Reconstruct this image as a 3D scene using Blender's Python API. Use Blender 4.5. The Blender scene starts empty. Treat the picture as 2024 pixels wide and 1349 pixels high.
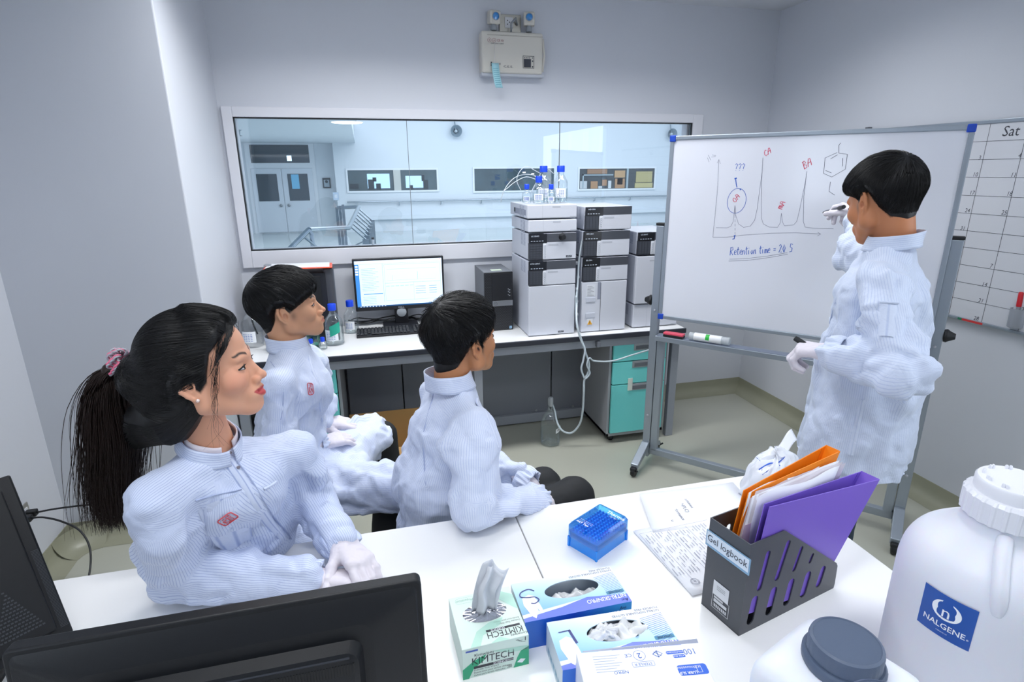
import bpy, math, random
import numpy as np
from mathutils import Matrix, Vector
S=bpy.context.scene; COL=S.collection
PI=math.pi
random.seed(7); rng=np.random.default_rng(7)
# ---------- camera ----------
cd=bpy.data.cameras.new('camera'); cam=bpy.data.objects.new('camera',cd); COL.objects.link(cam)
f_px=1127.4; pit,yaw,rol=[math.radians(a) for a in (16.768,14.177,-0.412)]
fw=Vector((math.sin(yaw)*math.cos(pit),math.cos(yaw)*math.cos(pit),-math.sin(pit)))
rt=Vector((math.cos(yaw),-math.sin(yaw),0)); up=rt.cross(fw)
r2=math.cos(rol)*rt+math.sin(rol)*up; u2=-math.sin(rol)*rt+math.cos(rol)*up
cam.matrix_world=Matrix(((r2.x,u2.x,-fw.x,0),(r2.y,u2.y,-fw.y,0),(r2.z,u2.z,-fw.z,1.70),(0,0,0,1)))
cd.sensor_width=36; cd.lens=f_px/2024*36; cd.clip_start=.02
S.camera=cam
# ---------- world, exposure ----------
S.view_settings.view_transform='Standard'; S.view_settings.look='None'; S.view_settings.gamma=1; S.view_settings.use_curve_mapping=False
S.view_settings.exposure=0.13
w=bpy.data.worlds.new('world'); S.world=w; w.use_nodes=True
w.node_tree.nodes['Background'].inputs[0].default_value=(.62,.78,1,1); w.node_tree.nodes['Background'].inputs[1].default_value=1.0
S.cycles.use_denoising=True
S.cycles.max_bounces=8; S.cycles.diffuse_bounces=5; S.cycles.glossy_bounces=3; S.cycles.transmission_bounces=6; S.cycles.transparent_max_bounces=12
S.cycles.caustics_reflective=False; S.cycles.caustics_refractive=False; S.cycles.sample_clamp_indirect=4
def area(name,loc,rot,sx,sy,power,col=(1,1,1),spread=None):
    l=bpy.data.lights.new(name,'AREA'); l.shape='RECTANGLE'; l.size=sx; l.size_y=sy; l.energy=power; l.color=col
    if spread: l.spread=spread
    o=bpy.data.objects.new(name,l); COL.objects.link(o); o.location=loc; o.rotation_euler=rot; return o
CEIL=2.70
# room fluorescent panels (their housings are built in the room section)
LAMPS=[(.15,2.62),(1.55,2.55),(-.2,.55),(1.6,.35),(.7,-1.1)]
for i,(x,y) in enumerate(LAMPS):
    area('panel_lamp',(x,y,CEIL-.03),(0,0,0),1.15,.26,[21,14,10,5,4][i],(.965,.98,1),spread=2.55)
# daylight through the windows of the side walls, beside the photographer
area('window_daylight_right',(2.74,-.25,1.55),(0,math.radians(90),0),1.25,2.3,17,(.88,.94,1))
area('window_daylight_left',(-1.44,-.3,1.72),(0,math.radians(-90),0),.72,.85,8,(.8,.9,1))
# daylight and lamps of the hall beyond the inner window
area('hall_daylight',(4,12,5.6),(0,0,0),16,11,1350,(.95,.97,1))
area('hall_lamp',(-3,17,2.3),(0,0,0),4,4,65,(.93,.97,1))

# ---------- materials ----------
def lin(h):
    if isinstance(h,str):
        h=h.lstrip('#'); c=[int(h[i:i+2],16)/255 for i in (0,2,4)]
        c=[x/12.92 if x<=.04045 else ((x+.055)/1.055)**2.4 for x in c]; return (*c,1)
    return (*h,1) if len(h)==3 else h
MC={}
def mat(name,col,rough=.5,metal=0,bump=0,bscale=200,vary=0,vscale=8,spec=.5,emit=0,alpha=1,coat=0,sss=0,sheen=0):
    if name in MC: return MC[name]
    m=bpy.data.materials.new(name); m.use_nodes=True; n=m.node_tree.nodes; l=m.node_tree.links
    b=n['Principled BSDF']; I=b.inputs
    I['Base Color'].default_value=lin(col); I['Roughness'].default_value=rough; I['Metallic'].default_value=metal
    I['Specular IOR Level'].default_value=spec; I['Alpha'].default_value=alpha
    if coat: I['Coat Weight'].default_value=coat; I['Coat Roughness'].default_value=.08
    if sss: I['Subsurface Weight'].default_value=sss; I['Subsurface Radius'].default_value=(.02,.008,.005); I['Subsurface Scale'].default_value=.4
    if sheen: I['Sheen Weight'].default_value=sheen
    if emit: I['Emission Color'].default_value=lin(col); I['Emission Strength'].default_value=emit
    tc=None
    if bump or vary:
        tc=n.new('ShaderNodeTexCoord')
    if bump:
        t=n.new('ShaderNodeTexNoise'); t.inputs['Scale'].default_value=bscale; t.inputs['Detail'].default_value=3
        l.new(tc.outputs['Object'],t.inputs['Vector'])
        bp=n.new('ShaderNodeBump'); bp.inputs['Strength'].default_value=bump; bp.inputs['Distance'].default_value=.001
        l.new(t.outputs['Fac'],bp.inputs['Height']); l.new(bp.outputs['Normal'],I['Normal'])
    if vary:
        t=n.new('ShaderNodeTexNoise'); t.inputs['Scale'].default_value=vscale; t.inputs['Detail'].default_value=5
        l.new(tc.outputs['Object'],t.inputs['Vector'])
        h=n.new('ShaderNodeHueSaturation'); h.inputs['Color'].default_value=lin(col)
        mr=n.new('ShaderNodeMapRange'); mr.inputs['To Min'].default_value=1-vary; mr.inputs['To Max'].default_value=1+vary
        l.new(t.outputs['Fac'],mr.inputs['Value']); l.new(mr.outputs['Result'],h.inputs['Value']); l.new(h.outputs['Color'],I['Base Color'])
    MC[name]=m; return m
def glassmat(name,tint=(.9,.95,1),refl=.08,rough=.02,edge=.5,top=.75):
    """thin glass: fresnel mix of a clear and a mirror layer"""
    if name in MC: return MC[name]
    m=bpy.data.materials.new(name); m.use_nodes=True; n=m.node_tree.nodes; l=m.node_tree.links; n.clear()
    o=n.new('ShaderNodeOutputMaterial'); mx=n.new('ShaderNodeMixShader'); t=n.new('ShaderNodeBsdfTransparent'); g=n.new('ShaderNodeBsdfGlossy')
    t.inputs[0].default_value=(*tint,1); g.inputs['Roughness'].default_value=rough; g.inputs[0].default_value=(.95,.97,1,1)
    lw=n.new('ShaderNodeLayerWeight'); lw.inputs['Blend'].default_value=edge
    mr=n.new('ShaderNodeMapRange'); mr.inputs['To Min'].default_value=refl; mr.inputs['To Max'].default_value=min(1,refl+top)
    l.new(lw.outputs['Fresnel'],mr.inputs['Value']); l.new(mr.outputs['Result'],mx.inputs[0]); l.new(t.outputs[0],mx.inputs[1]); l.new(g.outputs[0],mx.inputs[2]); l.new(mx.outputs[0],o.inputs[0])
    MC[name]=m; return m
def plastic_tr(name,col,mixf=.45,rough=.35):
    """milky translucent plastic film or wall"""
    if name in MC: return MC[name]
    m=bpy.data.materials.new(name); m.use_nodes=True; n=m.node_tree.nodes; l=m.node_tree.links; b=n['Principled BSDF']
    b.inputs['Base Color'].default_value=lin(col); b.inputs['Roughness'].default_value=rough
    o=n['Material Output']; mx=n.new('ShaderNodeMixShader'); t=n.new('ShaderNodeBsdfTransparent'); mx.inputs[0].default_value=mixf
    c=lin(col); t.inputs[0].default_value=(min(1,c[0]*.6+.4),min(1,c[1]*.6+.4),min(1,c[2]*.6+.4),1)
    if mixf>=.5: t.inputs[0].default_value=c
    l.new(t.outputs[0],mx.inputs[1]); l.new(b.outputs[0],mx.inputs[2]); l.new(mx.outputs[0],o.inputs[0])
    MC[name]=m; return m

# ---------- mesh helpers ----------
class MB:
    def __init__(s): s.v=[]; s.f=[]; s.m=[]
    def add(s,vs,fs,m=0):
        o=len(s.v); s.v+=[tuple(p) for p in vs]; s.f+=[tuple(i+o for i in q) for q in fs]; s.m+=[m]*len(fs); return s
    def box(s,x0,y0,z0,x1,y1,z1,m=0,M=None):
        vs=[(x,y,z) for x in (x0,x1) for y in (y0,y1) for z in (z0,z1)]
        if M is not None: vs=[M@Vector(p) for p in vs]
        return s.add(vs,[(0,1,3,2),(4,6,7,5),(0,4,5,1),(2,3,7,6),(0,2,6,4),(1,5,7,3)],m)
    def tube(s,pts,r,n=8,m=0,cap=True,closed=False,flat=1.0):
        P=[Vector(p) for p in pts]; k=len(P); R=r if isinstance(r,(list,tuple)) else [r]*k
        vs=[];fs=[];nrm=None
        for i in range(k):
            if closed: t=(P[(i+1)%k]-P[i-1]).normalized()
            else: t=(P[min(i+1,k-1)]-P[max(i-1,0)]).normalized()
            if nrm is None:
                a=Vector((0,0,1)) if abs(t.z)<.9 else Vector((1,0,0)); nrm=t.cross(a).normalized()
            else:
                nrm=nrm-t*nrm.dot(t); nrm=nrm.normalized() if nrm.length>1e-6 else t.orthogonal().normalized()
            b=t.cross(nrm)
            for j in range(n):
                a=2*PI*j/n; vs.append(P[i]+(nrm*math.cos(a)+b*math.sin(a)*flat)*R[i])
        for i in range(k if closed else k-1):
            for j in range(n):
                a=i*n+j; b_=i*n+(j+1)%n; c=((i+1)%k)*n+(j+1)%n; d=((i+1)%k)*n+j; fs.append((a,b_,c,d))
        if cap and not closed: fs.append(tuple(reversed(range(n)))); fs.append(tuple((k-1)*n+j for j in range(n)))
        return s.add(vs,fs,m)
    def lathe(s,prof,n=32,m=0,M=None,cx=0,cy=0,cap=True,rf=None):
        vs=[];fs=[];k=len(prof)
        for (r,z) in prof:
            for j in range(n):
                a=2*PI*j/n; rr=r*(rf(a,z) if rf else 1); vs.append(Vector((cx+rr*math.cos(a),cy+rr*math.sin(a),z)))
        if M is not None: vs=[M@p for p in vs]
        for i in range(k-1):
            for j in range(n): fs.append((i*n+j,i*n+(j+1)%n,(i+1)*n+(j+1)%n,(i+1)*n+j))
        if cap:
            if prof[0][0]>1e-5: fs.append(tuple(reversed(range(n))))
            if prof[-1][0]>1e-5: fs.append(tuple((k-1)*n+j for j in range(n)))
        return s.add(vs,fs,m)
    def prism(s,poly,h0,h1,M=None,m=0,side=None):
        """polygon in local xy from z=h0 to h1"""
        k=len(poly); vs=[Vector((x,y,h0)) for x,y in poly]+[Vector((x,y,h1)) for x,y in poly]
        if M is not None: vs=[M@p for p in vs]
        s.add(vs,[tuple(reversed(range(k))),tuple(range(k,2*k))],m)
        o=len(s.v)-2*k; sf=[(o+i,o+(i+1)%k,o+k+(i+1)%k,o+k+i) for i in range(k)]
        s.f+=sf; s.m+=[m if side is None else side]*k; return s
    def disc(s,c,r,n=20,M=None,m=0,ry=None):
        vs=[Vector((c[0]+r*math.cos(2*PI*j/n),c[1]+(ry or r)*math.sin(2*PI*j/n),c[2])) for j in range(n)]
        if M is not None: vs=[M@p for p in vs]
        return s.add(vs,[tuple(range(n))],m)
    def quad(s,pts,m=0): return s.add(pts,[tuple(range(len(pts)))],m)
    def grid(s,nu,nv,fn,m=0,closeu=False):
        vs=[fn(i/(nu if closeu else nu-1),j/(nv-1)) for i in range(nu) for j in range(nv)]; fs=[]
        for i in range(nu if closeu else nu-1):
            for j in range(nv-1):
                i2=(i+1)%nu; fs.append((i*nv+j,i2*nv+j,i2*nv+j+1,i*nv+j+1))
        return s.add(vs,fs,m)
    def obj(s,name,mats,parent=None,bevel=0,seg=2,smooth=None,label=None,cat=None,group=None,kind=None,loc=None,solid=0,subsurf=0):
        me=bpy.data.meshes.new(name); me.from_pydata([tuple(p) for p in s.v],[],s.f)
        if not isinstance(mats,(list,tuple)): mats=[mats]
        for q in mats: me.materials.append(q)
        if any(s.m): me.polygons.foreach_set('material_index',s.m)
        me.validate(); me.update()
        if smooth is not None:
            me.shade_smooth()
            if smooth<180: me.set_sharp_from_angle(angle=math.radians(smooth))
        o=bpy.data.objects.new(name,me); COL.objects.link(o)
        if parent is not None: o.parent=parent
        if loc is not None: o.location=loc
        if solid: q=o.modifiers.new('solid','SOLIDIFY'); q.thickness=solid; q.offset=0
        if bevel:
            q=o.modifiers.new('bevel','BEVEL'); q.width=bevel; q.segments=seg; q.limit_method='ANGLE'; q.angle_limit=math.radians(35)
        if subsurf: q=o.modifiers.new('sub','SUBSURF'); q.levels=subsurf; q.render_levels=subsurf
        if kind is None and parent is not None and ('lettering' in name or 'printing' in name or name in ('approval_marks','clear_end')): kind='stuff'
        tag(o,label,cat,group,kind); return o
def tag(o,label=None,cat=None,group=None,kind=None):
    if label: o['label']=label
    if cat: o['category']=cat
    if group: o['group']=group
    if kind: o['kind']=kind
    return o
def thing(name,loc,label,cat,rotz=0,group=None,rot=None):
    o=bpy.data.objects.new(name,None); COL.objects.link(o); o.location=loc; o.rotation_euler=rot or (0,0,rotz)
    o.empty_display_size=.05
    return tag(o,label,cat,group)
def copy_thing(r,loc,rotz=None,label=None):
    def cp(o,par):
        c=o.copy(); COL.objects.link(c)
        if par is not None: c.parent=par
        for ch in [q for q in KIDS.get(o.name,[])]: cp(ch,c)
        return c
    KIDS={}
    for q in COL.objects:
        if q.parent: KIDS.setdefault(q.parent.name,[]).append(q)
    c=cp(r,None); c.location=loc
    if rotz is not None: c.rotation_euler=(0,0,rotz)
    if label: c['label']=label
    return c
def fr(o,x,y):
    x=Vector(x).normalized(); y=Vector(y); y=(y-x*y.dot(x)).normalized(); z=x.cross(y)
    return Matrix(((x.x,y.x,z.x,o[0]),(x.y,y.y,z.y,o[1]),(x.z,y.z,z.z,o[2]),(0,0,0,1)))
def box1(name,x0,y0,z0,x1,y1,z1,m,parent=None,bevel=0,**k):
    return MB().box(x0,y0,z0,x1,y1,z1).obj(name,m,parent,bevel=bevel,**k)
TC={}
def textmesh(s,size,align='CENTER',bold=0,shear=0):
    key=(s,size,align,bold,shear)
    if key in TC: return TC[key]
    c=bpy.data.curves.new('t','FONT'); c.body=s; c.size=size; c.align_x=align; c.align_y='CENTER'; c.resolution_u=2; c.offset=bold*.35; c.shear=shear
    o=bpy.data.objects.new('t',c); me=o.to_mesh(); vs=[v.co.copy() for v in me.vertices]; fs=[tuple(p.vertices) for p in me.polygons]
    o.to_mesh_clear(); bpy.data.objects.remove(o); TC[key]=(vs,fs); return vs,fs
def tx(mb,s,size,M,x=0,y=0,sx=1,rot=0,align='CENTER',bold=0,m=0,shear=0,h=.0003):
    vs,fs=textmesh(s,size,align,bold,shear); c,sn=math.cos(rot),math.sin(rot)
    q=[M@Vector((x+(v.x*sx)*c-v.y*sn,y+(v.x*sx)*sn+v.y*c,h)) for v in vs]
    mb.add(q,fs,m); return mb
def stroke(mb,pts,w,M,m=0,h=.0004):
    """flat pen line on a plane"""
    P=[Vector((p[0],p[1])) for p in pts]; vs=[]; k=len(P)
    for i in range(k):
        t=(P[min(i+1,k-1)]-P[max(i-1,0)]); t=t.normalized() if t.length else Vector((1,0)); n=Vector((-t.y,t.x))*w/2
        for q in (P[i]+n,P[i]-n): vs.append(M@Vector((q.x,q.y,h)))
    mb.add(vs,[(2*i,2*i+1,2*i+3,2*i+2) for i in range(k-1)],m); return mb
def smoothpath(pts,n=8,closed=False):
    """Catmull-Rom through the points"""
    P=[Vector(p) for p in pts]; out=[]; k=len(P)
    for i in range(k if closed else k-1):
        if closed: a,b,c,d=P[i-1],P[i],P[(i+1)%k],P[(i+2)%k]
        else: a,b,c,d=P[max(i-1,0)],P[i],P[i+1],P[min(i+2,k-1)]
        for j in range(n):
            t=j/n; out.append(.5*((2*b)+(c-a)*t+(2*a-5*b+4*c-d)*t*t+(3*b-a-3*c+d)*t**3))
    if not closed: out.append(P[-1])
    return out
def rrect(x0,y0,x1,y1,r,n=4):
    out=[]
    for cx_,cy_,a0 in ((x1-r,y1-r,0),(x0+r,y1-r,90),(x0+r,y0+r,180),(x1-r,y0+r,270)):
        for i in range(n+1):
            a=math.radians(a0+90*i/n); out.append((cx_+r*math.cos(a),cy_+r*math.sin(a)))
    return out

# ================= room shell =================
M_wall=mat('wall_paint','#d3d6dd',.55,bump=.05,bscale=60,vary=.015,vscale=2)
M_ceil=mat('ceiling_paint','#d8dade',.8)
M_floor=mat('floor_epoxy','#b2b3a6',.28,bump=.02,bscale=6,vary=.05,vscale=3,spec=.5)
M_cove=mat('cove_epoxy','#989884',.35,vary=.07,vscale=5)
M_frame=mat('window_frame_paint','#dfe0e6',.3)
M_black=mat('black_rubber','#15171b',.5)
YB=3.698; XR=2.80; XL=-1.48; XP=-.74; YP=2.80; YN=-2.0; T=.12
W0,W1,WZ0,WZ1=-.667,2.20,1.243,1.991
mb=MB()
for a in ((XP-.2,YB,-.0,W0,YB+T,CEIL),(W1,YB,0,XR+.2,YB+T,CEIL),(W0,YB,0,W1,YB+T,WZ0),(W0,YB,WZ1,W1,YB+T,CEIL)): mb.box(*a)
mb.obj('wall_back',M_wall,kind='structure')
box1('wall_pillar',XL-T,YP,0,XP,YB+T,CEIL,M_wall,bevel=.006,kind='structure')
box1('wall_near',XL-T,YN-T,0,XR+T,YN,CEIL,M_wall,kind='structure')
# side walls with a window opening each beside the photographer
for nm,xa,xb,y1,(wa,wb,z0,z1) in (('wall_right',XR,XR+T,YB,(-1.4,.9,.92,2.18)),('wall_left',XL-T,XL,YP,(-.75,.15,1.34,2.1))):
    mb=MB(); mb.box(xa,YN,0,xb,wa,CEIL).box(xa,wb,0,xb,y1,CEIL).box(xa,wa,0,xb,wb,z0).box(xa,wa,z1,xb,wb,CEIL)
    mb.obj(nm,M_wall,kind='structure')
    mb=MB(); nx=4
    for k in range(nx+1):
        y=wa+(wb-wa)*k/nx; mb.box(min(xa,xb)-.01,y-.018,z0,max(xa,xb)+.01,y+.018,z1)
    for z in (z0,z0+(z1-z0)*.55,z1): mb.box(xa-.01,wa,z-.018,xb+.01,wb,z+.018)
    mb.obj('window_2' if nm=='wall_right' else 'window_3',M_frame,kind='structure')
box1('ceiling',XL-T,YN-T,CEIL,XR+T,YB+T,CEIL+.1,M_ceil,kind='structure')
box1('floor',XL-T,YN-T,-.1,XR+T,YB+T,0,M_floor,kind='structure')
# coved epoxy baseboards
def cove(name,p,q,nrm):
    p=Vector((*p,0)); q=Vector((*q,0)); n=Vector((*nrm,0)); prof=[(0,.1),(.004,.1),(.006,.06),(.014,.035),(.03,.016),(.055,.005),(.09,.001),(0,.0)]
    d=(q-p).normalized()
    mb=MB(); vs=[];k=len(prof)
    for e,sg in ((p,1),(q,-1)):
        for a,z in prof: vs.append(e+n*a+Vector((0,0,z)))
    mb.add(vs,[(i,(i+1)%k,k+(i+1)%k,k+i) for i in range(k)]+[tuple(range(k)),tuple(range(2*k-1,k-1,-1))])
    mb.obj(name,M_cove,kind='structure',smooth=60)
cove('baseboard_back',(XP,YB),(XR,YB),(0,-1)); cove('baseboard_right',(XR,YB),(XR,YN),(-1,0))
cove('baseboard_left',(XL,YN),(XL,YP),(1,0)); cove('baseboard_pillar',(XL,YP),(XP,YP),(0,-1)); cove('baseboard_pillar_side',(XP,YP),(XP,YB),(1,0))
# rounded coving in the far left corner
mb=MB()
def cf(u,v):
    a=PI/2*u; R=.16; zz=.1*(1-v)**2; rr=R-(.1-.0)*(v**1.6)*.9
    return Vector((XL+.004+R-rr*math.cos(a)*1.0-0.0,YP-.004-R+rr*math.sin(a),zz+.001))
mb.grid(10,8,lambda u,v:cf(u,v)); mb.obj('baseboard_corner',M_cove,kind='structure',smooth=180)
# inner window: frame, gasket, three panes
wn=tag(bpy.data.objects.new('window_1',None),kind='structure'); COL.objects.link(wn); wn.location=(0,YB,0)
mb=MB(); fw_=.055; d0,d1=-.022,.06
F0,F1,G0,G1=W0-fw_,W1+fw_+.02,WZ0-.1,WZ1+fw_
mb.box(F0,d0,G0,W0,d1,G1).box(W1,d0,G0,F1,d1,G1).box(W0,d0,WZ1,W1,d1,G1).box(W0,d0,G0,W1,d1,WZ0)
mb.obj('frame',M_frame,wn,bevel=.004)
mb=MB(); g=.006
mb.box(W0,-.012,WZ0,W0+g,.02,WZ1).box(W1-g,-.012,WZ0,W1,.02,WZ1).box(W0,-.012,WZ1-g,W1,.02,WZ1).box(W0,-.012,WZ0,W1,.02,WZ0+g)
mb.obj('gasket',M_black,wn)
M_pane=glassmat('window_glass',(.94,.96,.98),.018,.005,.5,.4)
xx=[W0+g,.291,1.261,W1-g]
for i in range(3):
    MB().box(xx[i]+.0015,.0,WZ0+g,xx[i+1]-.0015,.006,WZ1-g).obj('pane',M_pane,wn)
for x in xx[1:3]: box1('seal',x-.0015,-.001,WZ0+g,x+.0015,.007,WZ1-g,mat('seal_grey','#7d8288',.5),wn)
# ceiling light panels
M_lens=mat('lamp_lens','#f4f8ff',.4,emit=2.2)
L0=None
for i,(x,y) in enumerate(LAMPS):
    if L0 is None:
        L0=thing('ceiling_light',(x,y,CEIL),'','ceiling light',group='ceiling light panels of the room')
        MB().box(-.6,-.15,-.02,.6,-.133,0).box(-.6,.133,-.02,.6,.15,0).box(-.6,-.133,-.02,-.585,.133,0).box(.585,-.133,-.02,.6,.133,0).obj('housing',M_frame,L0)
        box1('diffuser',-.585,-.133,-.014,.585,.133,-.006,M_lens,L0); o=L0
    else: o=copy_thing(L0,(x,y,CEIL))
    o['label']='long rectangular ceiling light panel above '+['the computer on the back bench','the whiteboard','the woman at the desk','the white carboy','the photographer'][i]
# recessed round fitting, ceiling left
# ---------- wall fittings ----------
M_steel=mat('brushed_steel','#b9b6ac',.3,metal=.8)
M_cable=mat('cable_black','#17191d',.45)
t=thing('wall_outlet',(XL,2.50,.33),'steel faced wall outlet with two black plugs low on the left wall','outlet')
MB().box(0,-.06,-.037,.006,.06,.037).obj('plate',M_steel,t,bevel=.004)
MB().box(.005,-.045,-.02,.009,.045,.02).obj('socket_insert',mat('socket_white','#dcdde0',.4),t,bevel=.001)
MB().box(.006,-.018,.022,.0085,-.004,.030).obj('rating_mark',mat('socket_white','#dcdde0',.4),t)
for k,(yy,end,lab) in enumerate(((.022,[(.1,2.5,.345),(.3,2.47,.35),(.55,2.45,.33),(.75,2.4,.25),(.8,2.3,.05)],'black power cable running right behind the woman from the wall outlet'),(-.02,None,'black power cable curving down from the wall outlet behind the left monitor'))):
    c=thing('power_cable',(XL,2.50,.33),lab,'cable')
    MB().box(.008,yy-.014,-.013,.05,yy+.014,.013).obj('plug',M_cable,c,bevel=.004)
    if k==0: pts=[(.05,yy,0),(.12,yy+.005,.003),(.25,yy,.004),(.45,yy-.02,.0),(.60,yy-.08,-.05),(.66,yy-.15,-.2),(.66,yy-.2,-.325)]
    else: pts=[(.05,yy,0),(.10,-.03,.0),(.17,-.05,-.02),(.24,-.08,-.06),(.28,-.13,-.13),(.30,-.25,-.2),(.3,-.42,-.25),(.26,-.6,-.3),(.2,-.75,-.325)]
    MB().tube(smoothpath(pts),.004,8).obj('cord',M_cable,c,smooth=180)
# emergency light
t=thing('emergency_light',(.937,YB,2.355),'beige emergency light box with two blue tinted lamps high on the back wall','emergency light')
M_beige=mat('beige_plastic','#d3cfc5',.35); M_grey=mat('grey_plastic','#9aa0a6',.4)
pr=[(-.195,-.119),(.195,-.119),(.195,.119),(-.195,.119)]
mb=MB(); mb.box(-.195,-.085,-.105,.18,0,.119); mb.obj('housing',M_beige,t,bevel=.012,seg=3)
MB().box(-.195,-.07,-.121,.195,0,-.1).obj('base_rail',mat('pale_grey_plastic','#bcc0c8',.4),t,bevel=.004)
MB().box(-.16,-.0875,.095,.178,-.083,.099).obj('lid_groove',mat('beige_dark','#b2ada3',.4),t)
MB().tube([(.18,-.075,-.09),(.192,-.07,0),(.18,-.075,.09)],.008,8).obj('handle',M_beige,t,smooth=180)
M_navy=mat('print_dark','#2b2f3d',.5)
F=fr((0,-.0865,0),(1,0,0),(0,0,1))
mb=MB()
for a in ((.055,-.075,.125,-.073),(.055,-.0095,.125,-.0075),(.055,-.075,.057,-.0075),(.123,-.075,.125,-.0075)): mb.box(a[0],-.0005,a[1],a[2],.0005,a[3],M=Matrix.Translation((0,-.0865,0)))
mb.box(.061,-.087,-.07,.105,-.0855,-.024)
for i in range(4): mb.disc((.066+i*.01,-.018,.0006),.0028,12,F)
mb.disc((.115,-.018,.0006),.0028,12,F); mb.disc((.115,-.035,.0006),.0045,14,F); mb.disc((.115,-.066,.0006),.0045,14,F)
tx(mb,'C.E.E.',.016,F,-.035,-.07,1.6); tx(mb,'X',.016,F,-.086,-.057); tx(mb,'■',.012,F,-.135,-.06)
for q in (-.05,-.058,-.066): mb.box(-.142,-.087,q-.003,-.134,-.0865,q+.003)
tx(mb,'EMERGENCY LIGHT',.009,F,-.10,.052)
mb.obj('printing',M_navy,t)
mb=MB(); tx(mb,'⊕ ⊕ CE ®/',.017,F,-.11,.068); mb.obj('approval_marks',mat('print_red','#9a4a55',.5),t)
for sx,rz,tilt in ((-.112,.15,-.28),(.102,-.25,.1)):
    Mx=Matrix.Translation((sx,-.055,.195))@Matrix.Rotation(rz,4,'Z')@Matrix.Rotation(-tilt*.4,4,'X')
    mb=MB(); mb.box(-.033,-.03,-.036,.033,.03,.036,M=Mx); h=mb.obj('lamp_head',M_beige,t,bevel=.01,seg=3)
    mb=MB(); Mf=Mx@Matrix.Translation((0,-.0305,.004))@Matrix.Rotation(PI/2,4,'X'); mb.lathe([(.022,0),(.0225,.003),(.019,.004)],28,M=Mf,cap=False); mb.obj('lens_ring',M_grey,h,smooth=40)
    mb=MB(); mb.lathe([(.0,.0035),(.010,.003),(.0195,.001)],24,M=Mf,cap=False); mb.obj('lens',mat('blue_lens','#2a86cf',.08,vary=.5,vscale=60,coat=1),h,smooth=180)
    MB().lathe([(.018,-.062),(.02,-.05),(.014,-.03)],20,M=Matrix.Translation((sx,-.05,.19))).obj('swivel',M_grey,t,smooth=40)
t.children
t2=thing('wall_socket',(.93,YB,2.535),'grey steel power socket behind the emergency light lamps','socket')
MB().box(-.062,-.014,-.05,.07,0,.045).obj('plate',M_steel,t2,bevel=.003)
MB().box(-.03,-.018,-.028,.02,-.013,.03).obj('socket_insert',mat('socket_white','#dcdde0',.4),t2,bevel=.002)
mb=MB()
F=fr((0,-.0184,0),(1,0,0),(0,0,1))
for a,b in ((-.014,.012),(-.014,-.008),(-.001,.003)): mb.disc((a,b,.0004),.0032,8,F)
mb.obj('socket_holes',M_black,t2)
MB().tube([(.045,-.02,-.01),(.03,-.045,.02),(.0,-.055,-.01),(.0,-.05,-.06)],.006,8).obj('plug_cord',M_grey,t2,smooth=180)
t=thing('paper_tag',(.818,YB-.1,2.30),'pale cyan paper tag hanging on a string from the emergency light','tag')
mb=MB(); mb.grid(2,12,lambda u,v:Vector((-.022+.044*u+.022*v*v,-.012*math.sin(v*2.4),.0-.135*v))); mb.obj('slip',mat('cyan_paper','#a6d8e2',.6),t,solid=.0008,smooth=180)
mb=MB(); F=fr((0,-.006,0),(1,0,-.0),(0,0,1))
for i in range(9):
    z=-.03-i*.011; mb.box(-.014+.02*(z/.135)**2,-.0125*math.sin(-z/.135*2.4)-.0008-.0006,z-.0014,.016+.022*(z/.135)**2,-.0125*math.sin(-z/.135*2.4)-.0008,z+.0006)
mb.obj('writing',mat('print_teal','#5a9fb0',.6),t)
MB().tube([(-.004,-.002,-.008),(-.001,.005,.06),(.004,.013,.12)],.0008,5).obj('string',mat('string_white','#d8d8da',.8),t)
# smoke detector ring on the ceiling, left

# ================= hall beyond the window =================
HZ=-.4; HY=21.8; HC=2.6
M_hw=mat('hall_paint','#dbe3ea',.6); M_hf=mat('hall_floor','#c3cdce',.12)
M_hdoor=mat('hall_door','#d5dde6',.4); M_hdark=mat('dark_room_glass','#2c3f49',.05,vary=.5,vscale=.7,coat=.5)
box1('floor_hall',-9,3.9,HZ-.2,14,HY+.4,HZ,M_hf,kind='structure')
box1('wall_hall_far',-.85,HY-.6,HZ,14,HY+.2,7,M_hw,kind='structure')
box1('wall_hall_door',-9,HY,HZ,-.85,HY+.2,7,M_hw,kind='structure')
box1('wall_hall_left',-5.2,8,HZ,-5.0,HY,7,M_hw,kind='structure')
box1('wall_hall_right',13,3.9,HZ,13.2,HY,7,M_hw,kind='structure')
box1('ceiling_hall_low',-9,12.2,HC,-.1,HY,HC+.6,M_hw,kind='structure')
box1('ceiling_hall_low_side',-9,4,HC,-.0,12.2,HC+.6,M_hw,kind='structure')
box1('ceiling_hall',-9,3.9,6.2,14,HY+.3,6.4,M_hw,kind='structure')
# double door with transom
dt=tag(bpy.data.objects.new('door_1',None),kind='structure'); COL.objects.link(dt); dt.location=(0,HY,HZ)
x0,x1,xm=-3.60,-1.62,-2.63; zt=2.18
box1('frame',x0-.12,-.05,0,x1+.12,0,3.05,mat('hall_door_frame','#e3e9ef',.4),dt)
for a,b in ((x0,xm-.01),(xm+.01,x1)):
    d=box1('door_leaf',a,-.09,.03,b,-.05,zt,M_hdoor,dt,bevel=.01)
    c=(a+b)/2; s=.33
    MB().box(c-s,-.1,1.1,c+s,-.088,2.0).obj('pane',M_hdark,d)
    kx=b-.12 if b<xm+.1 else a+.12
    MB().lathe([(.05,0),(.05,.04),(.0,.06)],16,M=Matrix.Translation((kx,-.1,.95))@Matrix.Rotation(PI/2,4,'X')).obj('door_knob',mat('knob_steel','#8f979c',.3,metal=.8),d,smooth=50)
MB().box(x0+.05,-.06,2.36,x1-.05,-.045,2.95).obj('transom_pane',M_hdark,dt)
mb=MB()
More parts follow.
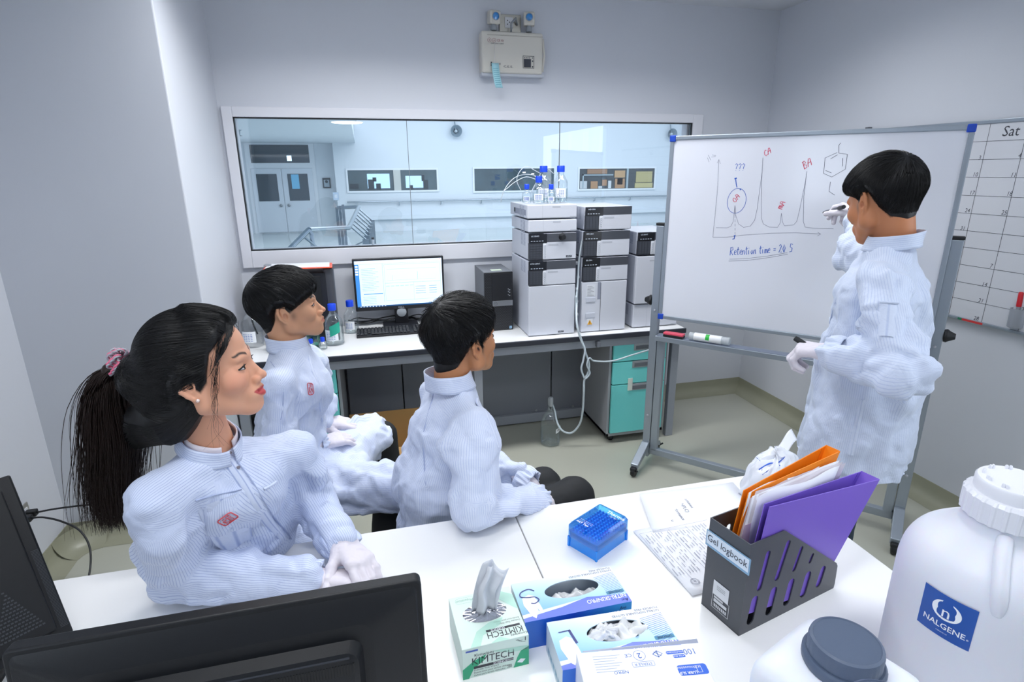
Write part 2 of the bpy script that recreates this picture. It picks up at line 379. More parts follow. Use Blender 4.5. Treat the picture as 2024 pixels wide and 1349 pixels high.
mb.box(-2.75+.35,-.064,2.42,-2.3+.05,-.06,2.6); mb.obj('bright_reflection_window',mat('far_daylight','#cfeaff',.4,emit=1.5),dt)
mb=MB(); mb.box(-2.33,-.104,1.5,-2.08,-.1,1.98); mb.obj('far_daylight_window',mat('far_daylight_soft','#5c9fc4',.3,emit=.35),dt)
# strip windows in the far wall
wy=HY-.6
def hallwin(n,a,b,z0,z1,inner):
    r=tag(bpy.data.objects.new('window_%d'%n,None),kind='structure'); COL.objects.link(r); r.location=(0,wy,0)
    fm=mat('hall_frame','#e8edf2',.4); e=.06
    MB().box(a-e,-.05,z0-e,b+e,.0,z0).box(a-e,-.05,z1,b+e,.0,z1+e).box(a-e,-.05,z0,a,.0,z1).box(b,-.05,z0,b+e,.0,z1).obj('frame',fm,r)
    MB().box(a,-.012,z0,b,-.004,z1).obj('room_beyond',mat('room_beyond_'+str(n),inner,.3,vary=.6,vscale=1.4,coat=.3),r)
    return r
a=(-0.4320,21.2000,1.0132); b=(2.6205,21.2000,1.0013); c=(-0.3726,21.2000,1.7019)
r=hallwin(4,a[0],b[0],a[2],c[2],'#4a5c63')
w_=b[0]-a[0]
MB().box(a[0]+w_*.505,-.045,a[2],a[0]+w_*.585,-.015,c[2]).obj('mullion',mat('hall_frame_tan','#c5c8c2',.4),r)
MB().box(a[0]+w_*.21,-.02,a[2]+.08,a[0]+w_*.46,-.013,c[2]-.12).obj('bright_window_beyond',mat('far_daylight2','#a9d0ee',.4,emit=.8),r)
MB().box(a[0]+w_*.64,-.02,a[2]+.08,a[0]+w_*.84,-.013,c[2]-.2).obj('bright_window_beyond',mat('far_daylight2','#a9d0ee',.4,emit=.8),r)
mb=MB()
for k,(u,v,q,h_) in enumerate(((.25,.05,.20,.5),(.29,.45,.13,.2),(.33,.05,.16,.3),(.87,.05,.16,.45),(.84,.45,.1,.3),(.06,.1,.3,.25),(.70,.05,.12,.2))):
    mb.box(a[0]+w_*u-q/2,-.035,a[2]+(c[2]-a[2])*v,a[0]+w_*u+q/2,-.022,a[2]+(c[2]-a[2])*(v+h_))
mb.obj('equipment_beyond',mat('dark_equipment','#27343c',.5),r,kind='stuff')
a=(3.9857,21.2000,0.9450); b=(7.0140,21.2000,0.9353); c=(4.0061,21.2000,1.7233)
hallwin(5,a[0],b[0],a[2],c[2],'#41545c')
a=(8.0282,21.2000,0.9574); b=(11.1471,21.2000,0.9311); c=(8.0071,21.2000,1.6972)
r=hallwin(6,a[0],b[0],a[2],c[2],'#3a4348'); w_=b[0]-a[0]; h_=c[2]-a[2]
BOX=['#b08a68','#a57f5f','#c3c9cd','#bf9d76','#b7ad7c','#c2b885','#9c7b62','#cfd6da']
mb=MB(); mm=[mat('carton_%d'%i,q,.7) for i,q in enumerate(BOX)]
for u0,v0,u1,v1,k in ((.01,.02,.1,.4,2),(.15,.02,.24,.38,0),(.3,.15,.36,.45,1),(.38,.02,.42,.4,7),(.46,.55,.6,.9,3),(.47,.02,.6,.5,0),(.5,.2,.57,.5,7),(.75,.3,.97,.85,4),(.74,.02,.98,.27,5),(.1,.75,.36,.98,6),(.25,.02,.3,.14,2)):
    mb.box(a[0]+w_*u0,-.04,a[2]+h_*v0,a[0]+w_*u1,-.013,a[2]+h_*v1,k)
mb.obj('stacked_cartons',mm,r,kind='stuff')
MB().box(a[0]+w_*.04,-.05,a[2]+h_*.66,a[0]+w_*.44,-.012,a[2]+h_*.72).box(a[0]+w_*.62,-.05,a[2],a[0]+w_*.645,-.012,c[2]).box(a[0]+w_*.04,-.05,a[2],a[0]+w_*.055,-.012,a[2]+h_*.72).obj('shelf_frame',mat('shelf_metal','#9fb0b8',.4),r)
# long handrail and ledge on the far wall
M_ss=mat('stainless','#aeb8c0',.22,metal=.9)
t=thing('wall_handrail',(0,wy,0),'long thin steel handrail along the far white wall beyond the glass','handrail')
p=(-0.5297,21.1000,0.6447); q=(11.7999,21.1000,0.6331)
MB().tube([(p[0],-.12,p[2]),(q[0]+1,-.12,p[2])],.03,8).obj('rail',M_ss,t,smooth=60)
for k in range(8):
    x=p[0]+.3+k*1.48; MB().tube([(x,-.12,p[2]),(x,-.12,p[2]-.12),(x,0,p[2]-.14)],.02,6).obj('bracket',M_ss,t)
box1('trim_1',p[0]+.2,-.14,p[2]-.62,14,-.0,p[2]-.5,M_hw,kind='structure',loc=(0,wy,0))
# speakers
for k,(px,dy) in enumerate(((((3.3559,21.0000,2.9949)),0),(((11.7086,21.0000,2.9545)),0))):
    t=thing('horn_speaker',(px[0],px[1],px[2]),['grey horn speaker on the far wall right of the first pane joint','grey horn speaker on the far wall at the right end of the window'][k],'speaker',group='horn speakers in the hall')
    MB().lathe([(.20,-.02),(.19,.0),(.10,.12),(.05,.2)],24,M=Matrix.Rotation(-PI/2,4,'X'),cap=False).obj('horn',mat('speaker_grey','#8496a2',.5),t,smooth=60,solid=.01)
    MB().lathe([(.0,.0),(.05,.04),(.05,.12)],16,M=Matrix.Rotation(-PI/2,4,'X'),cap=False).obj('driver',mat('speaker_core','#d8e4ec',.4),t,smooth=60)
    MB().tube([(0,.1,.05),(-.05,.12,.4)],.02,6).obj('bracket',mat('speaker_grey','#8496a2',.5),t)
# ceiling down light and sprinklers of the hall
c=(-0.1773,12.3233,2.6000)
t=thing('round_ceiling_light',(c[0],c[1],HC),'round recessed light in the low hall ceiling beyond the glass','ceiling light')
MB().lathe([(0,-.01),(.28,-.012),(.3,0)],28).obj('lens',mat('hall_lens','#ffffff',.4,emit=2.5),t)
for k,q in enumerate(((-2.6008,14.8688,2.5000),(-2.8614,22.0220,2.5000))):
    t=thing('ceiling_sprinkler',(q[0],q[1],HC),['small ceiling sprinkler seen at the window left edge','small ceiling sprinkler above the far double door'][k],'sprinkler',group='hall sprinklers')
    MB().lathe([(.0,-.14),(.07,-.13),(.02,-.11),(.03,-.03),(.07,0)],12).obj('head',mat('speaker_grey','#8496a2',.5),t,smooth=60)
t=thing('door_sign',(-1.18,HY-.02,1.28),'small dark framed notice beside the far double door','sign')
MB().box(-.13,-.03,-.17,.13,0,.17).obj('frame',mat('sign_frame','#333d45',.5),t); MB().box(-.09,-.034,-.13,.09,-.03,.11).obj('sheet',mat('sign_sheet','#9fb0bb',.5),t)
MB().disc((0,.05,0),.05,14,fr((0,-.036,0),(1,0,0),(0,0,1))).obj('emblem',mat('sign_frame','#333d45',.5),t)
t=thing('light_switch',(-0.8841,21.1800,0.8518),'small pale switch plate on the far white wall by the corner','switch')
MB().box(-.09,-.02,-.13,.09,0,.13).obj('plate',mat('switch_blue','#c3d6ea',.4),t); MB().box(-.05,-.03,-.06,.05,-.02,.06).obj('rocker',mat('switch_white','#dfe8f2',.4),t)
t=thing('marker_bottle',(.0,0,0),'small black capped bottle standing on the window ledge outside','bottle'); q=(0.0436,3.7900,1.2326); t.location=(q[0],3.80,1.243)
MB().lathe([(.008,0),(.008,.03),(.006,.033)],16).obj('body',mat('clear_vial','#dfe7ee',.2),t,smooth=50); MB().lathe([(.009,.033),(.009,.045)],16).obj('cap',M_black,t,smooth=50)
# stair railing, stainless steel
t=thing('stair_railing',(0,0,0),'stainless steel stair railing with square balusters in the hall','railing')
def PP(px,y): return px
A=(-1.0650,8.0000,0.6390); B=(-0.7275,8.2000,0.9433); Cc=(-0.2339,9.2000,0.8633); D=(-0.0793,11.0000,1.0653); E_=(-0.4509,11.2000,1.0437)
MB().tube([A,B],.035,10).tube([B,Cc],.035,10).tube([Cc,D],.035,10).tube([D,E_],.035,10).obj('handrail',M_ss,t,smooth=60)
def rail(a,b,n,off,h,s=.05,nm='baluster'):
    for k in range(n):
        f=(k+.5)/n; p=Vector(a).lerp(Vector(b),f); q=p+Vector((.22,.05,-.22)) if off else p
        mb=MB().tube([p,q],.018,6); mb.box(q.x-s,q.y-s/2,q.z-h,q.x+s,q.y+s/2,q.z); mb.obj(nm,mat('stainless_bal','#98a4ad',.3,metal=.7,vary=.3,vscale=9),t)
rail(Cc,D,7,1,.95); rail(A,B,2,1,.9,.06)
rail((D[0]-.25,D[1]+.1,D[2]+.05),(E_[0]-.05,E_[1],E_[2]),3,0,1.1,.025)
q=(-0.7013,8.2000,0.8212); 
MB().tube([(B[0],B[1],B[2]),(q[0],q[1],q[2]+.05),(q[0],q[1],q[2]-.9)],.03,8).obj('post',M_ss,t)
for dz in (.35,.6):
    MB().tube([(Cc[0]-.1,Cc[1],Cc[2]-dz),(D[0]+.1,D[1],D[2]-dz-.25)],.014,6).obj('bar',M_ss,t)

# ================= instrument bench =================
M_lam=mat('white_laminate','#eceded',.22,spec=.5)
M_edge=mat('dark_edge','#30333c',.35)
M_rail=mat('grey_steel_paint','#989da5',.4,vary=.02,vscale=20)
M_carc=mat('grey_carcass','#9b9da2',.5)
M_mod=mat('modesty_grey','#7b7f88',.5)
M_aqua=mat('aqua_laminate','#74d8d4',.3)
M_alu=mat('aluminium','#a9adb2',.3,metal=.7)
BZ=.75; BY=3.03; BX0=-.735; BX1=1.88
t=thing('lab_bench',(0,3.36,0),'long grey steel framed bench with white top and dark edge under the inner window','bench')
b_=lambda x0,y0,z0,x1,y1,z1:(x0,y0-3.36,z0,x1,y1-3.36,z1)
box1('worktop',*b_(BX0,BY+.012,BZ-.028,BX1-.006,YB-.03,BZ),M_lam,t)
MB().box(*b_(BX0,BY,BZ-.03,BX1,BY+.012,BZ)).box(*b_(BX1-.006,BY,BZ-.03,BX1,YB-.03,BZ)).obj('edge_band',M_edge,t,bevel=.004)
MB().box(*b_(BX0,BY+.03,BZ-.085,BX1-.04,BY+.06,BZ-.03)).box(*b_(BX0,BY+.015,BZ-.037,BX1-.02,BY+.03,BZ-.03)).obj('front_rail',M_rail,t,bevel=.002)
for x in (-.73,.55,1.82): box1('leg',*b_(x,BY+.05,0,x+.05,BY+.09,BZ-.08),M_rail,t,bevel=.003)
for x in (.55,1.82): box1('leg',*b_(x,3.58,0,x+.05,3.62,BZ-.08),M_rail,t,bevel=.003)
for a,b in ((-.18,.16),(.165,.555),(.6,1.17),(1.175,1.40)):
    box1('modesty_panel',*b_(a,3.53,.07,b-.004,3.545,BZ-.08),M_mod,t)
box1('bottom_rail',*b_(-.7,3.5,.01,1.82,3.53,.075),M_rail,t,bevel=.003)
for x in (1.05,1.32): MB().lathe([(.008,0),(.008,.006)],10,M=Matrix.Translation((x,3.5-3.36-.006,.1))@Matrix.Rotation(PI/2,4,'X')).obj('bolt',M_alu,t)
box1('rail_clip',*b_(1.29,3.022+.006,.675,1.315,3.06,.71),mat('clip_grey','#6a6e75',.5),t,bevel=.001)
def drawers(name,x0,x1,loc_lab,faces,taper=0):
    t=thing(name,((x0+x1)/2,3.33,0),loc_lab,'drawer unit'); w=(x1-x0)/2; y0=-.27
    MB().box(-w,y0+.02,.05,-w+.016,.27,.685).box(w-.016,y0+.02,.05,w,.27,.685).box(-w,y0+.02,.67,w,.27,.685).box(-w,y0+.02,.05,w,.27,.07).box(-w,.25,.05,w,.27,.68).obj('carcass',M_carc,t,bevel=.001)
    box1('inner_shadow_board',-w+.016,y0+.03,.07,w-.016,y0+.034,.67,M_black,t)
    for i,(z0,z1,hx) in enumerate(faces):
        f=box1('drawer_front',-w+.02,y0+.002,z0,w-.02,y0+.022,z1,M_aqua,t,bevel=.0015)
        MB().box(hx-.065,y0-.001,z1-.042,hx+.065,y0+.004,z1+.003).obj('pull',M_alu,f,bevel=.002)
        MB().box(hx-.052,y0-.003,z1-.034,hx+.052,y0-.0005,z1-.010).obj('pull_recess',mat('pull_shadow','#70747a',.4,metal=.4),f,bevel=.004)
    for sx in (-1,1):
        for yy in (-.2,.2):
            c=MB().lathe([(.025,-.012),(.028,-.006),(.028,.006),(.025,.012)],18,M=Matrix.Translation((sx*(w-.05),yy,.028))@Matrix.Rotation(PI/2,4,'Y')).obj('caster',M_black,t,smooth=40)
            box1('caster_fork',sx*(w-.05)-.016,yy-.02,.03,sx*(w-.05)+.016,yy+.015,.052,M_grey,c,bevel=.002)
    return t
t=drawers('drawer_unit',1.395,1.79,'aqua fronted three drawer unit under the right end of the bench',[(.56,.665,.02),(.41,.553,.015),(.078,.403,.01)])
MB().box(-.075,-.276,.365,-.045,-.271,.445).obj('tape_strip',mat('masking_tape','#d5dcd2',.6),t)
t=drawers('drawer_unit',-.63,-.195,'aqua fronted drawer unit at the left end of the bench behind the seated men',[(.53,.665,.0),(.37,.523,.0),(.21,.363,.0),(.078,.203,.0)])
mb=MB(); tx(mb,'ณฑลใหม่',.035,fr((.13,-.273,.49),(1,0,0),(0,0,1))); mb.obj('handwriting',M_navy,t)
MB().box(.10,-.2715,.455,.18,-.2705,.478).obj('tape_strip',mat('cyan_tape','#8fd8d6',.6),t)
# ---------- stacked instruments ----------
M_inst=mat('instrument_white','#cdd0d9',.4); M_inst2=mat('instrument_side','#c3c7d2',.45)
M_disp=mat('display_black','#121318',.15); M_key=mat('keypad_grey','#34373f',.4); M_band=mat('band_grey','#474a52',.35)
M_btn=mat('button_white','#d5d8df',.35); M_btnr=mat('button_ring','#9fa4b0',.4); M_lab=mat('label_grey','#b2b6bf',.5); M_prt=mat('led_print','#c9d2df',.5)
F0_=lambda y,z=0:fr((0,y,z),(1,0,0),(0,0,1))
def module(lab,x0,x1,y0,dep,z0,z1,kind='std',dx=0,pstart=None,code=''):
    w=x1-x0;h=z1-z0; t=thing('instrument_module',((x0+x1)/2,y0+dep/2,z0),lab,'lab instrument'); x=-w/2; f=-dep/2
    box1('casing',x,f+.022,.004,-x,dep/2,h-.003,M_inst2,t,bevel=.004)
    ph=h if pstart is None else h-(pstart-z0)  # panel height measured from the top
    pb=h-ph
    if kind=='plain':
        box1('front_panel',x,f,.003,-x,f+.024,h-.003,M_inst,t,bevel=.005)
        mb=MB(); mb.box(.0,f-.0006,h-.02,w*.16,f+.001,h-.012).box(w*.36,f-.0006,.008,w*.48,f+.001,.013); mb.obj('name_strip',M_lab,t)
        box1('panel_joint',-w*.2,f-.0004,.004,-w*.2+.0012,f+.002,h-.004,M_lab,t)
        mb=MB()
        for i in range(2): mb.disc((-w*.34+i*.017,h*.42,.0006),.003,8,F0_(f))
        mb.obj('indicator',M_prt,t)
    elif kind=='door':
        box1('front_panel',x,f,.003,-x,f+.024,h-.003,M_inst,t,bevel=.005)
        mb=MB(); mb.box(-w*.2,f-.0006,h-.035,w*.05,f+.001,h-.027); mb.obj('name_strip',M_lab,t)
    else:
        dw=w*.375
        box1('front_panel',x+dw*.8,f,pb+.003,-x,f+.024,h-.003,M_inst,t,bevel=.004)
        bh=min(.052,ph*.36)
        box1('top_band',x+dw,f-.001,h-bh,-x-.001,f+.01,h-.004,M_band,t,bevel=.001)
        box1('keypad',x+.002,f-.001,pb+.004,x+dw*.76,f+.022,h-bh-.004,M_key,t,bevel=.001)
        box1('display',x+.002,f-.0015,h-bh-.004,x+dw,f+.012,h-.004,M_disp,t,bevel=.001)
        bp=box1('button_strip',x+dw*.78,f-.002,pb+.004,x+dw-.001,f+.012,h-bh-.008,M_btn,t,bevel=.004)
        nb=5; mb=MB()
        for k in range(nb):
            zz=pb+.012+(ph-bh-.03)*(k+.5)/nb
            mb.lathe([(.0045,0),(.0055,.0008),(.0062,0)],14,M=Matrix.Translation((x+dw*.89,f-.0022,zz))@Matrix.Rotation(PI/2,4,'X'),cap=False)
        mb.obj('button',M_btnr,bp,kind='stuff')
        mb=MB(); F=F0_(f-.0015); n=4
        for k in range(4):
            for j in range(6): mb.add([F@Vector((x+.008+k*(dw*.76-.008)/4+a,pb+.012+j*(ph-bh-.02)/6+b,.0006)) for a,b in ((0,0),(dw*.13,0),(dw*.13,.011),(0,.011))],[(0,1,2,3)])
        mb.obj('keys',mat('key_print','#3e424b',.5),t,kind='stuff')
        mb=MB(); tx(mb,code,.011,F,x+dw*.35,h-.017,1.1,bold=.0004)
        for i in range(5): mb.box(x+.012+i*dw*.15,f-.0022,h-bh+.006,x+.012+i*dw*.15+dw*.09,f-.0015,h-bh+.009)
        mb.obj('display_text',M_prt,t,kind='stuff')
        mb=MB(); mb.box(x+dw+.008,f-.0006,h-bh-.02,x+dw+w*.24,f+.001,h-bh-.011); mb.obj('name_strip',M_lab,t)
        if pstart is not None:
            box1('lower_door',x,f,.003,-x,f+.024,pb-.001,M_inst,t,bevel=.004)
    # vent louvres on the left side
    if kind!='door' and h>.07:
        mb=MB()
        for c_ in (0,1):
            for j in range(9): mb.box(x-.0008,f+.07+c_*.055,h-.012-.0075*j-min(.0,0)-.004,x+.001,f+.11+c_*.055,h-.012-.0075*j)
        mb.obj('vent_slots',mat('vent_shadow','#9aa0b0',.6),t,kind='stuff')
    return t
Y1=3.107
A=module('tall lower module of the left instrument stack with a blank white door',.886,1.171,Y1,.39,.752,1.199,pstart=1.053,code='CTO-20AC')
MB().box(.04,-.1955,.012,.075,-.1945,.023).obj('badge',M_key,A); 
mb=MB(); tx(mb,'HPLC',.009,F0_(-.1955),.0575,.0175,1.2); mb.obj('badge_text',M_prt,A)
B=module('dark banded module with a round black knob, in the left stack above the tall module',.886,1.171,Y1,.38,1.2005,1.355,code='LC-20AD')
MB().lathe([(.0,.03),(.013,.03),(.016,.022),(.018,.004),(.022,.0)],24,M=Matrix.Translation((.055,-.19,.13))@Matrix.Rotation(PI/2,4,'X')).obj('knob',M_black,B,smooth=40)
MB().box(.08,-.191,.012,.115,-.1899,.023).obj('badge',M_key,B); mb=MB(); tx(mb,'HPLC',.009,F0_(-.191),.0975,.0175,1.2); mb.obj('badge_text',M_prt,B)
module('slim plain white module in the left stack below the bottle tray',.884,1.171,Y1,.38,1.357,1.430,'plain')
Dm=module('white bottle tray unit on top of the left stack, with a side grip recess',.878,1.169,Y1,.385,1.432,1.513,'plain')
MB().box(-.1462,-.165,.018,-.144,.1,.05).obj('grip_recess',mat('grip_shadow','#8b90a0',.6),Dm,bevel=.004)
box1('grip_hole',-.1466,.07,.026,-.1455,.1,.05,M_black,Dm)
A=module('tall lower module of the middle instrument stack with yellow warning sticker',1.214,1.500,Y1,.40,.752,1.205,pstart=1.060,code='SIL-20A')
x=-.143
box1('door_gap',-.026,-.2006,.004,-.0235,-.199,.30,M_black,A)
box1('finger_recess',-.045,-.2008,.2,-.026,-.199,.305,mat('grip_shadow','#8b90a0',.6),A)
MB().box(-.115,-.2012,.22,-.06,-.1995,.29).obj('instruction_label',mat('paper_label','#d9dce2',.6),A)
mb=MB()
for k in range(8): mb.box(-.11,-.2016,.226+k*.0075,-.068-.01*(k%3),-.201,.2275+k*.0075)
mb.obj('label_print',M_band,A)
for z in (.185,.09): MB().box(-.118,-.204,z,-.058,-.199,z+.03).obj('latch_plate',M_inst2,A,bevel=.002)
MB().box(-.108,-.2035,.045,-.072,-.1995,.082).obj('sticker_backing',mat('paper_label','#d9dce2',.6),A)
mb=MB(); F=fr((0,-.2045,0),(1,0,0),(0,0,1)); mb.prism([(-.106,.048),(-.074,.048),(-.09,.078)],-.0005,.0,F); mb.obj('warning_triangle',mat('warning_yellow','#e8a92c',.5),A)
mb=MB(); mb.prism([(-.0915,.055),(-.0885,.055),(-.088,.068),(-.092,.068)],.0,.0004,F); mb.disc((-.09,.0515,.0004),.0016,8,F); mb.obj('warning_mark',M_black,A,kind='stuff')
mb=MB()
for k,(z,yy) in enumerate(((.40,.12),(.34,.05),(.26,.11),(.20,.10),(.14,.06))): pass
for z,yy in ((.41,-.12),(.33,-.15),(.255,-.13),(.18,-.14),(.10,-.145)):
    MB().lathe([(.008,0),(.012,.004),(.010,.016),(.006,.018)],14,M=Matrix.Translation((x,yy,z))@Matrix.Rotation(-PI/2,4,'Y')).obj('side_port',mat('port_clear','#dfe3ea',.2),A,smooth=40)
module('dark banded module second from the top of the middle stack',1.214,1.503,Y1,.39,1.2065,1.357,code='SPD-20A')
module('topmost dark banded module of the middle stack',1.222,1.508,Y1,.385,1.3585,1.495,code='RID-20A')
module('low plain module at the bottom of the right instrument stack',1.556,1.86,Y1+.01,.38,.752,.900,'plain')
R2=module('tall plain module with a round black knob in the right instrument stack',1.556,1.84,Y1,.38,.902,1.200,'door')
MB().lathe([(.0,.03),(.016,.03),(.02,.02),(.022,.0)],24,M=Matrix.Translation((.035,-.19,.135))@Matrix.Rotation(PI/2,4,'X')).obj('knob',M_black,R2,smooth=40)
MB().lathe([(.012,0),(.012,.006)],20,M=Matrix.Translation((.036,-.222,.137))@Matrix.Rotation(PI/2,4,'X')).obj('knob_mark',M_grey,R2)
module('topmost dark banded module of the right instrument stack beside the whiteboard',1.558,1.842,Y1,.37,1.202,1.342,code='LC-20AT')
# ---------- reagent bottles ----------
M_bg=glassmat('bottle_glass',(.97,.985,.99),.05,.03,.25,.38); M_cap=mat('cap_blue','#1546d8',.35); M_liq=glassmat('clear_liquid',(.95,.975,.975),.03,.05,.2,.25); M_lbl=mat('bottle_label','#eef1f4',.5)
def bottle(lab,loc,r,h,liq=.6,liqm=None,label_=True,cap=M_cap,group=None,print_=None,rotz=-.3,name='reagent_bottle'):
    t=thing(name,loc,lab,'bottle',rotz=rotz,group=group); ch=.032*min(1,r/.035); cr=max(.011,min(.0225,r*.52)); hb=h-ch
    neck=cr*.82; sh=hb*.62
    pf=[(r*.85,0),(r,.006),(r,sh),(r*.93,sh+hb*.08),(r*.7,sh+hb*.17),(neck*1.1,sh+hb*.27),(neck,sh+hb*.31),(neck,hb)]
    MB().lathe(pf,36,cap=False).obj('glass_body',M_bg,t,smooth=60)
    if liq: MB().lathe([(0,.003),(r*.83,.003),(r*.965,.009),(r*.965,h*liq*.62),(0,h*liq*.62)],32).obj('liquid',liqm or M_liq,t,smooth=40)
    MB().lathe([(cr,hb-.004),(cr,h-.003),(cr-.002,h),(0,h)],36,rf=lambda a,z:1+.02*(int(a*18/PI)%2)).obj('cap',cap,t,smooth=35)
    if label_:
        mb=MB(); mb.grid(10,2,lambda u,v:Vector(((r+.0008)*math.sin((u-.5)*1.5),-(r+.0008)*math.cos((u-.5)*1.5),hb*(.16+.3*v)))); lb=mb.obj('label',M_lbl,t,smooth=180)
        mb=MB()
        for k in range(5):
            for j in range(4): 
                a=-.5+j*.25; z=hb*(.2+.045*k); mb.add([((r+.0014)*math.sin(a+q),-(r+.0014)*math.cos(a+q),z+e) for q,e in ((0,0),(.17,0),(.17,.0025),(0,.0025))],[(0,1,2,3)])
        mb.obj('label_print',mat('print_blue','#3b62b5',.5) if print_ is None else print_,lb,kind='stuff')
    return t
tz=1.5135
bottle('blue capped solvent bottle at the back right on the instrument tray',(1.125,3.27,tz),.043,.205)
bottle('blue capped solvent bottle at the back centre on the instrument tray',(1.03,3.30,tz),.043,.205)
bottle('smaller blue capped bottle at the front left of the tray group',(.965,3.18,tz),.036,.150)
bottle('small low bottle with blue printed label between the tray bottles',(1.035,3.17,tz),.026,.105)
bottle('blue capped small bottle partly hidden at the far left of the tray',(.915,3.25,tz),.027,.105)
bottle('short clear vial with white stopper at the front right of the tray',(1.075,3.18,tz),.02,.075,label_=False,cap=mat('cap_white','#e4e8ee',.4))
M_tube=mat('tube_white','#dfe6ec',.3,alpha=.9)
t=thing('solvent_tubes',(1.0,3.25,tz),'thin white solvent tubes arching from the tray bottles to the left','tubing')
for pts in ([(1.0105,3.3000,1.6504),(0.9402,3.3000,1.6708),(0.8646,3.3000,1.6575),(0.8133,3.3000,1.6133),(0.7827,3.3000,1.5602),(0.7779,3.3200,1.5167)],
            [(0.9861,3.2800,1.6397),(0.9194,3.2800,1.6572),(0.8532,3.2800,1.6300),(0.8082,3.2800,1.5970),(0.7842,3.2800,1.5806)],
            [(1.0103,3.3000,1.6758),(0.9705,3.3000,1.6958),(0.9401,3.3000,1.7127),(0.9069,3.3000,1.7073),(0.8767,3.3000,1.6714),(0.8705,3.3000,1.6294),(0.8946,3.3000,1.5811)],
            [(1.0967,3.3000,1.6694),(1.0468,3.3000,1.7037),(1.0164,3.3000,1.6814),(0.9861,3.3000,1.6281),(0.9556,3.3000,1.5716)],
            [(0.9553,3.3000,1.6707),(0.9861,3.2800,1.6509),(1.0046,3.2800,1.6113)]):
    pts=[(p[0]-1.0,p[1]-3.25,p[2]-tz) for p in pts]
    MB().tube(smoothpath(pts,5),.0022,6).obj('tube',M_tube,t,smooth=180)
for q in ((0.9101,3.2900,1.6823),(0.9615,3.2900,1.6735)): 
    MB().box(q[0]-1.01,q[1]-3.258,q[2]-tz-.004,q[0]-.993,q[1]-3.25,q[2]-tz+.004).obj('clip',M_lbl,t)
M_green=glassmat('green_liquid',(.12,.62,.52),.05,.1,.3)
bt=bottle('large blue capped bottle of clear liquid in front of the black cabinet',(-.215,3.275,BZ),.052,.235,.75)
mb=MB(); mb.grid(12,2,lambda u,v:Vector((.0535*math.sin(-.1+u*1.1),-.0535*math.cos(-.1+u*1.1),.055+.06*v+(.025*u)))); mb.obj('green_print',mat('teal_print','#26a58c',.4),bt,smooth=180)
bottle('smaller blue capped bottle just left of the monitor',(-.125,3.50,BZ),.043,.20,.6)
bottle('bottle of green liquid half hidden behind the seated man\'s chin',(-.33,3.24,BZ),.04,.15,.75,M_green,False)
for k,(x_,y_) in enumerate(((-.275,3.185),(-.335,3.165))):
    bottle(['squat glass jar with blue cap at the bench front edge behind the man','squat glass jar with blue cap nearest the seated man\'s collar'][k],(x_,y_,BZ),.022,.07,.5,None,False)
bottle('large empty clear bottle behind the seated man at the bench left end',(-.66,3.36,BZ),.055,.24,.0,None,True)
bottle('clear jar with white cap left of the seated man on the bench',(-.53,3.22,BZ),.045,.16,.3,None,True,cap=mat('cap_white','#e4e8ee',.4))
# black cabinet with clipboard
t=thing('black_cabinet',(-.375,3.50,BZ),'tall black cabinet with rounded corner standing at the bench left end','cabinet')
pl=rrect(-.19,-.16,.17,.15,.035,5); MB().prism(pl,0,.40).obj('body',mat('cabinet_black','#1d1f26',.4),t,smooth=40)
MB().tube([(.155,-.135,.0),(.155,-.135,.42)],.03,16).obj('corner_post',mat('cabinet_grey','#44464d',.4),t,smooth=50)
box1('front_inset',-.18,-.166,.02,.11,-.16,.385,M_black,t,bevel=.002)
t=thing('clipboard',(-.37,3.44,BZ+.425),'orange edged clipboard with white paper on the black cabinet','clipboard',rot=(-.05,.02,.05))
box1('board',-.19,-.13,0,.17,.12,.006,mat('orange_board','#f2552c',.4),t,bevel=.003)
box1('paper',-.18,-.115,.006,.155,.115,.010,mat('paper_white','#e9eaee',.7),t)
box1('clip',-.195,-.03,.004,-.16,.04,.018,M_alu,t,bevel=.003)
# ---------- computer ----------
M_mon=mat('monitor_black','#14151a',.35,bump=.1,bscale=600)
t=thing('computer_monitor',(.185,3.60,BZ),'computer monitor showing a chromatography program on the back bench','monitor')
z0,z1=.105,.432; x0,x1=-.278,.278
box1('housing',x0,-.012,z0,x1,.02,z1,M_mon,t,bevel=.004)
M_scr=mat('screen_light','#d6e7f8',.3,emit=.5); M_scb=mat('screen_blue','#3f86cf',.3,emit=.6); M_scg=mat('screen_lines','#8fa8c2',.3,emit=.4); M_scd=mat('screen_task','#0d4c80',.3,emit=.4); M_sct=mat('screen_teal','#a8d8d0',.3,emit=.6)
sc=box1('screen',x0+.012,-.0135,z0+.025,x1-.012,-.012,z1-.012,M_scr,t)
F=fr((0,-.0136,0),(1,0,0),(0,0,1)); sx0,sx1,sz0,sz1=x0+.012,x1-.012,z0+.025,z1-.012; W_=sx1-sx0; H_=sz1-sz0
def R_(mb,a,b,c,d,m=0,h=.0002): mb.add([F@Vector((sx0+a*W_,sz0+b*H_,h)),F@Vector((sx0+c*W_,sz0+b*H_,h)),F@Vector((sx0+c*W_,sz0+d*H_,h)),F@Vector((sx0+a*W_,sz0+d*H_,h))],[(0,1,2,3)],m)
mb=MB(); R_(mb,0,.03,.045,.93,0); R_(mb,0,0,1,.028,1); R_(mb,.08,.28,.3,.295,0,.0004); R_(mb,.0,.93,1,1,3)
for k in range(4): R_(mb,.006,.70+k*.055,.036,.735+k*.055,2,.0004)
for a,b,c,d in ((.33,.50,.98,.505),(.33,.90,.98,.903),(.33,.12,.98,.123),(.33,.50,.332,.9),(.978,.12,.98,.9),(.33,.12,.332,.5),(.66,.12,.662,.5),(.31,.1,.313,.95),(.36,.80,.93,.803),(.36,.56,.93,.562),(.42,.56,.422,.68),(.71,.56,.713,.74),(.05,.93,1,.934),(.05,.965,1,.967)): R_(mb,a,b,c,d,4)
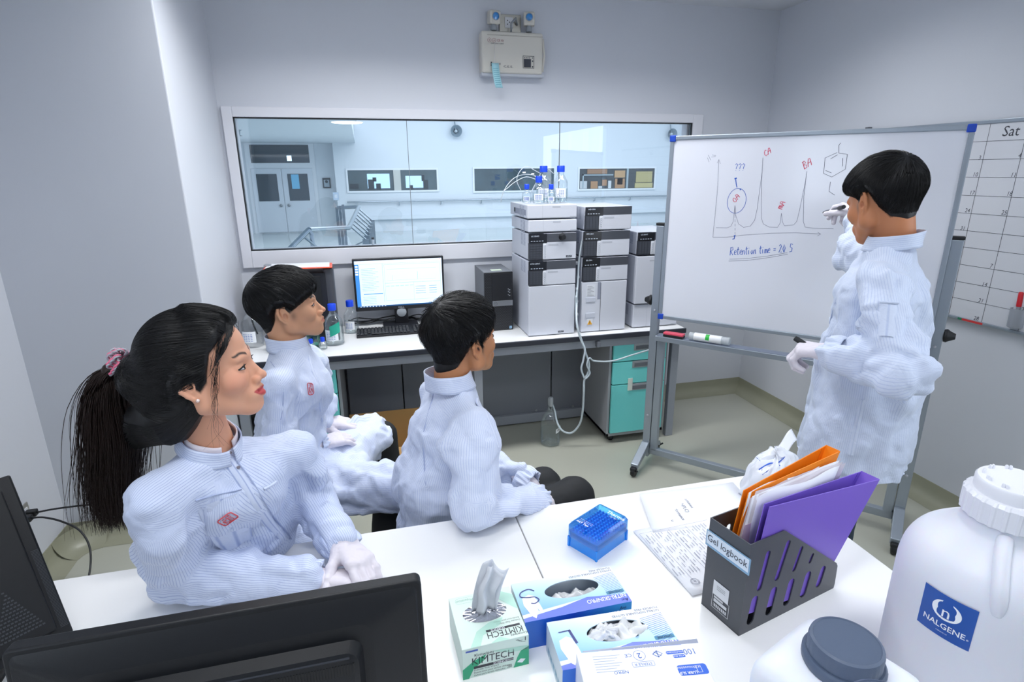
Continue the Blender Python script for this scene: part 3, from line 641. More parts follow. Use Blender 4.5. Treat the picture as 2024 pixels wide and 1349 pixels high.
for k in range(14): R_(mb,.07,.36+k*.036,.2+.03*(k%3),.366+k*.036,4)
for k in range(5): R_(mb,.07,.22-k*.036,.22,.226-k*.036,4)
for k in range(6): R_(mb,.34+k*.055,.43,.38+k*.055,.445,5)
for k in range(4): R_(mb,.68,.4-k*.05,.8,.41-k*.05,4); R_(mb,.84,.4-k*.05,.93,.41-k*.05,4)
for k in range(9): R_(mb,.03+k*.035,.008,.045+k*.035,.02,2,.0004)
R_(mb,.975,.975,.99,.99,6)
mb.obj('screen_content',[M_scb,M_scd,mat('screen_white','#eef6ff',.3,emit=.55),mat('screen_bar','#cfe2f4',.3,emit=.7),M_scg,M_sct,mat('screen_red','#e05050',.3,emit=.6)],sc,kind='stuff')
mb=MB(); tx(mb,'DELL',.013,fr((0,-.0125,z0+.0125),(1,0,0),(0,0,1)),bold=.0005,sx=1.3); mb.obj('maker_lettering',mat('silver_print','#b8bcc2',.4),t)
MB().lathe([(.026,0),(.03,.004),(.02,.008)],24,M=Matrix.Translation((0,-.006,.085))@Matrix.Rotation(PI/2,4,'X')).obj('stand_disc',M_grey,t,smooth=40)
box1('stand_neck',-.042,.021,.012,.042,.045,.3,M_mon,t,bevel=.005)
box1('stand_front_plate',-.04,-.005,.012,.04,.02,.104,M_mon,t,bevel=.003)
box1('stand_base',-.12,-.09,0,.10,.07,.012,mat('base_dark','#24262c',.35),t,bevel=.004)
t=thing('power_cables',(.0,3.64,BZ),'bundle of black cables lying behind the monitor','cable')
for k in range(4):
    rr=random.Random(k); pts=[(-.14+.055*j+rr.uniform(-.01,.01),rr.uniform(-.03,.03),.01+.012*k%.03+rr.uniform(0,.02)) for j in range(11)]
    MB().tube(smoothpath(pts,4),.0038,6).obj('cable_strand',M_cable,t,smooth=180)
t=thing('power_cable',(-.68,3.60,BZ),'looped black cable behind the left seated man on the bench','cable')
MB().tube(smoothpath([(0,0,.004),(-.02,0,.1),(.0,0,.2),(.05,0,.25),(.1,.02,.2),(.09,.03,.1),(.13,.02,.01)],6),.005,8).obj('cord',M_cable,t,smooth=180)
t=thing('keyboard',(.125,3.415,BZ),'black keyboard lying in front of the bench monitor','keyboard')
mb=MB(); mb.prism([(-.065,0),(.065,0),(.065,.024),(-.065,.014)],-.222,.222,fr((0,0,0),(0,1,0),(0,0,1))); mb.obj('case',M_mon,t,bevel=.003)
kk=MB().box(-.008,-.0075,0,.008,.0075,.006); key0=None; M_kc=mat('keycap','#22242a',.45)
mbp=MB()
for row in range(6):
    n=21; 
    for c in range(n):
        if row==0 and c in (3,4,5,7,8): continue
        if c in (15,): continue
        xx_=-.211+c*.0208; yy_=-.05+row*.0195+(.004 if row==5 else 0); zz=.015+.01*(yy_+.065)/.13
        if key0 is None:
            o=kk.obj('key',M_kc,t,bevel=.0012,seg=1); key0=o
        else: o=key0.copy(); COL.objects.link(o)
        o.parent=t
        o.location=(xx_,yy_,zz); o.scale=(6.3,1,1) if (row==0 and c==6) else (1,1,1)
t=thing('computer_tower',(.752,3.45,BZ),'black desktop computer tower beside the left instrument stack','computer')
box1('case',-.088,-.14,0,.088,.15,.362,mat('tower_grey','#5a5d64',.45),t,bevel=.003)
fr_=box1('front_panel',-.088,-.157,0,.088,-.14,.362,mat('tower_black','#16171b',.4),t,bevel=.004)
mb=MB()
for i in range(16):
    for j in range(46):
        xx_=-.08+i*.0105+(j%2)*.005; zz=.008+j*.0078
        if (xx_>-.045 and zz>.175) : continue
        if xx_>.078: continue
        mb.add([(xx_-.003,-.1578,zz),(xx_,-.1578,zz-.0022),(xx_+.003,-.1578,zz),(xx_,-.1578,zz+.0022)],[(0,1,2,3)])
mb.obj('grille',mat('grille_hole','#3a3d44',.5),fr_,kind='stuff')
box1('drive_bay',-.04,-.1595,.19,.082,-.156,.352,mat('tower_black2','#1c1d22',.3),t,bevel=.002)
box1('silver_band',-.04,-.161,.155,.086,-.156,.188,mat('silver_band','#8d9096',.3,metal=.6),t,bevel=.001)
mb=MB(); mb.lathe([(.0095,0),(.011,.0004),(.0095,.0004)],24,M=fr((-.022,-.1612,.171),(1,0,0),(0,0,1)),cap=False); tx(mb,'DELL',.006,fr((-.022,-.1612,.171),(1,0,0),(0,0,1)),bold=.0003); mb.obj('maker_lettering',mat('tower_print','#4a4d54',.4),t)
mb=MB()
for zz in (.235,.25,.215): mb.box(.062,-.1602,zz,.07,-.1594,zz+.004).box(.056,-.1602,zz+.006,.060,-.1594,zz+.010)
mb.obj('ports',mat('silver_print','#b8bcc2',.4),t,kind='stuff')
box1('processor_sticker',.064,-.1578,.008,.08,-.157,.026,mat('sticker_blue','#9cc4e2',.4),t)
box1('paper_label_top',-.03,-.1,.362,.035,-.05,.363,mat('label_green','#c9d6c0',.6),t)
# ---------- waste bottle and tubes ----------
t=thing('waste_bottle',(1.053,3.18,0),'round clear waste bottle half full on the floor under the bench','bottle')
prof=[(.05,0),(.062,.008),(.064,.06),(.064,.14),(.058,.175),(.04,.205),(.022,.23),(.015,.26),(.014,.29)]
MB().lathe(prof,36,cap=False).obj('glass_body',M_bg,t,smooth=70)
MB().lathe([(0,.003),(.06,.01),(.0625,.06),(.0625,.105),(0,.105)],32).obj('liquid',M_liq,t,smooth=40)
MB().lathe([(.012,.26),(.017,.27),(.017,.31),(.013,.32)],16,rf=lambda a,z:1+.08*math.sin(3*a)).obj('film_seal',plastic_tr('film_clear','#e3e8ec',.5),t,smooth=60)
mb=MB(); mb.grid(8,2,lambda u,v:Vector((.0655*math.sin(.25+.8*u),-.0655*math.cos(.25+.8*u),.095+.03*v+.012*u))); lb=mb.obj('label',M_lbl,t,smooth=180)
mb=MB(); tx(mb,'HPLC',.016,fr((.0655*math.sin(.6),-.0655*math.cos(.6)-.003,.117),(math.cos(.6),math.sin(.6),.12),(0,0,1))); mb.obj('label_text',M_navy,lb)
t=thing('waste_tubing',(1.2,3.06,.45),'clear knotted tubing hanging from the bench into the floor bottle','tubing')
M_ct=mat('clear_tube','#cdd9e0',.2,alpha=.85)
def tubep(raw,r,name='tube'):
    pts=[(p[0]-1.2,p[1]-3.06,p[2]-.45) for p in raw]
    MB().tube(smoothpath(pts,6),r,8).obj(name,M_ct,t,smooth=180)
tubep([(1.1755,3.1000,0.9834),(1.1765,3.0950,0.8771),(1.1561,3.0100,0.8079),(1.1864,3.0000,0.7159),(1.2075,3.0000,0.6516),(1.2286,3.0000,0.5928),(1.2272,3.0000,0.5386),(1.2031,3.0000,0.4862),(1.2023,3.0000,0.4115),(1.2073,3.0200,0.2868),(1.2021,3.0500,0.1791),(1.1614,3.0800,0.1080),(1.1077,3.1000,0.1194),(1.0800,3.1300,0.1684),(1.0757,3.1600,0.2254),(1.0648,3.1800,0.2703)],.0065)
tubep([(1.1844,3.1100,1.0264),(1.1799,3.1000,0.9373),(1.1497,3.0120,0.8384),(1.1730,3.0000,0.7417),(1.1961,2.9900,0.6870),(1.1887,2.9900,0.6187),(1.1777,2.9900,0.5628),(1.1987,2.9900,0.5032)],.006)
tubep([(1.5863,2.9000,0.6813),(1.4985,2.9800,0.6261),(1.3778,3.0000,0.5920),(1.2637,3.0000,0.6023),(1.2287,2.9950,0.6261),(1.2121,2.9900,0.5849),(1.2332,2.9900,0.5319),(1.2074,2.9950,0.4941)],.005)
tubep([(1.2248,3.2000,1.3545),(1.2226,3.1500,1.3158),(1.2072,3.1300,1.2602),(1.1972,3.1300,1.1722),(1.1905,3.1200,1.0544),(1.1759,3.1000,0.9681)],.006)
# carton and small red box under the bench
t=thing('cardboard_box',(.05,2.98,0),'open brown cardboard box on the floor under the bench','carton')
M_card=mat('cardboard','#b58d55',.75,bump=.1,bscale=90)
MB().box(-.22,-.12,.0,.2,-.116,.26).box(-.22,.16,.0,.2,.164,.26).box(-.22,-.12,0,-.216,.16,.26).box(.196,-.12,0,.2,.16,.26).box(-.22,-.12,0,.2,.16,.006).obj('walls',M_card,t)
mb=MB(); mb.box(-.22,.16,.26,.2,.164,.36); mb.obj('back_flap',M_card,t)
mb=MB(); mb.add([(-.22,-.12,.26),(.2,-.12,.26),(.21,-.20,.17),(-.23,-.20,.17)],[(0,1,2,3)]); mb.obj('front_flap',M_card,t,solid=.004)
t=thing('small_red_box',(-0.0316,3.1600,0.2897),'small red and grey carton standing inside the cardboard box','carton'); t.location=(-.02,3.08,.262)
box1('body',-.04,-.03,-.25,.04,.03,.03,mat('carton_grey','#9fa6ac',.5),t,bevel=.001)
box1('red_band',-.0405,-.0305,-.02,.0405,-.0295,.002,mat('carton_red','#b3202b',.5),t)
box1('window_patch',-.03,-.031,.006,.03,-.0295,.026,mat('patch_blue','#8fb0b8',.5),t)

# ================= whiteboards =================
M_wb=mat('whiteboard_enamel','#e3e5ee',.13,spec=.5)
M_al=mat('stand_aluminium','#9fa8b2',.35,metal=.55)
M_blue=mat('corner_blue','#1646b8',.4)
ta=math.atan2(-.745,.667)
t=thing('whiteboard',(1.53,2.76,0),'large white drawing board on a grey wheeled stand covered in graph sketches','whiteboard',rotz=ta)
# local x runs along the board, local -y faces the people
BW=1.20; b0,b1=.917,1.848; bx0=.012
box1('writing_panel',bx0,-.014,b0,bx0+BW,.0,b1,M_wb,t)
e=.02
MB().box(bx0-.004,-.02,b0-.006,bx0+BW+.004,.006,b0+e-.006).obj('frame_bottom',M_al,t,bevel=.004)
MB().box(bx0-.004,-.02,b1-e+.006,bx0+BW+.004,.006,b1+.006).obj('frame_top',M_al,t,bevel=.004)
MB().box(bx0-.006,-.02,b0,bx0+e-.006,.006,b1).obj('frame_left',M_al,t,bevel=.004)
MB().box(bx0+BW-e+.006,-.02,b0,bx0+BW+.006,.006,b1).obj('frame_right',M_al,t,bevel=.004)
for x in (bx0-.008,bx0+BW-.022):
    for z in (b0-.009,b1-.022): box1('corner_cap',x,-.024,z,x+.03,.01,z+.031,M_blue,t,bevel=.004)
pz=1.409
for k,x in enumerate((-.022,1.238)):
    box1('post',x-.022,.0,.13,x+.022,.035,pz,M_al,t,bevel=.004)
    box1('post_cap',x-.024,-.002,pz,x+.024,.037,pz+.014,M_black,t,bevel=.003)
    xi=x+(.045 if k==0 else -.045)
    box1('inner_post',xi-.02,.0,.1,xi+.02,.035,.80,M_al,t,bevel=.004)
    # feet sloping to the casters
    for s in (-1,1):
        q=MB(); q.prism([(0,.06),(0,.15),(s*.03,.15),(s*.185,.075),(s*.185,.045),(s*.04,.10),(s*.03,.06)][::s],x-.022,x+.022,fr((0,.017,0),(0,1,0),(0,0,1))); fo=q.obj('foot',M_al,t,bevel=.003)
        c=MB().lathe([(.018,-.014),(.027,-.012),(.029,-.004),(.029,.004),(.027,.012),(.018,.014)],22,M=Matrix.Translation((x,.017+s*.185,.03))@Matrix.Rotation(PI/2,4,'Y')).obj('caster',M_black,t,smooth=40)
        box1('caster_hood',x-.018,.017+s*.185-.024,.036,x+.018,.017+s*.185+.024,.06,M_black,c,bevel=.008)
        MB().tube([(x,.017+s*.185,.03),(x+.03,.017+s*.21,.05)],.005,6).obj('brake_lever',M_black,c)
    for z in (.95,.32): MB().lathe([(.006,0),(.006,.004),(0,.006)],12,M=Matrix.Translation((x,-.001,z))@Matrix.Rotation(PI/2,4,'X')).obj('bolt',M_lab,t,smooth=40)
    MB().lathe([(.026,0),(.028,.01),(.02,.022),(.012,.04)],18,M=Matrix.Translation((x+(.024 if k else -.024),.017,1.0))@Matrix.Rotation(PI/2*(1 if k else -1),4,'Y'),rf=lambda a,z:1+.06*math.cos(8*a)).obj('clamp_knob',M_black,t,smooth=40)
box1('lower_bar',0,-.0,.075,1.216,.035,.115,M_al,t,bevel=.004)
MB().box(.0,-.035,.785,1.216,.035,.815).obj('tray',M_al,t,bevel=.004)
MB().box(.01,-.033,.8152,1.206,.02,.8158).obj('tray_channel',mat('tray_shadow','#8791a6',.3,metal=.3),t)
# drawing on the board: local board coordinates in metres
F=Matrix.Translation((0,-.0141,0))@Matrix(((1,0,0,0),(0,0,-1,0),(0,1,0,0),(0,0,0,1)))
BPX={}
def B(px): return px
K=[mat('ink_grey','#85889a',.5),mat('ink_red','#d8405f',.5),mat('ink_blue','#2c5fc0',.5),mat('ink_black','#55586a',.5)]
INK=[
(1,0.0028,[(0.4635,1.7760),(0.4579,1.7769),(0.4558,1.7666),(0.4587,1.7564),(0.4657,1.7519),(0.4699,1.7591)]),
(1,0.0028,[(0.4734,1.7568),(0.4709,1.7702),(0.4705,1.7850),(0.4751,1.7864),(0.4799,1.7760),(0.4838,1.7636)]),
(1,0.0028,[(0.4707,1.7686),(0.4806,1.7765)]),
(1,0.0028,[(0.3524,1.5414),(0.3441,1.5410),(0.3369,1.5501),(0.3389,1.5587),(0.3475,1.5575),(0.3532,1.5484),(0.3524,1.5414)]),
(1,0.0028,[(0.3590,1.5510),(0.3524,1.5608),(0.3475,1.5730),(0.3516,1.5770),(0.3596,1.5711),(0.3672,1.5629)]),
(1,0.0028,[(0.3527,1.5593),(0.3601,1.5719)]),
(1,0.0028,[(0.5626,1.5123),(0.5445,1.5175),(0.5445,1.5211),(0.5627,1.5195)]),
(1,0.0028,[(0.5481,1.5219),(0.5459,1.5254),(0.5641,1.5237)]),
(1,0.0028,[(0.5494,1.5261),(0.5483,1.5294),(0.5678,1.5284)]),
(1,0.0028,[(0.5683,1.5301),(0.5588,1.5347),(0.5500,1.5418),(0.5527,1.5466),(0.5623,1.5457),(0.5723,1.5429)]),
(1,0.0028,[(0.5595,1.5336),(0.5626,1.5465)]),
(1,0.0028,[(0.6336,1.6916),(0.6224,1.7232)]),
(1,0.0028,[(0.6202,1.7180),(0.6274,1.7263),(0.6346,1.7212),(0.6292,1.7082),(0.6403,1.7093),(0.6422,1.6990),(0.6327,1.6911)]),
(1,0.0028,[(0.6478,1.7006),(0.6443,1.7176),(0.6433,1.7362),(0.6489,1.7377),(0.6551,1.7244),(0.6603,1.7085)]),
(1,0.0028,[(0.6441,1.7156),(0.6560,1.7249)]),
(2,0.0026,[(0.3323,1.7123),(0.3369,1.7188),(0.3432,1.7139),(0.3384,1.7024),(0.3371,1.6942)]),
(2,0.0026,[(0.3364,1.6876),(0.3370,1.6860)]),
(2,0.0026,[(0.3485,1.7122),(0.3530,1.7187),(0.3593,1.7137),(0.3546,1.7023),(0.3532,1.6941)]),
(2,0.0026,[(0.3526,1.6876),(0.3532,1.6859)]),
(2,0.0026,[(0.3646,1.7120),(0.3691,1.7185),(0.3753,1.7136),(0.3707,1.7022),(0.3693,1.6940)]),
(2,0.0026,[(0.3687,1.6875),(0.3693,1.6859)]),
(2,0.0030,[(0.3499,1.2811),(0.3505,1.3218)]),
(2,0.0030,[(0.3484,1.3175),(0.3592,1.3229),(0.3619,1.3111),(0.3524,1.3018),(0.3631,1.2829)]),
(2,0.0030,[(0.3679,1.2957),(0.3787,1.3004),(0.3761,1.3090),(0.3697,1.3041),(0.3693,1.2878),(0.3792,1.2871)]),
(2,0.0030,[(0.3853,1.3243),(0.3843,1.2979),(0.3870,1.2862),(0.3902,1.2886)]),
(2,0.0030,[(0.3805,1.3115),(0.3912,1.3150)]),
(2,0.0030,[(0.3942,1.2992),(0.4048,1.3039),(0.4023,1.3124),(0.3960,1.3075),(0.3956,1.2914),(0.4055,1.2907)]),
(2,0.0030,[(0.4078,1.2890),(0.4080,1.3091)]),
(2,0.0030,[(0.4081,1.3051),(0.4132,1.3118),(0.4175,1.2903)]),
(2,0.0030,[(0.4243,1.3293),(0.4234,1.3032),(0.4262,1.2915),(0.4293,1.2939)]),
(2,0.0030,[(0.4196,1.3167),(0.4301,1.3200)]),
(2,0.0030,[(0.4349,1.3127),(0.4369,1.2930)]),
(2,0.0030,[(0.4353,1.3215),(0.4354,1.3239)]),
(2,0.0030,[(0.4508,1.2949),(0.4461,1.3042),(0.4509,1.3148),(0.4556,1.3055),(0.4508,1.2949)]),
(2,0.0030,[(0.4594,1.2960),(0.4594,1.3159)]),
(2,0.0030,[(0.4596,1.3120),(0.4646,1.3186),(0.4689,1.2973)]),
(2,0.0030,[(0.4879,1.3374),(0.4873,1.3117),(0.4900,1.3002),(0.4930,1.3026)]),
(2,0.0030,[(0.4834,1.3250),(0.4937,1.3283)]),
(2,0.0030,[(0.4983,1.3211),(0.5005,1.3016)]),
(2,0.0030,[(0.4987,1.3298),(0.4988,1.3322)]),
(2,0.0030,[(0.5088,1.3028),(0.5088,1.3225)]),
(2,0.0030,[(0.5090,1.3186),(0.5129,1.3230),(0.5150,1.3036)]),
(2,0.0030,[(0.5141,1.3192),(0.5180,1.3237),(0.5212,1.3045)]),
(2,0.0030,[(0.5217,1.3163),(0.5317,1.3208),(0.5292,1.3291),(0.5233,1.3244),(0.5231,1.3086),(0.5325,1.3080)]),
(2,0.0030,[(0.5459,1.3274),(0.5560,1.3295)]),
(2,0.0030,[(0.5464,1.3196),(0.5565,1.3217)]),
(2,0.0030,[(0.5696,1.3421),(0.5752,1.3506),(0.5798,1.3415),(0.5715,1.3121),(0.5835,1.3149)]),
(2,0.0030,[(0.5934,1.3143),(0.5874,1.3290),(0.5910,1.3507),(0.5971,1.3341),(0.5934,1.3143)]),
(2,0.0030,[(0.6276,1.3535),(0.6185,1.3561),(0.6175,1.3407),(0.6268,1.3361),(0.6258,1.3206),(0.6171,1.3175)]),
(0,0.0018,[(0.1994,1.7607),(0.2136,1.7358)]),
(0,0.0018,[(0.1970,1.7475),(0.2066,1.7272)]),
(0,0.0018,[(0.2152,1.7501),(0.2356,1.7526)]),
(0,0.0018,[(0.2172,1.7604),(0.2370,1.7566)]),
(0,0.0018,[(0.2517,1.7381),(0.2591,1.6166),(0.2589,1.4740),(0.2581,1.3655)]),
(0,0.0018,[(0.2456,1.7221),(0.2522,1.7387),(0.2611,1.7191)]),
(0,0.0018,[(0.2581,1.3655),(0.3258,1.3694),(0.3949,1.3829),(0.5282,1.4002),(0.6347,1.4076),(0.7365,1.4080)]),
(0,0.0018,[(0.7240,1.4146),(0.7370,1.4075),(0.7247,1.3978)]),
(0,0.0018,[(0.2693,1.4139),(0.3213,1.4152),(0.3394,1.4233),(0.3487,1.4476),(0.3486,1.5233)]),
(0,0.0018,[(0.3492,1.5233),(0.3573,1.4776),(0.3748,1.4368),(0.3995,1.4213),(0.4302,1.4287),(0.4468,1.4576),(0.4522,1.5100),(0.4538,1.5958),(0.4554,1.6799),(0.4521,1.7429)]),
(0,0.0018,[(0.4673,1.5391),(0.4750,1.4703),(0.4876,1.4419),(0.5140,1.4285),(0.5522,1.4286),(0.5614,1.4509),(0.5610,1.4947)]),
(0,0.0018,[(0.5610,1.4947),(0.5693,1.4569),(0.5807,1.4374),(0.6197,1.4432),(0.6308,1.4595),(0.6356,1.5045),(0.6401,1.5709),(0.6445,1.6363),(0.6447,1.6820)]),
(0,0.0018,[(0.4521,1.7429),(0.4576,1.6409),(0.4673,1.5391)]),
(0,0.0018,[(0.6447,1.6820),(0.6462,1.5711),(0.6582,1.4607),(0.6686,1.4359),(0.7039,1.4320),(0.7848,1.4337)]),
(0,0.0015,[(0.3490,1.5245),(0.3527,1.4774)]),
(0,0.0018,[(0.3538,1.4775),(0.3552,1.4645)]),
(0,0.0018,[(0.3559,1.4574),(0.3572,1.4444)]),
(0,0.0018,[(0.3579,1.4373),(0.3593,1.4242)]),
(0,0.0018,[(0.3600,1.4170),(0.3613,1.4039)]),
(0,0.0018,[(0.3621,1.3968),(0.3634,1.3836)]),
(2,0.0040,[(0.3401,1.6461),(0.3444,1.6260),(0.3496,1.6088)]),
(2,0.0110,[(0.3382,1.6529),(0.3405,1.6472)]),
(2,0.0080,[(0.3652,1.6015),(0.3690,1.5981)]),
(2,0.0090,[(0.3613,1.3811),(0.3637,1.3752)]),
(2,0.0040,[(0.3630,1.3763),(0.3618,1.3642),(0.3533,1.3613)]),
(2,0.0022,[(0.3976,1.5472),(0.3967,1.5623),(0.3928,1.5763),(0.3865,1.5882),(0.3780,1.5973),(0.3679,1.6030),(0.3569,1.6048),(0.3457,1.6027),(0.3351,1.5967),(0.3258,1.5873),(0.3184,1.5750),(0.3135,1.5607),(0.3114,1.5453),(0.3123,1.5299),(0.3161,1.5156),(0.3226,1.5034),(0.3314,1.4942),(0.3417,1.4886),(0.3529,1.4869),(0.3641,1.4893),(0.3747,1.4956),(0.3839,1.5053),(0.3911,1.5178),(0.3958,1.5320),(0.3976,1.5472)]),
(0,0.0018,[(0.3484,1.2623),(0.4298,1.2717),(0.5296,1.2926),(0.6091,1.3132)]),
(0,0.0018,[(0.3463,1.2529),(0.4308,1.2621),(0.5333,1.2846),(0.6110,1.3064)]),
(3,0.0020,[(0.7606,1.7580),(0.7562,1.7898),(0.7619,1.7998)]),
(3,0.0020,[(0.7542,1.7602),(0.7100,1.7383),(0.7130,1.6727),(0.7472,1.6574),(0.7952,1.6902),(0.7940,1.7518),(0.7606,1.7580)]),
(3,0.0020,[(0.7319,1.7338),(0.7568,1.7514)]),
(3,0.0020,[(0.7783,1.7367),(0.7817,1.7022)]),
(3,0.0020,[(0.7191,1.6854),(0.7434,1.6748)]),
(3,0.0020,[(0.7452,1.6369),(0.7443,1.5965),(0.7695,1.5798)])]
for m,wd,pts in INK:
    mb=MB(); stroke(mb,pts,wd,F); mb.obj('pen_stroke',K[m],t)
def btext(s,size,x,z,rot,m,shear=.2,sx=1,bold=0):
    mb=MB(); tx(mb,s,size,F,x,z,sx,rot,shear=shear,bold=bold); mb.obj('handwriting',K[m],t)

# items on the tray
tw=lambda x,y,z:(1.53+x*math.cos(ta)-y*math.sin(ta),2.76+x*math.sin(ta)+y*math.cos(ta),z)
o=thing('board_eraser',tw(.10,-.012,.8165),'red topped black eraser lying at the left end of the board tray','eraser',rotz=ta)
box1('felt',-.055,-.02,0,.055,.02,.012,M_black,o,bevel=.002); box1('grip',-.055,-.02,.012,.055,.02,.024,mat('eraser_red','#e0536a',.4),o,bevel=.003)
o=thing('marker_tube',tw(.30,-.012,.838),'white cylindrical tube with green label on the board tray','tube',rotz=ta)
MB().lathe([(.021,-.09),(.022,-.087),(.022,.05),(.021,.052)],24,M=Matrix.Rotation(PI/2,4,'Y')).obj('body',mat('tube_body','#eef0f3',.4),o,smooth=40)
MB().lathe([(.021,.05),(.0215,.09),(.018,.094)],24,M=Matrix.Rotation(PI/2,4,'Y')).obj('clear_end',plastic_tr('film_clear','#e3e8ec',.5),o,smooth=40)
MB().lathe([(.0205,-.115),(.0205,-.09)],24,M=Matrix.Rotation(PI/2,4,'Y')).obj('clear_end',plastic_tr('film_clear','#e3e8ec',.5),o,smooth=40)
mb=MB(); mb.grid(6,2,lambda u,v:Vector((-.028+.02*v,-.0224*math.sin(.2+1.6*u),.0224*math.cos(.2+1.6*u)))); mb.obj('green_label',mat('green_label','#22b53c',.5),o,smooth=180)
# wall planner on the right wall
t=thing('wall_planner',(XR,2.3,1.44),'large white wall planner ruled in a month grid on the right wall','planner')
pz0,pz1,py0,py1=.988-1.44,1.892-1.44,-.95,.60
box1('panel',-.022,py0,pz0,-.004,py1,pz1,mat('planner_white','#d8dae0',.25),t)
mb=MB(); mb.box(-.027,py0,pz1-.01,-.003,py1,pz1+.008); mb.obj('frame_top',M_al,t,bevel=.003); mb=MB(); mb.box(-.03,py0,pz0-.006,-.003,py1,pz0+.008); mb.obj('frame_bottom',M_al,t,bevel=.003)
box1('hanger',-.03,.5,pz1+.0,-.003,.52,pz1+.02,mat('clip_grey','#6a6e75',.5),t)
G=fr((-.0221,0,0),(0,-1,0),(0,0,1))
mb=MB()
stroke(mb,[(-0.4730,pz1-.01),(-0.4730,pz0+.008)],.0018,G,h=.0005)
stroke(mb,[(-0.3126,pz1-.01),(-0.3126,pz0+.008)],.0018,G,h=.0005)
stroke(mb,[(-0.1523,pz1-.01),(-0.1523,pz0+.008)],.0018,G,h=.0005)
stroke(mb,[(0.0081,pz1-.01),(0.0081,pz0+.008)],.0018,G,h=.0005)
stroke(mb,[(0.1684,pz1-.01),(0.1684,pz0+.008)],.0018,G,h=.0005)
stroke(mb,[(0.3287,pz1-.01),(0.3287,pz0+.008)],.0018,G,h=.0005)
stroke(mb,[(0.4891,pz1-.01),(0.4891,pz0+.008)],.0018,G,h=.0005)
stroke(mb,[(0.6494,pz1-.01),(0.6494,pz0+.008)],.0018,G,h=.0005)
stroke(mb,[(0.8097,pz1-.01),(0.8097,pz0+.008)],.0018,G,h=.0005)
stroke(mb,[(-.59,0.3671),(.94,0.3671)],.0018,G,h=.0005)
stroke(mb,[(-.59,0.2881),(.94,0.2881)],.0018,G,h=.0005)
stroke(mb,[(-.59,0.2096),(.94,0.2096)],.0018,G,h=.0005)
stroke(mb,[(-.59,0.1267),(.94,0.1267)],.0018,G,h=.0005)
stroke(mb,[(-.59,0.0448),(.94,0.0448)],.0018,G,h=.0005)
stroke(mb,[(-.59,-0.0353),(.94,-0.0353)],.0018,G,h=.0005)
stroke(mb,[(-.59,-0.1123),(.94,-0.1123)],.0018,G,h=.0005)
stroke(mb,[(-.59,-0.1951),(.94,-0.1951)],.0018,G,h=.0005)
stroke(mb,[(-.59,-0.2783),(.94,-0.2783)],.0018,G,h=.0005)
stroke(mb,[(-.59,-0.3585),(.94,-0.3585)],.0018,G,h=.0005)
tx(mb,'3',.027,G,0.1518,0.2950,.9,shear=.15)
tx(mb,'10',.027,G,0.1479,0.2208,.9,shear=.15)
tx(mb,'17',.027,G,0.1507,0.1382,.9,shear=.15)
tx(mb,'24',.027,G,0.1477,0.0571,.9,shear=.15)
tx(mb,'31',.027,G,0.1440,-0.0264,.9,shear=.15)
tx(mb,'4',.027,G,0.3223,0.3013,.9,shear=.15)
tx(mb,'11',.027,G,0.3155,0.2205,.9,shear=.15)
tx(mb,'18',.027,G,0.3177,0.1403,.9,shear=.15)
tx(mb,'25',.027,G,0.3139,0.0584,.9,shear=.15)
tx(mb,'7',.027,G,0.3120,-0.1818,.9,shear=.15)
tx(mb,'14',.027,G,0.3021,-0.2700,.9,shear=.15)
tx(mb,'21',.027,G,0.3031,-0.3468,.9,shear=.15)
tx(mb,'28',.027,G,0.3010,-0.4336,.9,shear=.15)
tx(mb,'22',.027,G,0.4787,-0.3475,.9,shear=.15)
tx(mb,'2',.027,G,0.4579,-0.4286,.9,shear=.15)
tx(mb,'1',.027,G,0.1024,0.3953,.9,shear=.15)
tx(mb,'Sat',.062,G,0.2625,0.4042,.95,shear=.1)
mb.obj('grid_and_numbers',mat('planner_ink','#3c3e48',.5),t,kind='stuff')
box1('maker_label',-.031,-.34,pz0-.004,-.029,-.24,pz0+.006,mat('label_red','#cf3a3a',.5),t); box1('maker_label_green',-.0315,-.242,pz0-.004,-.0295,-.222,pz0+.006,mat('label_dkgreen','#1d7a55',.5),t)
MARK=(2.7700,1.8288,1.0952)
t=thing('pen_cup',(MARK[0],MARK[1]-.005,MARK[2]-.085),'clear pen cup fixed at the lower edge of the wall planner','cup')
MB().lathe([(.026,0),(.028,.002),(.03,.085)],20,cap=False).obj('cup_wall',plastic_tr('cup_clear','#c9cdd4',.5),t,smooth=40); MB().disc((0,0,.001),.027,20).obj('cup_base',M_grey,t)
t=thing('red_marker',(MARK[0],MARK[1]-.005,MARK[2]-.083),'red capped marker standing in the pen cup on the planner','marker',rot=(-.08,.06,0))
MB().lathe([(.007,.0),(.0085,.01),(.0085,.10),(.006,.105)],16).obj('barrel',mat('marker_barrel','#8e9299',.4),t,smooth=40)
MB().lathe([(.0095,.09),(.0105,.095),(.0105,.15),(.008,.156),(0,.156)],16).obj('cap',mat('marker_red','#d21f2b',.35),t,smooth=40)

# ================= desk in the foreground =================
TZ=.75
M_top=mat('desk_top_white','#f1f1f1',.22,vary=.01,vscale=3)
for nm,x0,x1,lab in (('desk',-1.15,.3515,'white topped desk on the left, in front of the woman'),('desk',.3545,1.19,'white topped desk on the right carrying boxes and the file holder')):
    t=thing(nm,((x0+x1)/2,.8,0),lab,'desk'); w=(x1-x0)/2
    box1('desk_top',-w,-.62,TZ-.025,w,.60,TZ,M_top,t,bevel=.0015,seg=1)
    MB().box(-w+.03,.55,TZ-.09,w-.03,.57,TZ-.026).box(-w+.03,-.57,TZ-.09,w-.03,-.55,TZ-.026).obj('apron',M_rail,t)
    for a in (-1,1):
        for b in (-.58,.54): box1('leg',a*(w-.05)-.02,b,0,a*(w-.05)+.02,b+.04,TZ-.026,M_rail,t,bevel=.002)
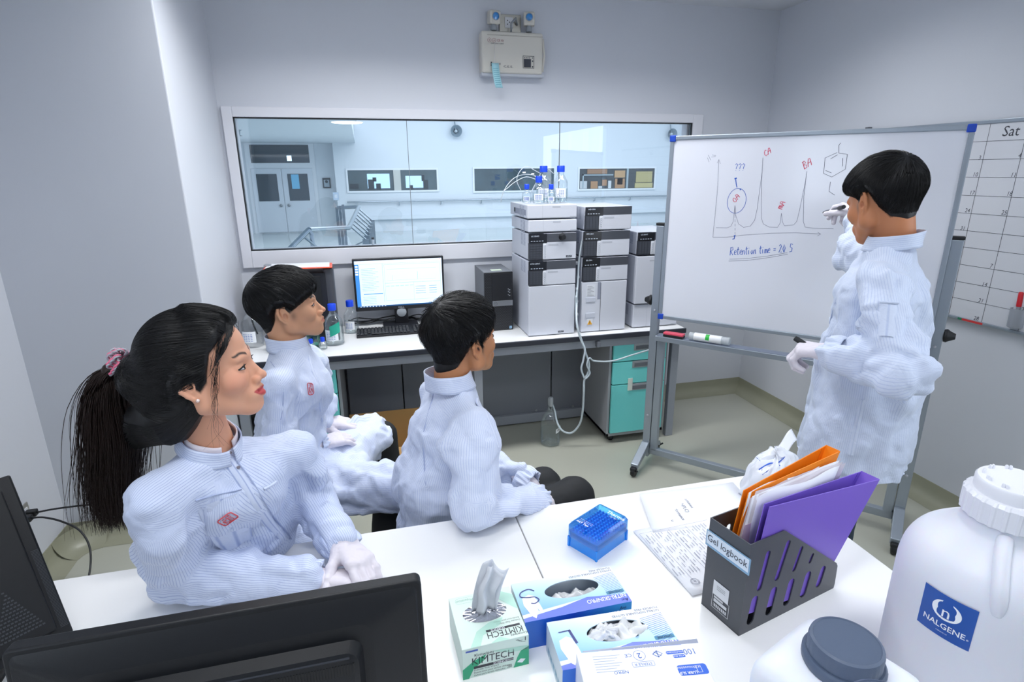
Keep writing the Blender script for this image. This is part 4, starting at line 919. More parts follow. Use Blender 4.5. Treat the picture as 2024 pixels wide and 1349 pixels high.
# ---------- tissue box ----------
M_kw=mat('tissue_box_pale','#d9ece3',.5); M_kg=mat('tissue_green','#2fa57a',.5); M_kl=mat('tissue_mint','#b5dfcf',.5); M_ink=mat('dark_ink','#33363d',.5); M_wh=mat('print_white','#f3f6fb',.5)
t=thing('tissue_box',(.181,.942,TZ),'green and white cardboard tissue box with a wiper pulled up','tissue box',rotz=.035)
w,d,h=.067,.0715,.0725
box1('carton',-w,-d,0,w,d,h,M_kw,t,bevel=.0008,seg=1)
FT=fr((0,0,h),(1,0,0),(0,1,0)); FF=fr((0,-d,h/2),(1,0,0),(0,0,1)); FL=fr((-w,0,h/2),(0,-1,0),(0,0,1)); FR=fr((w,0,h/2),(0,1,0),(0,0,1))
mb=MB()
def poly(mb,F,pts,m=0,hh=.0003): mb.add([F@Vector((a,b,hh)) for a,b in pts],[tuple(range(len(pts)))],m)
poly(mb,FF,[(-w,-.036),(-w,-.012),(-.045,.004),(-.02,.014),(-.025,.0),(-.045,-.014),(-.055,-.036)],1)
poly(mb,FF,[(.035,-.036),(w,-.036),(w,.010),(.05,.002),(.043,-.012)],1); poly(mb,FF,[(-.01,.018),(w,.012),(w,.002),(.03,.004)],0)
poly(mb,FT,[(-.05,-d),(-.03,-.035),(.0,-.018),(.03,-.012),(.02,-.03),(-.02,-.048),(-.03,-d)],0)
poly(mb,FT,[(.03,d),(w,.045),(w,.0),(.05,.02),(.03,.045)],0); poly(mb,FT,[(-.01,-d),(.03,-d),(.01,-.06)],0)
mb.obj('swoosh_print',[M_kl,M_kg],t,kind='stuff')
mb=MB(); tx(mb,'KIMTECH',.024,FF,-.006,.002,.86); poly(mb,FF,[(-.045,-.0155),(.035,-.0155),(.035,-.0095),(-.045,-.0095)],0,.0004)
tx(mb,'Kimwipes',.010,FF,-.024,.0165); 
for k,s in enumerate(('Delicate Task Wipers','Essuie-tout pour tâches délicates','Paños para tareas delicadas')): tx(mb,s,.0052,FF,-.045,-.019-.0062*k,1.1,align='LEFT')
tx(mb,'280',.009,FF,.027,-.0300,.75); tx(mb,'1',.013,FR if 0 else FF,.0595,.029,1,bold=.0006)
stroke(mb,[(.040,.031),(.048,.026),(.054,.028)],.0006,FF); stroke(mb,[(.043,.032),(.052,.024),(.060,.021)],.0006,FF)
tx(mb,'KIMTECH',.022,FT,.024,-.051,.80,rot=PI); poly(mb,FT,[(-.012,-.0425),(.058,-.0425),(.058,-.037),(-.012,-.037)],0,.0004)
for k,s in enumerate(('Delicate Task Wipers','Essuie-tout pour tâches')): tx(mb,s,.0056,FT,.062,-.028+.0065*k,1.0,rot=PI,align='LEFT')
tx(mb,'Kimwipes',.009,FT,.05,-.0635,rot=PI)
mb.obj('lettering',M_ink,t)
mb=MB(); tx(mb,'SCIENCE',.0066,FF,.008,-.0126,1.1,bold=.0003,h=.0006); tx(mb,'BRAND',.0048,FF,.0285,-.0126,.8,h=.0006); tx(mb,'SCIENCE',.0068,FT,.012,-.0398,1.1,rot=PI,bold=.0003,h=.0006); poly(mb,FF,[(.042,-.024),(.050,-.017),(.060,-.020),(.053,-.028)],0,.0006); mb.obj('white_lettering',M_wh,t)
mb=MB(); poly(mb,FF,[(-.060,.027),(-.036,.027),(-.036,.031),(-.060,.031)]); mb.obj('blue_mark',mat('mark_blue','#4660b5',.5),t)
mb=MB(); stroke(mb,rrect(-.055,.048,-.015,.064,.007),.0004,FT); tx(mb,'Precision',.010,FT,-.035,.056,1,rot=PI,shear=.3); mb.obj('green_lettering',mat('pale_green_ink','#7fb9a4',.5),t)
# film covered slot and wiper
mb=MB(); rr=random.Random(3)
def slot(u,v):
    a=2*PI*u; r=v; x=.046*r*math.cos(a); y=.027*r*math.sin(a)
    return Vector((x-.002,y+.012,h+.0006+(.0035*math.sin(9*a+4*r)*r*(1-r)*2)+.004*(1-r)*(1-.4*abs(math.cos(a)))))
mb.grid(48,8,slot,closeu=True); mb.obj('film_slot',mat('silver_film','#b9bcc6',.12,metal=.75),t,smooth=180)
def wip(u,v):
    x=(-.030+.052*u)+.012*v; 
    return Vector((x+.018*v*v+.004*math.sin(7*u)*v,.012+.010*math.sin(PI*u*1.0+.3)*(.4+v)+.005*math.sin(11*u+2*v)+.012*v,h+.002+.098*v+.012*math.sin(5.2*u+.6)*v*v-.01*abs(u-.5)*v))
mb=MB(); mb.grid(22,16,wip); mb.obj('wiper',plastic_tr('wiper_paper','#e7ebf2',.86,.8),t,smooth=180,solid=.0006)
mb=MB(); mb.grid(16,12,lambda u,v:wip(.15+.7*u,v*.93)+Vector((.003*math.sin(9*v),-.007-.004*math.sin(6*u),0))); mb.obj('wiper_fold',plastic_tr('wiper_paper','#e7ebf2',.86,.8),t,smooth=180,solid=.0006)
# ---------- glove boxes ----------
def gradmat(name,stops,axis=0,rot=0):
    if name in MC: return MC[name]
    m=bpy.data.materials.new(name); m.use_nodes=True; n=m.node_tree.nodes; l=m.node_tree.links; b=n['Principled BSDF']; b.inputs['Roughness'].default_value=.3
    tc=n.new('ShaderNodeTexCoord'); mp=n.new('ShaderNodeMapping'); g=n.new('ShaderNodeTexGradient'); cr=n.new('ShaderNodeValToRGB')
    mp.inputs['Rotation'].default_value=(0,0,rot); mp.inputs['Scale'].default_value=(5,5,5); mp.inputs['Location'].default_value=(.5,0,0)
    l.new(tc.outputs['Object'],mp.inputs[0]); l.new(mp.outputs[0],g.inputs[0]); l.new(g.outputs[0],cr.inputs[0]); l.new(cr.outputs[0],b.inputs['Base Color'])
    e=cr.color_ramp.elements; e[0].position,e[0].color=stops[0][0],lin(stops[0][1]); e[1].position,e[1].color=stops[-1][0],lin(stops[-1][1])
    for p,c in stops[1:-1]: q=e.new(p); q.color=lin(c)
    MC[name]=m; return m
M_gt=gradmat('glove_box_top',[(0,'#5c86d8'),(.3,'#86bdf0'),(.55,'#b9def6'),(.8,'#eef4fb'),(1,'#f6f8fc')],rot=-PI/2+.25)
M_gf=gradmat('glove_box_front',[(0,'#2b6fd0'),(.5,'#1747c4'),(1,'#2f8fd0')],rot=.2)
M_gs=mat('glove_box_side','#d6e0e8',.45); M_gb=mat('glove_box_blue','#1e4fc4',.3); M_lil=mat('glove_box_lilac','#8f97e0',.35); M_glv=mat('glove_white','#e6e7e8',.55,bump=.15,bscale=120)
def glovebox(loc,rz,lab,letter,L=.236,D=.116,Hh=.068,full=.5,slotc=(.008,.012),inside=0):
    t=thing('glove_box',loc,lab,'glove box',rotz=rz); w,d=L/2,D/2
    ox,oy=slotc; rx,ry=.062,.0265; N=40
    # top with an oval opening
    mb=MB(); vs=[];fs=[]
    def rim(a):
        c,s=math.cos(a),math.sin(a); k=min(w/abs(c) if abs(c)>1e-6 else 9,d/abs(s) if abs(s)>1e-6 else 9); return (c*k,s*k)
    angs=[2*PI*i/N for i in range(N)]; ca=math.atan2(d,w)
    for q in (ca,PI-ca,PI+ca,2*PI-ca):
        i=min(range(N),key=lambda i:abs(angs[i]-q)); angs[i]=q
    inn=[(ox+rx*math.cos(a),oy+ry*math.sin(a)) for a in angs]; outr=[rim(a) for a in angs]
    vs=[(x,y,Hh) for x,y in inn]+[(x,y,Hh) for x,y in outr]+[(x,y,Hh-.002) for x,y in inn]
    fs=[(i,N+i,N+(i+1)%N,(i+1)%N) for i in range(N)]+[(i,(i+1)%N,2*N+(i+1)%N,2*N+i) for i in range(N)]
    mb.add(vs,fs); top=mb.obj('top_panel',M_gt,t)
    MB().add([(-w,-d,0),(w,-d,0),(w,-d,Hh),(-w,-d,Hh)],[(0,1,2,3)]).obj('front_panel',M_gf,t)
    MB().add([(-w,-d,0),(-w,-d,Hh),(-w,d,Hh),(-w,d,0)],[(0,1,2,3)]).add([(w,-d,0),(w,d,0),(w,d,Hh),(w,-d,Hh)],[(0,1,2,3)]).add([(-w,d,0),(-w,d,Hh),(w,d,Hh),(w,d,0)],[(0,1,2,3)]).add([(-w,-d,.001),(-w,d,.001),(w,d,.001),(w,-d,.001)],[(0,1,2,3)]).obj('side_panel',M_gs,t)
    FT=fr((0,0,Hh),(1,0,0),(0,1,0)); FF=fr((0,-d,Hh/2),(1,0,0),(0,0,1)); FL=fr((-w,0,Hh/2),(0,-1,0),(0,0,1))
    mb=MB(); poly(mb,FT,[(-w,-d),(w,-d),(w,-d+.024),(.03,-d+.036),(-.03,-d+.022),(-w,-d+.010)],0); poly(mb,FT,[(-w,-d+.010),(-.03,-d+.022),(.02,-d+.034),(-.02,-d+.030),(-w,-d+.020)],1)
    mb.obj('wave_print',[mat('glove_violet','#5a6fe0',.3),mat('glove_pale','#dfe6fb',.4)],t,kind='stuff')
    mb=MB()
    for k in range(16):
        o=k*.0042; stroke(mb,[(w-.002,.038-o),(w-.052+.001*k,.030-o*1.05)],.0008,FT,h=.00045)
    mb.obj('stripe_print',mat('glove_stripe','#4a72cf',.4),t,kind='stuff')
    mb=MB(); tx(mb,'NITRI-SKINPRO',.0155,FT,w-.004,-d+.0215,.84,rot=PI,align='LEFT',bold=.0006,h=.0008); tx(mb,'NITRI-SKINPRO',.013,FF,w-.062 if inside==0 else 0,.012,1.05,bold=.0004); mb.obj('white_lettering',M_wh,t)
    mb=MB()
    tx(mb,'NITRILE DISPOSABLE GLOVES',.0078,FT,w-.003,d-.0125,1.0,rot=PI,align='LEFT'); tx(mb,'POWDER FREE',.0078,FT,w-.003,d-.0045,1.0,rot=PI,align='LEFT')
    if inside==0: tx(mb,'Avi',.012,FT,w-.012,-d+.009,1,rot=PI,bold=.0003); tx(mb,'Avi',.012,FF,w-.02,.022,1,bold=.0003)
    mb.obj('dark_lettering',mat('navy_ink','#2a3568',.5),t)
    mb=MB(); poly(mb,FT,[(w-.043,-d+.032),(w-.003,-d+.032),(w-.003,-d+.040),(w-.043,-d+.040)],0,.0007); mb.obj('latex_label',mat('latex_teal','#3f86a8',.4),t)
    mb=MB(); tx(mb,'LATEX FREE',.0066,FT,w-.023,-d+.036,.85,rot=PI,h=.0011,bold=.0002); mb.obj('latex_text',mat('navy_ink','#2a3568',.5),t)
    # printed glove picture, flat on the lid
    mb=MB(); X,Y=-w+.028,-.012
    hand=[(-.016,.02),(-.018,.0),(-.012,-.022),(-.007,-.036),(-.002,-.041),(.002,-.034),(.004,-.026),(.008,-.024),(.0085,-.014),(.0115,-.028),(.016,-.029),(.018,-.018),(.016,-.002),(.010,.022),(.0,.028)]
    poly(mb,FT,[(X+a,Y+b) for a,b in hand],0,.0006); mb.obj('glove_picture',M_wh,t)
    mb=MB()
    if letter=='S': stroke(mb,smoothpath2([(.016,.036),(.004,.044),(-.014,.038),(-.018,.026),(-.004,.020),(.012,.018),(.018,.008),(.008,.0),(-.001,.002)],X,Y),.0026,FT,h=.0010)
    else: stroke(mb,[(X-.012,Y+.040),(X+.013,Y+.042)],.0022,FT,h=.001); stroke(mb,[(X+.0105,Y+.042),(X+.0165,Y+.008)],.0050,FT,h=.001)
    mb.obj('size_letter',mat('letter_navy','#27307a' if letter=='S' else '#3b2fe0',.4),t)
    # crumpled gloves inside
    rr=random.Random(5 if letter=='S' else 9)
    ph=[rr.uniform(0,6) for _ in range(6)]
    def cr(u,v):
        a=2*PI*u; x=ox+rx*1.05*v*math.cos(a); y=oy+ry*1.05*v*math.sin(a)
        z=Hh-(.020 if full<.6 else .006)+(.006*math.sin(x*150+ph[0]+2*math.sin(y*90))+.004*math.sin(y*230+ph[1]+x*60)+.003*math.sin(x*330+y*200+ph[2]))*(1 if full<.6 else 1.2)
        if full<.6: z-=.014*max(0,(y-oy)/ry+.1)
        return Vector((x,y,min(z,Hh+.006)))
    mb=MB(); mb.grid(56,18,cr,closeu=True); mb.obj('gloves',M_glv,t,smooth=180,kind='stuff')
    if full>.6:
        def lump(u,v):
            a=2*PI*u; b=PI*(v-.5); q=.02*(1+.18*math.sin(5*a+3*b)+.12*math.sin(9*b+a*2))
            return Vector((ox-.030+q*1.15*math.cos(b)*math.cos(a)+.012*math.sin(b*2),oy-.004+q*.75*math.cos(b)*math.sin(a),Hh-.001+.012*math.sin(b)+.003*math.sin(7*a)))
        mb=MB(); mb.grid(36,18,lump,closeu=True); mb.obj('pulled_glove',M_glv,t,smooth=180)
    # side print
    mb=MB(); 
    for k in range(5): poly(mb,FL,[(-.045+k*.018,-.026),(-.031+k*.018,-.026),(-.031+k*.018,-.012),(-.045+k*.018,-.012)],0)
    mb.obj('side_symbols',mat('side_ink','#8fb3c8',.5),t,kind='stuff')
    return t
def smoothpath2(pts,X,Y): return [(p.x,p.y) for p in smoothpath([(X+a,Y+b,0) for a,b in pts],5)]
glovebox((.3705,.967,TZ),.0,'nitrile glove box marked size S, behind the other glove box, half empty','S')
glovebox((.411,.831,TZ),-.055,'nitrile glove box marked size L with a white glove bulging from its slot','L',L=.24,D=.118,Hh=.07,full=.8,slotc=(.012,.012),inside=1)
# ---------- syringe box ----------
t=thing('syringe_box',(.412,.686,.75),'white syringe carton with blue print in front of the glove boxes','carton',rotz=-.155)
M_sy=mat('syringe_carton','#eef1f7',.4); sw,sd,sh=.112,.075,.105
box1('carton',-sw,-sd,0,sw,sd,sh,M_sy,t,bevel=.0008,seg=1)
MB().add([(-sw+.012,sd,sh),(sw+.006,sd,sh),(sw+.004,sd+.004,sh+.006),(-sw+.012,sd+.002,sh+.001)],[(0,1,2,3)]).obj('lid_flap',mat('syringe_flap','#aeb3c4',.5),t,solid=.0008)
FT=fr((0,0,sh),(1,0,0),(0,1,0)); B1=mat('syringe_blue','#1f5fd0',.4)
mb=MB(); tx(mb,'100',.018,FT,.094,.058,.9,rot=PI); tx(mb,'2',.016,FT,.0,.058,1,rot=PI,bold=.0004); mb.add([FT@Vector((.0+r*math.cos(a),.058+r*math.sin(a),.0004)) for r in (.0105,.0112) for a in [2*PI*i/24 for i in range(24)]],[(i,(i+1)%24,24+(i+1)%24,24+i) for i in range(24)])
stroke(mb,[(.025,.058),(.034,.065),(.043,.058),(.034,.051),(.025,.058)],.0014,FT); stroke(mb,[(.034,.066),(.034,.050)],.0014,FT); stroke(mb,[(.028,.063),(.040,.053)],.001,FT)
stroke(mb,rrect(-.018,.034,.022,.044,.001,1)+[(.022,.043)],.0006,FT); tx(mb,'STERILE R',.0075,FT,.002,.039,1,rot=PI)
tx(mb,'NIPRO',.009,FT,-.042,.026,1,rot=PI); tx(mb,'กระบอกฉีดยาทูเบอร์คูลิน นิโปร',.017,FT,-.035,-.012,1,rot=PI); tx(mb,'NIPRO TUBERCULIN',.017,FT,-.03,-.036,1,rot=PI)
tx(mb,'CE',.011,FT,-.02,.060,1,rot=PI)
mb.obj('blue_lettering',mat('syringe_ink','#3a64b8',.5),t)
mb=MB()
for k in range(7): poly(mb,FT,[(-.085,.062-.0055*k),(-.035-.006*(k%3),.062-.0055*k),(-.035-.006*(k%3),.0632-.0055*k),(-.085,.0632-.0055*k)])
mb.obj('fine_print',mat('fine_print_grey','#a9b3c9',.5),t,kind='stuff')
mb=MB(); poly(mb,FT,rrect(.050,.055,.083,.062,.003)); poly(mb,FT,rrect(.060,.046,.083,.053,.003)); poly(mb,FT,rrect(.058,.008,.111,.030,.005),0,.0004)
poly(mb,FT,[(.0,-.033),(.112,-.022),(.112,-.075),(.0,-.075)],1); poly(mb,FT,[(.012,-.036),(.024,-.036),(.020,-.075),(.008,-.075)],0,.0006)
mb.obj('blue_panels',[B1,mat('syringe_light','#8db4ef',.4)],t,kind='stuff')
mb=MB(); tx(mb,'LUER SLIP',.0078,FT,.074,.013,1,rot=PI,bold=.0003,h=.0008); tx(mb,'หัวฉีดแบบธรรมดา',.0066,FT,.075,.024,1,rot=PI,h=.0008); tx(mb,'LATEX FREE',.0044,FT,.0715,.0495,1,rot=PI,h=.0008); tx(mb,'NON-PYROGENIC',.0040,FT,.0665,.0585,1,rot=PI,h=.0008)
stroke(mb,[(.092,.012),(.100,.012),(.100,.026),(.092,.026),(.092,.012)],.0008,FT,h=.0008)
mb.obj('white_lettering',M_wh,t)
# ---------- pipette tip box ----------
M_tip=mat('tip_box_blue','#1490f8',.15,alpha=.9,coat=.4); M_tipl=glassmat('tip_lid_blue',(.40,.84,1.0),.06,.06,.25); M_tips=mat('tips_blue','#1f8df0',.4)
t=thing('pipette_tip_box',(.5335,1.20,TZ),'translucent blue pipette tip box with lid on the desk','tip box',rotz=math.radians(29.5))
tw_,td=.064,.0455
MB().prism(rrect(-tw_,-td,tw_,td,.004),0,.042).obj('base',M_tip,t,smooth=40)
MB().prism(rrect(-tw_-.001,-td-.001,tw_+.001,td+.001,.004),.042,.046).obj('tip_plate',M_tips,t,smooth=40)
mb=MB()
for i in range(12):
    for j in range(8): mb.lathe([(.0028,0),(.0028,.009),(.0018,.009)],8,cx=-tw_+.0095+i*.0101,cy=-td+.008+j*.0108); 
o=mb.obj('tips',mat('tips_pale','#3f9ff5',.4),t,kind='stuff',smooth=60); o.location=(0,0,.046)
pl=rrect(-tw_-.003,-td-.003,tw_+.003,td+.003,.006); pl2=rrect(-tw_+.002,-td+.002,tw_-.002,td-.002,.005)
mb=MB(); k=len(pl); mb.add([(x,y,.030) for x,y in pl]+[(x,y,.062) for x,y in pl]+[(x,y,.070) for x,y in pl2],[(i,(i+1)%k,k+(i+1)%k,k+i) for i in range(k)]+[(k+i,k+(i+1)%k,2*k+(i+1)%k,2*k+i) for i in range(k)]+[tuple(range(2*k,3*k))]); mb.obj('lid',M_tipl,t,smooth=30)
FT=fr((0,0,.0705),(1,0,0),(0,1,0)); mb=MB(); tx(mb,'Thermo',.017,FT,.045,-.022,1,rot=PI/2+PI,bold=.0005); tx(mb,'SCIENTIFIC',.005,FT,.032,-.022,1,rot=PI/2+PI); tx(mb,'ART Tips',.010,FT,-.044,.018,1,rot=PI/2+PI,bold=.0004); 
for k in range(2): tx(mb,'Aerosol Resistant Tips',.0045,FT,-.036+.006*k,.014,1,rot=-PI/2)
mb.obj('white_lettering',M_wh,t)
for sx in (-1,1):
    for sy in (-1,1): box1('corner_rib',sx*tw_-.003,sy*td-.003,.0,sx*tw_+.003,sy*td+.003,.03,M_tip,t,bevel=.001)
# ---------- papers ----------
M_pap=mat('paper_sheet','#e9ebf1',.75); M_pink=mat('paper_ink','#8e93a6',.6)
def sheet(name,pts,z,lab,sag=.004,n=2,flip=.0):
    """stack of sheets given by its four corners"""
    cx_=sum(p[0] for p in pts)/4; cy_=sum(p[1] for p in pts)/4
    t=thing(name,(cx_,cy_,z),lab,'papers'); L=[Vector((p[0]-cx_,p[1]-cy_,0)) for p in pts]
    for k in range(n):
        mb=MB(); dx=.003*k
        def g(u,v,k=k):
            a=L[0].lerp(L[1],u); b=L[3].lerp(L[2],u); q=a.lerp(b,v)
            return q+Vector((.004*k*(1 if k%2 else -1),-.003*k,.0012*k+.001+flip*(1-u)**2*(1-v)*.3+sag*math.sin(PI*v)*u*.3))
        mb.grid(8,10,g); mb.obj('sheet',M_pap,t,smooth=180,solid=.0005)
    return t,L
t,L=sheet('paper_stack',[(.745,1.375),(1.055,1.372),(1.02,1.17),(.70,1.20)],TZ,'folded white printed sheets lying behind the file holder toward the desk far edge',n=3,flip=.03)
F=fr((0,0,.006),(1,0,0),(0,1,0)); mb=MB()
for s,x,y,sz,r in (('Performance',-.075,-.02,.014,PI/2-.1),('(HPLC)',-.045,.0,.016,PI/2-.1),('solutions',-.02,.015,.013,PI/2-.1),('u',-.11,-.05,.014,PI/2)): tx(mb,s,sz,F,x,y,1,rot=r+PI)
tx(mb,'Shimadzu laboratory',.005,F,-.13,.04,1,rot=PI/2); mb.obj('printing',mat('ink_dark_grey','#5c6278',.6),t)
t,L=sheet('paper_form',[(.652,1.222),(.93,1.23),(.90,.975),(.675,.962)],TZ,'printed form with a round stamp lying left of the file holder',n=3,flip=.0)
F=fr((-.02,0,.0052),(math.cos(.05),math.sin(.05),0),(0,1,0)); mb=MB()
for k in range(22):
    x=-.105+k*.0088
    if k in (3,9,15): stroke(mb,[(x,-.095),(x,.10)],.0008,F); continue
    rr=random.Random(k); y=-.09+(.02 if k<8 else .0)
    while y<.09:
        l=rr.uniform(.008,.03); stroke(mb,[(x,y),(x,min(.095,y+l))],.0016 if k!=10 else .0024,F,h=.0016); y+=l+rr.uniform(.003,.02)*(1 if k%4 else 2)
stroke(mb,[(-.112,-.1),(-.112,.105)],.0008,F,h=.0016); stroke(mb,[(-.112,.105),(.1,.105)],.0008,F,h=.0016)
mb.obj('form_print',M_pink,t,kind='stuff')
mb=MB(); M_=F@Matrix.Translation((.012-.09,-.1,.0018)); 
for r in (.011,.0085,.004): mb.add([M_@Vector((r*q*math.cos(a),r*q*math.sin(a),0)) for q in (1,.9) for a in [2*PI*i/24 for i in range(24)]],[(i,(i+1)%24,24+(i+1)%24,24+i) for i in range(24)])
tx(mb,'✶',.009,M_); mb.obj('round_stamp',mat('stamp_ink','#5b6078',.6),t,kind='stuff')
# ---------- magazine file holder ----------
M_hold=mat('holder_plastic','#43464c',.38,bump=.25,bscale=700)
hb=Vector((.699,.828,TZ)); hd=Vector((.974,.224,0)).normalized(); hn=Vector((-hd.y,hd.x,0)); Wd=.107; Ln=.312
t=thing('file_holder',tuple(hb),'dark grey plastic magazine file holder with a Gel logbook name plate','file holder',rotz=math.atan2(hd.y,hd.x))
poly_side=[(0,.0),(Ln,.0),(Ln+.002,.012),(Ln,.062),(Ln-.006,.072),(.105,.224),(.098,.227),(.09,.226),(0,.226)]
def slotpoly(x0,z0,x1,z1,r,n=5):
    a=math.atan2(z1-z0,x1-x0); out=[]
    for i in range(n+1): q=a+PI/2+PI*i/n; out.append((x0+r*math.cos(q),z0+r*math.sin(q)))
    for i in range(n+1): q=a-PI/2+PI*i/n; out.append((x1+r*math.cos(q),z1+r*math.sin(q)))
    return out
slots=[(.045,.105,.058,.185,.0075),(.098,.110,.118,.190,.0075),(.152,.112,.166,.160,.006),(.204,.112,.210,.128,.0045),
       (.030,.028,.036,.078,.0105),(.087,.028,.094,.078,.0105),(.143,.030,.150,.078,.0105),(.198,.030,.206,.076,.0105),(.250,.036,.258,.072,.0095)]
import bmesh
from mathutils.geometry import tessellate_polygon
def holed(name,outer,holes,y0,y1,m,par):
    bm=bmesh.new(); loops=[outer]+holes; allv=[]
    geo=[[Vector((x,0,z)) for x,z in lp] for lp in loops]
    tris=tessellate_polygon(geo); flat=[p for lp in geo for p in lp]; vs=[]; 
    n=len(flat); V=[(p.x,y0,p.z) for p in flat]+[(p.x,y1,p.z) for p in flat]; Fc=[tuple(q) for q in tris]+[tuple(n+i for i in reversed(q)) for q in tris]
    o=0
    for lp in geo:
        k=len(lp); Fc+=[(o+i,o+(i+1)%k,n+o+(i+1)%k,n+o+i) for i in range(k)]; o+=k
    bm.free(); mb=MB(); mb.add(V,Fc)
    ob=mb.obj(name,m,par); me=ob.data; b=bmesh.new(); b.from_mesh(me); bmesh.ops.recalc_face_normals(b,faces=b.faces); b.to_mesh(me); b.free(); return ob
holed('side_panel',poly_side,[slotpoly(*s) for s in slots],0,.0025,M_hold,t)
holed('side_panel',poly_side,[slotpoly(*s) for s in slots],Wd-.0025,Wd,M_hold,t)
box1('end_panel',0,.0025,0,.0025,Wd-.0025,.226,M_hold,t); box1('base_panel',0,.0025,.0,Ln,Wd-.0025,.003,M_hold,t); box1('low_end_panel',Ln-.0025,.0025,0,Ln,Wd-.0025,.06,M_hold,t)
FE=fr((-.0008,Wd/2,.113),(0,-1,0),(0,0,1))
MB().prism(rrect(-.058,.044,.060,.083,.002),0,.0015,FE).obj('name_plate',mat('plate_clear_blue','#7fa6c4',.15,coat=.5),t,bevel=.0005)
mb=MB(); poly(mb,FE,[(-.055,.050),(.057,.050),(.057,.081),(-.055,.081)],0,.0018); mb.obj('name_card',mat('name_card','#dbe6f0',.4),t)
mb=MB(); tx(mb,'Gel logbook',.023,FE,.0,.066,.93,h=.0022); mb.obj('name_lettering',M_navy,t)
mb=MB(); poly(mb,FE,[(-.025,-.060),(.018,-.060),(.018,-.025),(-.025,-.025)],0,.0003); mb.obj('sticker',mat('holder_sticker','#d5d7da',.5),t)
mb=MB(); 
for a,b,c,d in ((-.025,-.095,.022,-.094),(-.025,-.061,.022,-.060),(-.025,-.095,-.024,-.060),(.021,-.095,.022,-.060),(-.02,-.068,.005,-.063),(-.02,-.078,.016,-.070),(-.02,-.09,.016,-.082)): poly(mb,FE,[(a,b),(c,b),(c,d),(a,d)],0,.0004)
for k in range(7): poly(mb,FE,[(-.019+k*.005,-.09),(-.0175+k*.005,-.09),(-.0175+k*.005,-.082),(-.019+k*.005,-.082)],1,.0006)
mb.obj('barcode_print',[mat('print_pale','#c7cacd',.5),M_ink],t,kind='stuff')
mb=MB(); 
for k in range(3): stroke(mb,[(-.015,-.035-.004*k),(.008,-.035-.004*k)],.0008,FE,h=.0005)
mb.obj('sticker_print',M_ink,t,kind='stuff')
# binders: side covers, spine, built in the holder frame (x along the holder, y across, z up)
def binder(name,lab,col,col2,y0,y1,A_,B_,C_,D_,spread,ys=0):
    """A upper left, B upper right, C lower right, D lower left of the cover (x,z)"""
    t=thing(name,tuple(hb+hn*((y0+y1)/2)),lab,'binder',rotz=math.atan2(hd.y,hd.x)); M1=mat(name+'_cover',col,.42,bump=.2,bscale=900); M2=mat(name+'_lining',col2,.5)
    yc=(y0+y1)/2
    def quadc(yl,yr,nm,s):
        # cover hinged at the left edges, spread at the right (spine) end
        P=[Vector((A_[0],yl,A_[1])),Vector((B_[0],yr,B_[1])),Vector((C_[0],yr*.8+yl*.2,C_[1])),Vector((D_[0],yl,D_[1]))]
        mb=MB(); mb.add([tuple(p) for p in P]+[tuple(p+Vector((0,s*.0022,0))) for p in P],[(0,1,2,3),(7,6,5,4),(0,4,5,1),(1,5,6,2),(2,6,7,3),(3,7,4,0)],0); return mb.obj(nm,M1,t,bevel=.0008,seg=1)
    quadc(y0-yc,y0-yc-ys*0,'front_cover',-1); quadc(y0-yc+.010,y1-yc,'back_cover',1)
    mb=MB(); P=[Vector((B_[0],y0-yc,B_[1])),Vector((B_[0],y1-yc,B_[1])),Vector((C_[0],y1-yc-.01,C_[1])),Vector((C_[0],y0-yc,C_[1]))]
    mb.add([tuple(p) for p in P]+[tuple(p+Vector((-.003,0,.001))) for p in P],[(0,1,2,3),(7,6,5,4),(0,4,5,1),(1,5,6,2),(2,6,7,3),(3,7,4,0)]); mb.obj('spine',M1,t)
    mb=MB(); e=.02; dv=(Vector((B_[0],0,B_[1]))-Vector((A_[0],0,A_[1]))).normalized()
    for yy in (y0-yc+.001,y1-yc-.001):
        a=Vector((B_[0],yy,B_[1]-.002))-dv*e; b=Vector((C_[0],yy,C_[1]))-dv*e; mb.tube([a,b],.0012,6)
    mb.obj('hinge_crease',M2,t)
    MB().add([(A_[0]+.01,y0-yc+.0035,A_[1]-.012),(B_[0]-.012,y0-yc+.0035,B_[1]-.014),(C_[0]-.012,y0-yc+.0035,C_[1]),(D_[0]+.012,y0-yc+.0035,D_[1])],[(0,1,2,3)]).obj('inner_sheet',M_pap,t,solid=.002)
    return t
binder('purple_binder','purple ring binder leaning out of the file holder','#7a5cc8','#3f2a9c',.006,.046,(.047,.297),(.424,.256),(.262,.012),(.008,.045),.03)
binder('orange_binder','orange ring binder at the back of the file holder','#f58a0c','#c65f06',.066,.098,(.056,.293),(.354,.318),(.235,.012),(.008,.040),.03)
t=thing('plastic_sleeves',tuple(hb+hn*.056),'sheaf of clear plastic sleeves and papers between the two binders','papers',rotz=math.atan2(hd.y,hd.x))
M_sl=plastic_tr('sleeve_film','#efe9f0',.62,.25); rr=random.Random(11)
for k in range(7):
    y=-.008+k*.003; a=.065+rr.uniform(-.01,.01); zt=.292+rr.uniform(-.012,.008)
    def g(u,v,y=y,a=a,zt=zt,k=k):
        x0=a+(.0-.045)*(1-v); x1=.335+.012*(k%3)-(.11)*(1-v)
        return Vector((x0+(x1-x0)*u,y+.003*math.sin(8*u+k)*v+.002*math.sin(5*v),.03+(zt+.012*u*(k%2)-.03)*v+.003*math.sin(9*u+k*2)*v))
    mb=MB(); mb.grid(14,10,g); mb.obj('sleeve' if k%2 else 'page',M_sl if k%3 else M_pap,t,smooth=180,solid=.0004)
MB().add([(.02,-.012,.18),(.05,-.012,.18),(.05,-.012,.235),(.03,-.012,.235)],[(0,1,2,3)]).obj('pink_tab',mat('tab_pink','#e9cfd6',.5),t,solid=.0006)
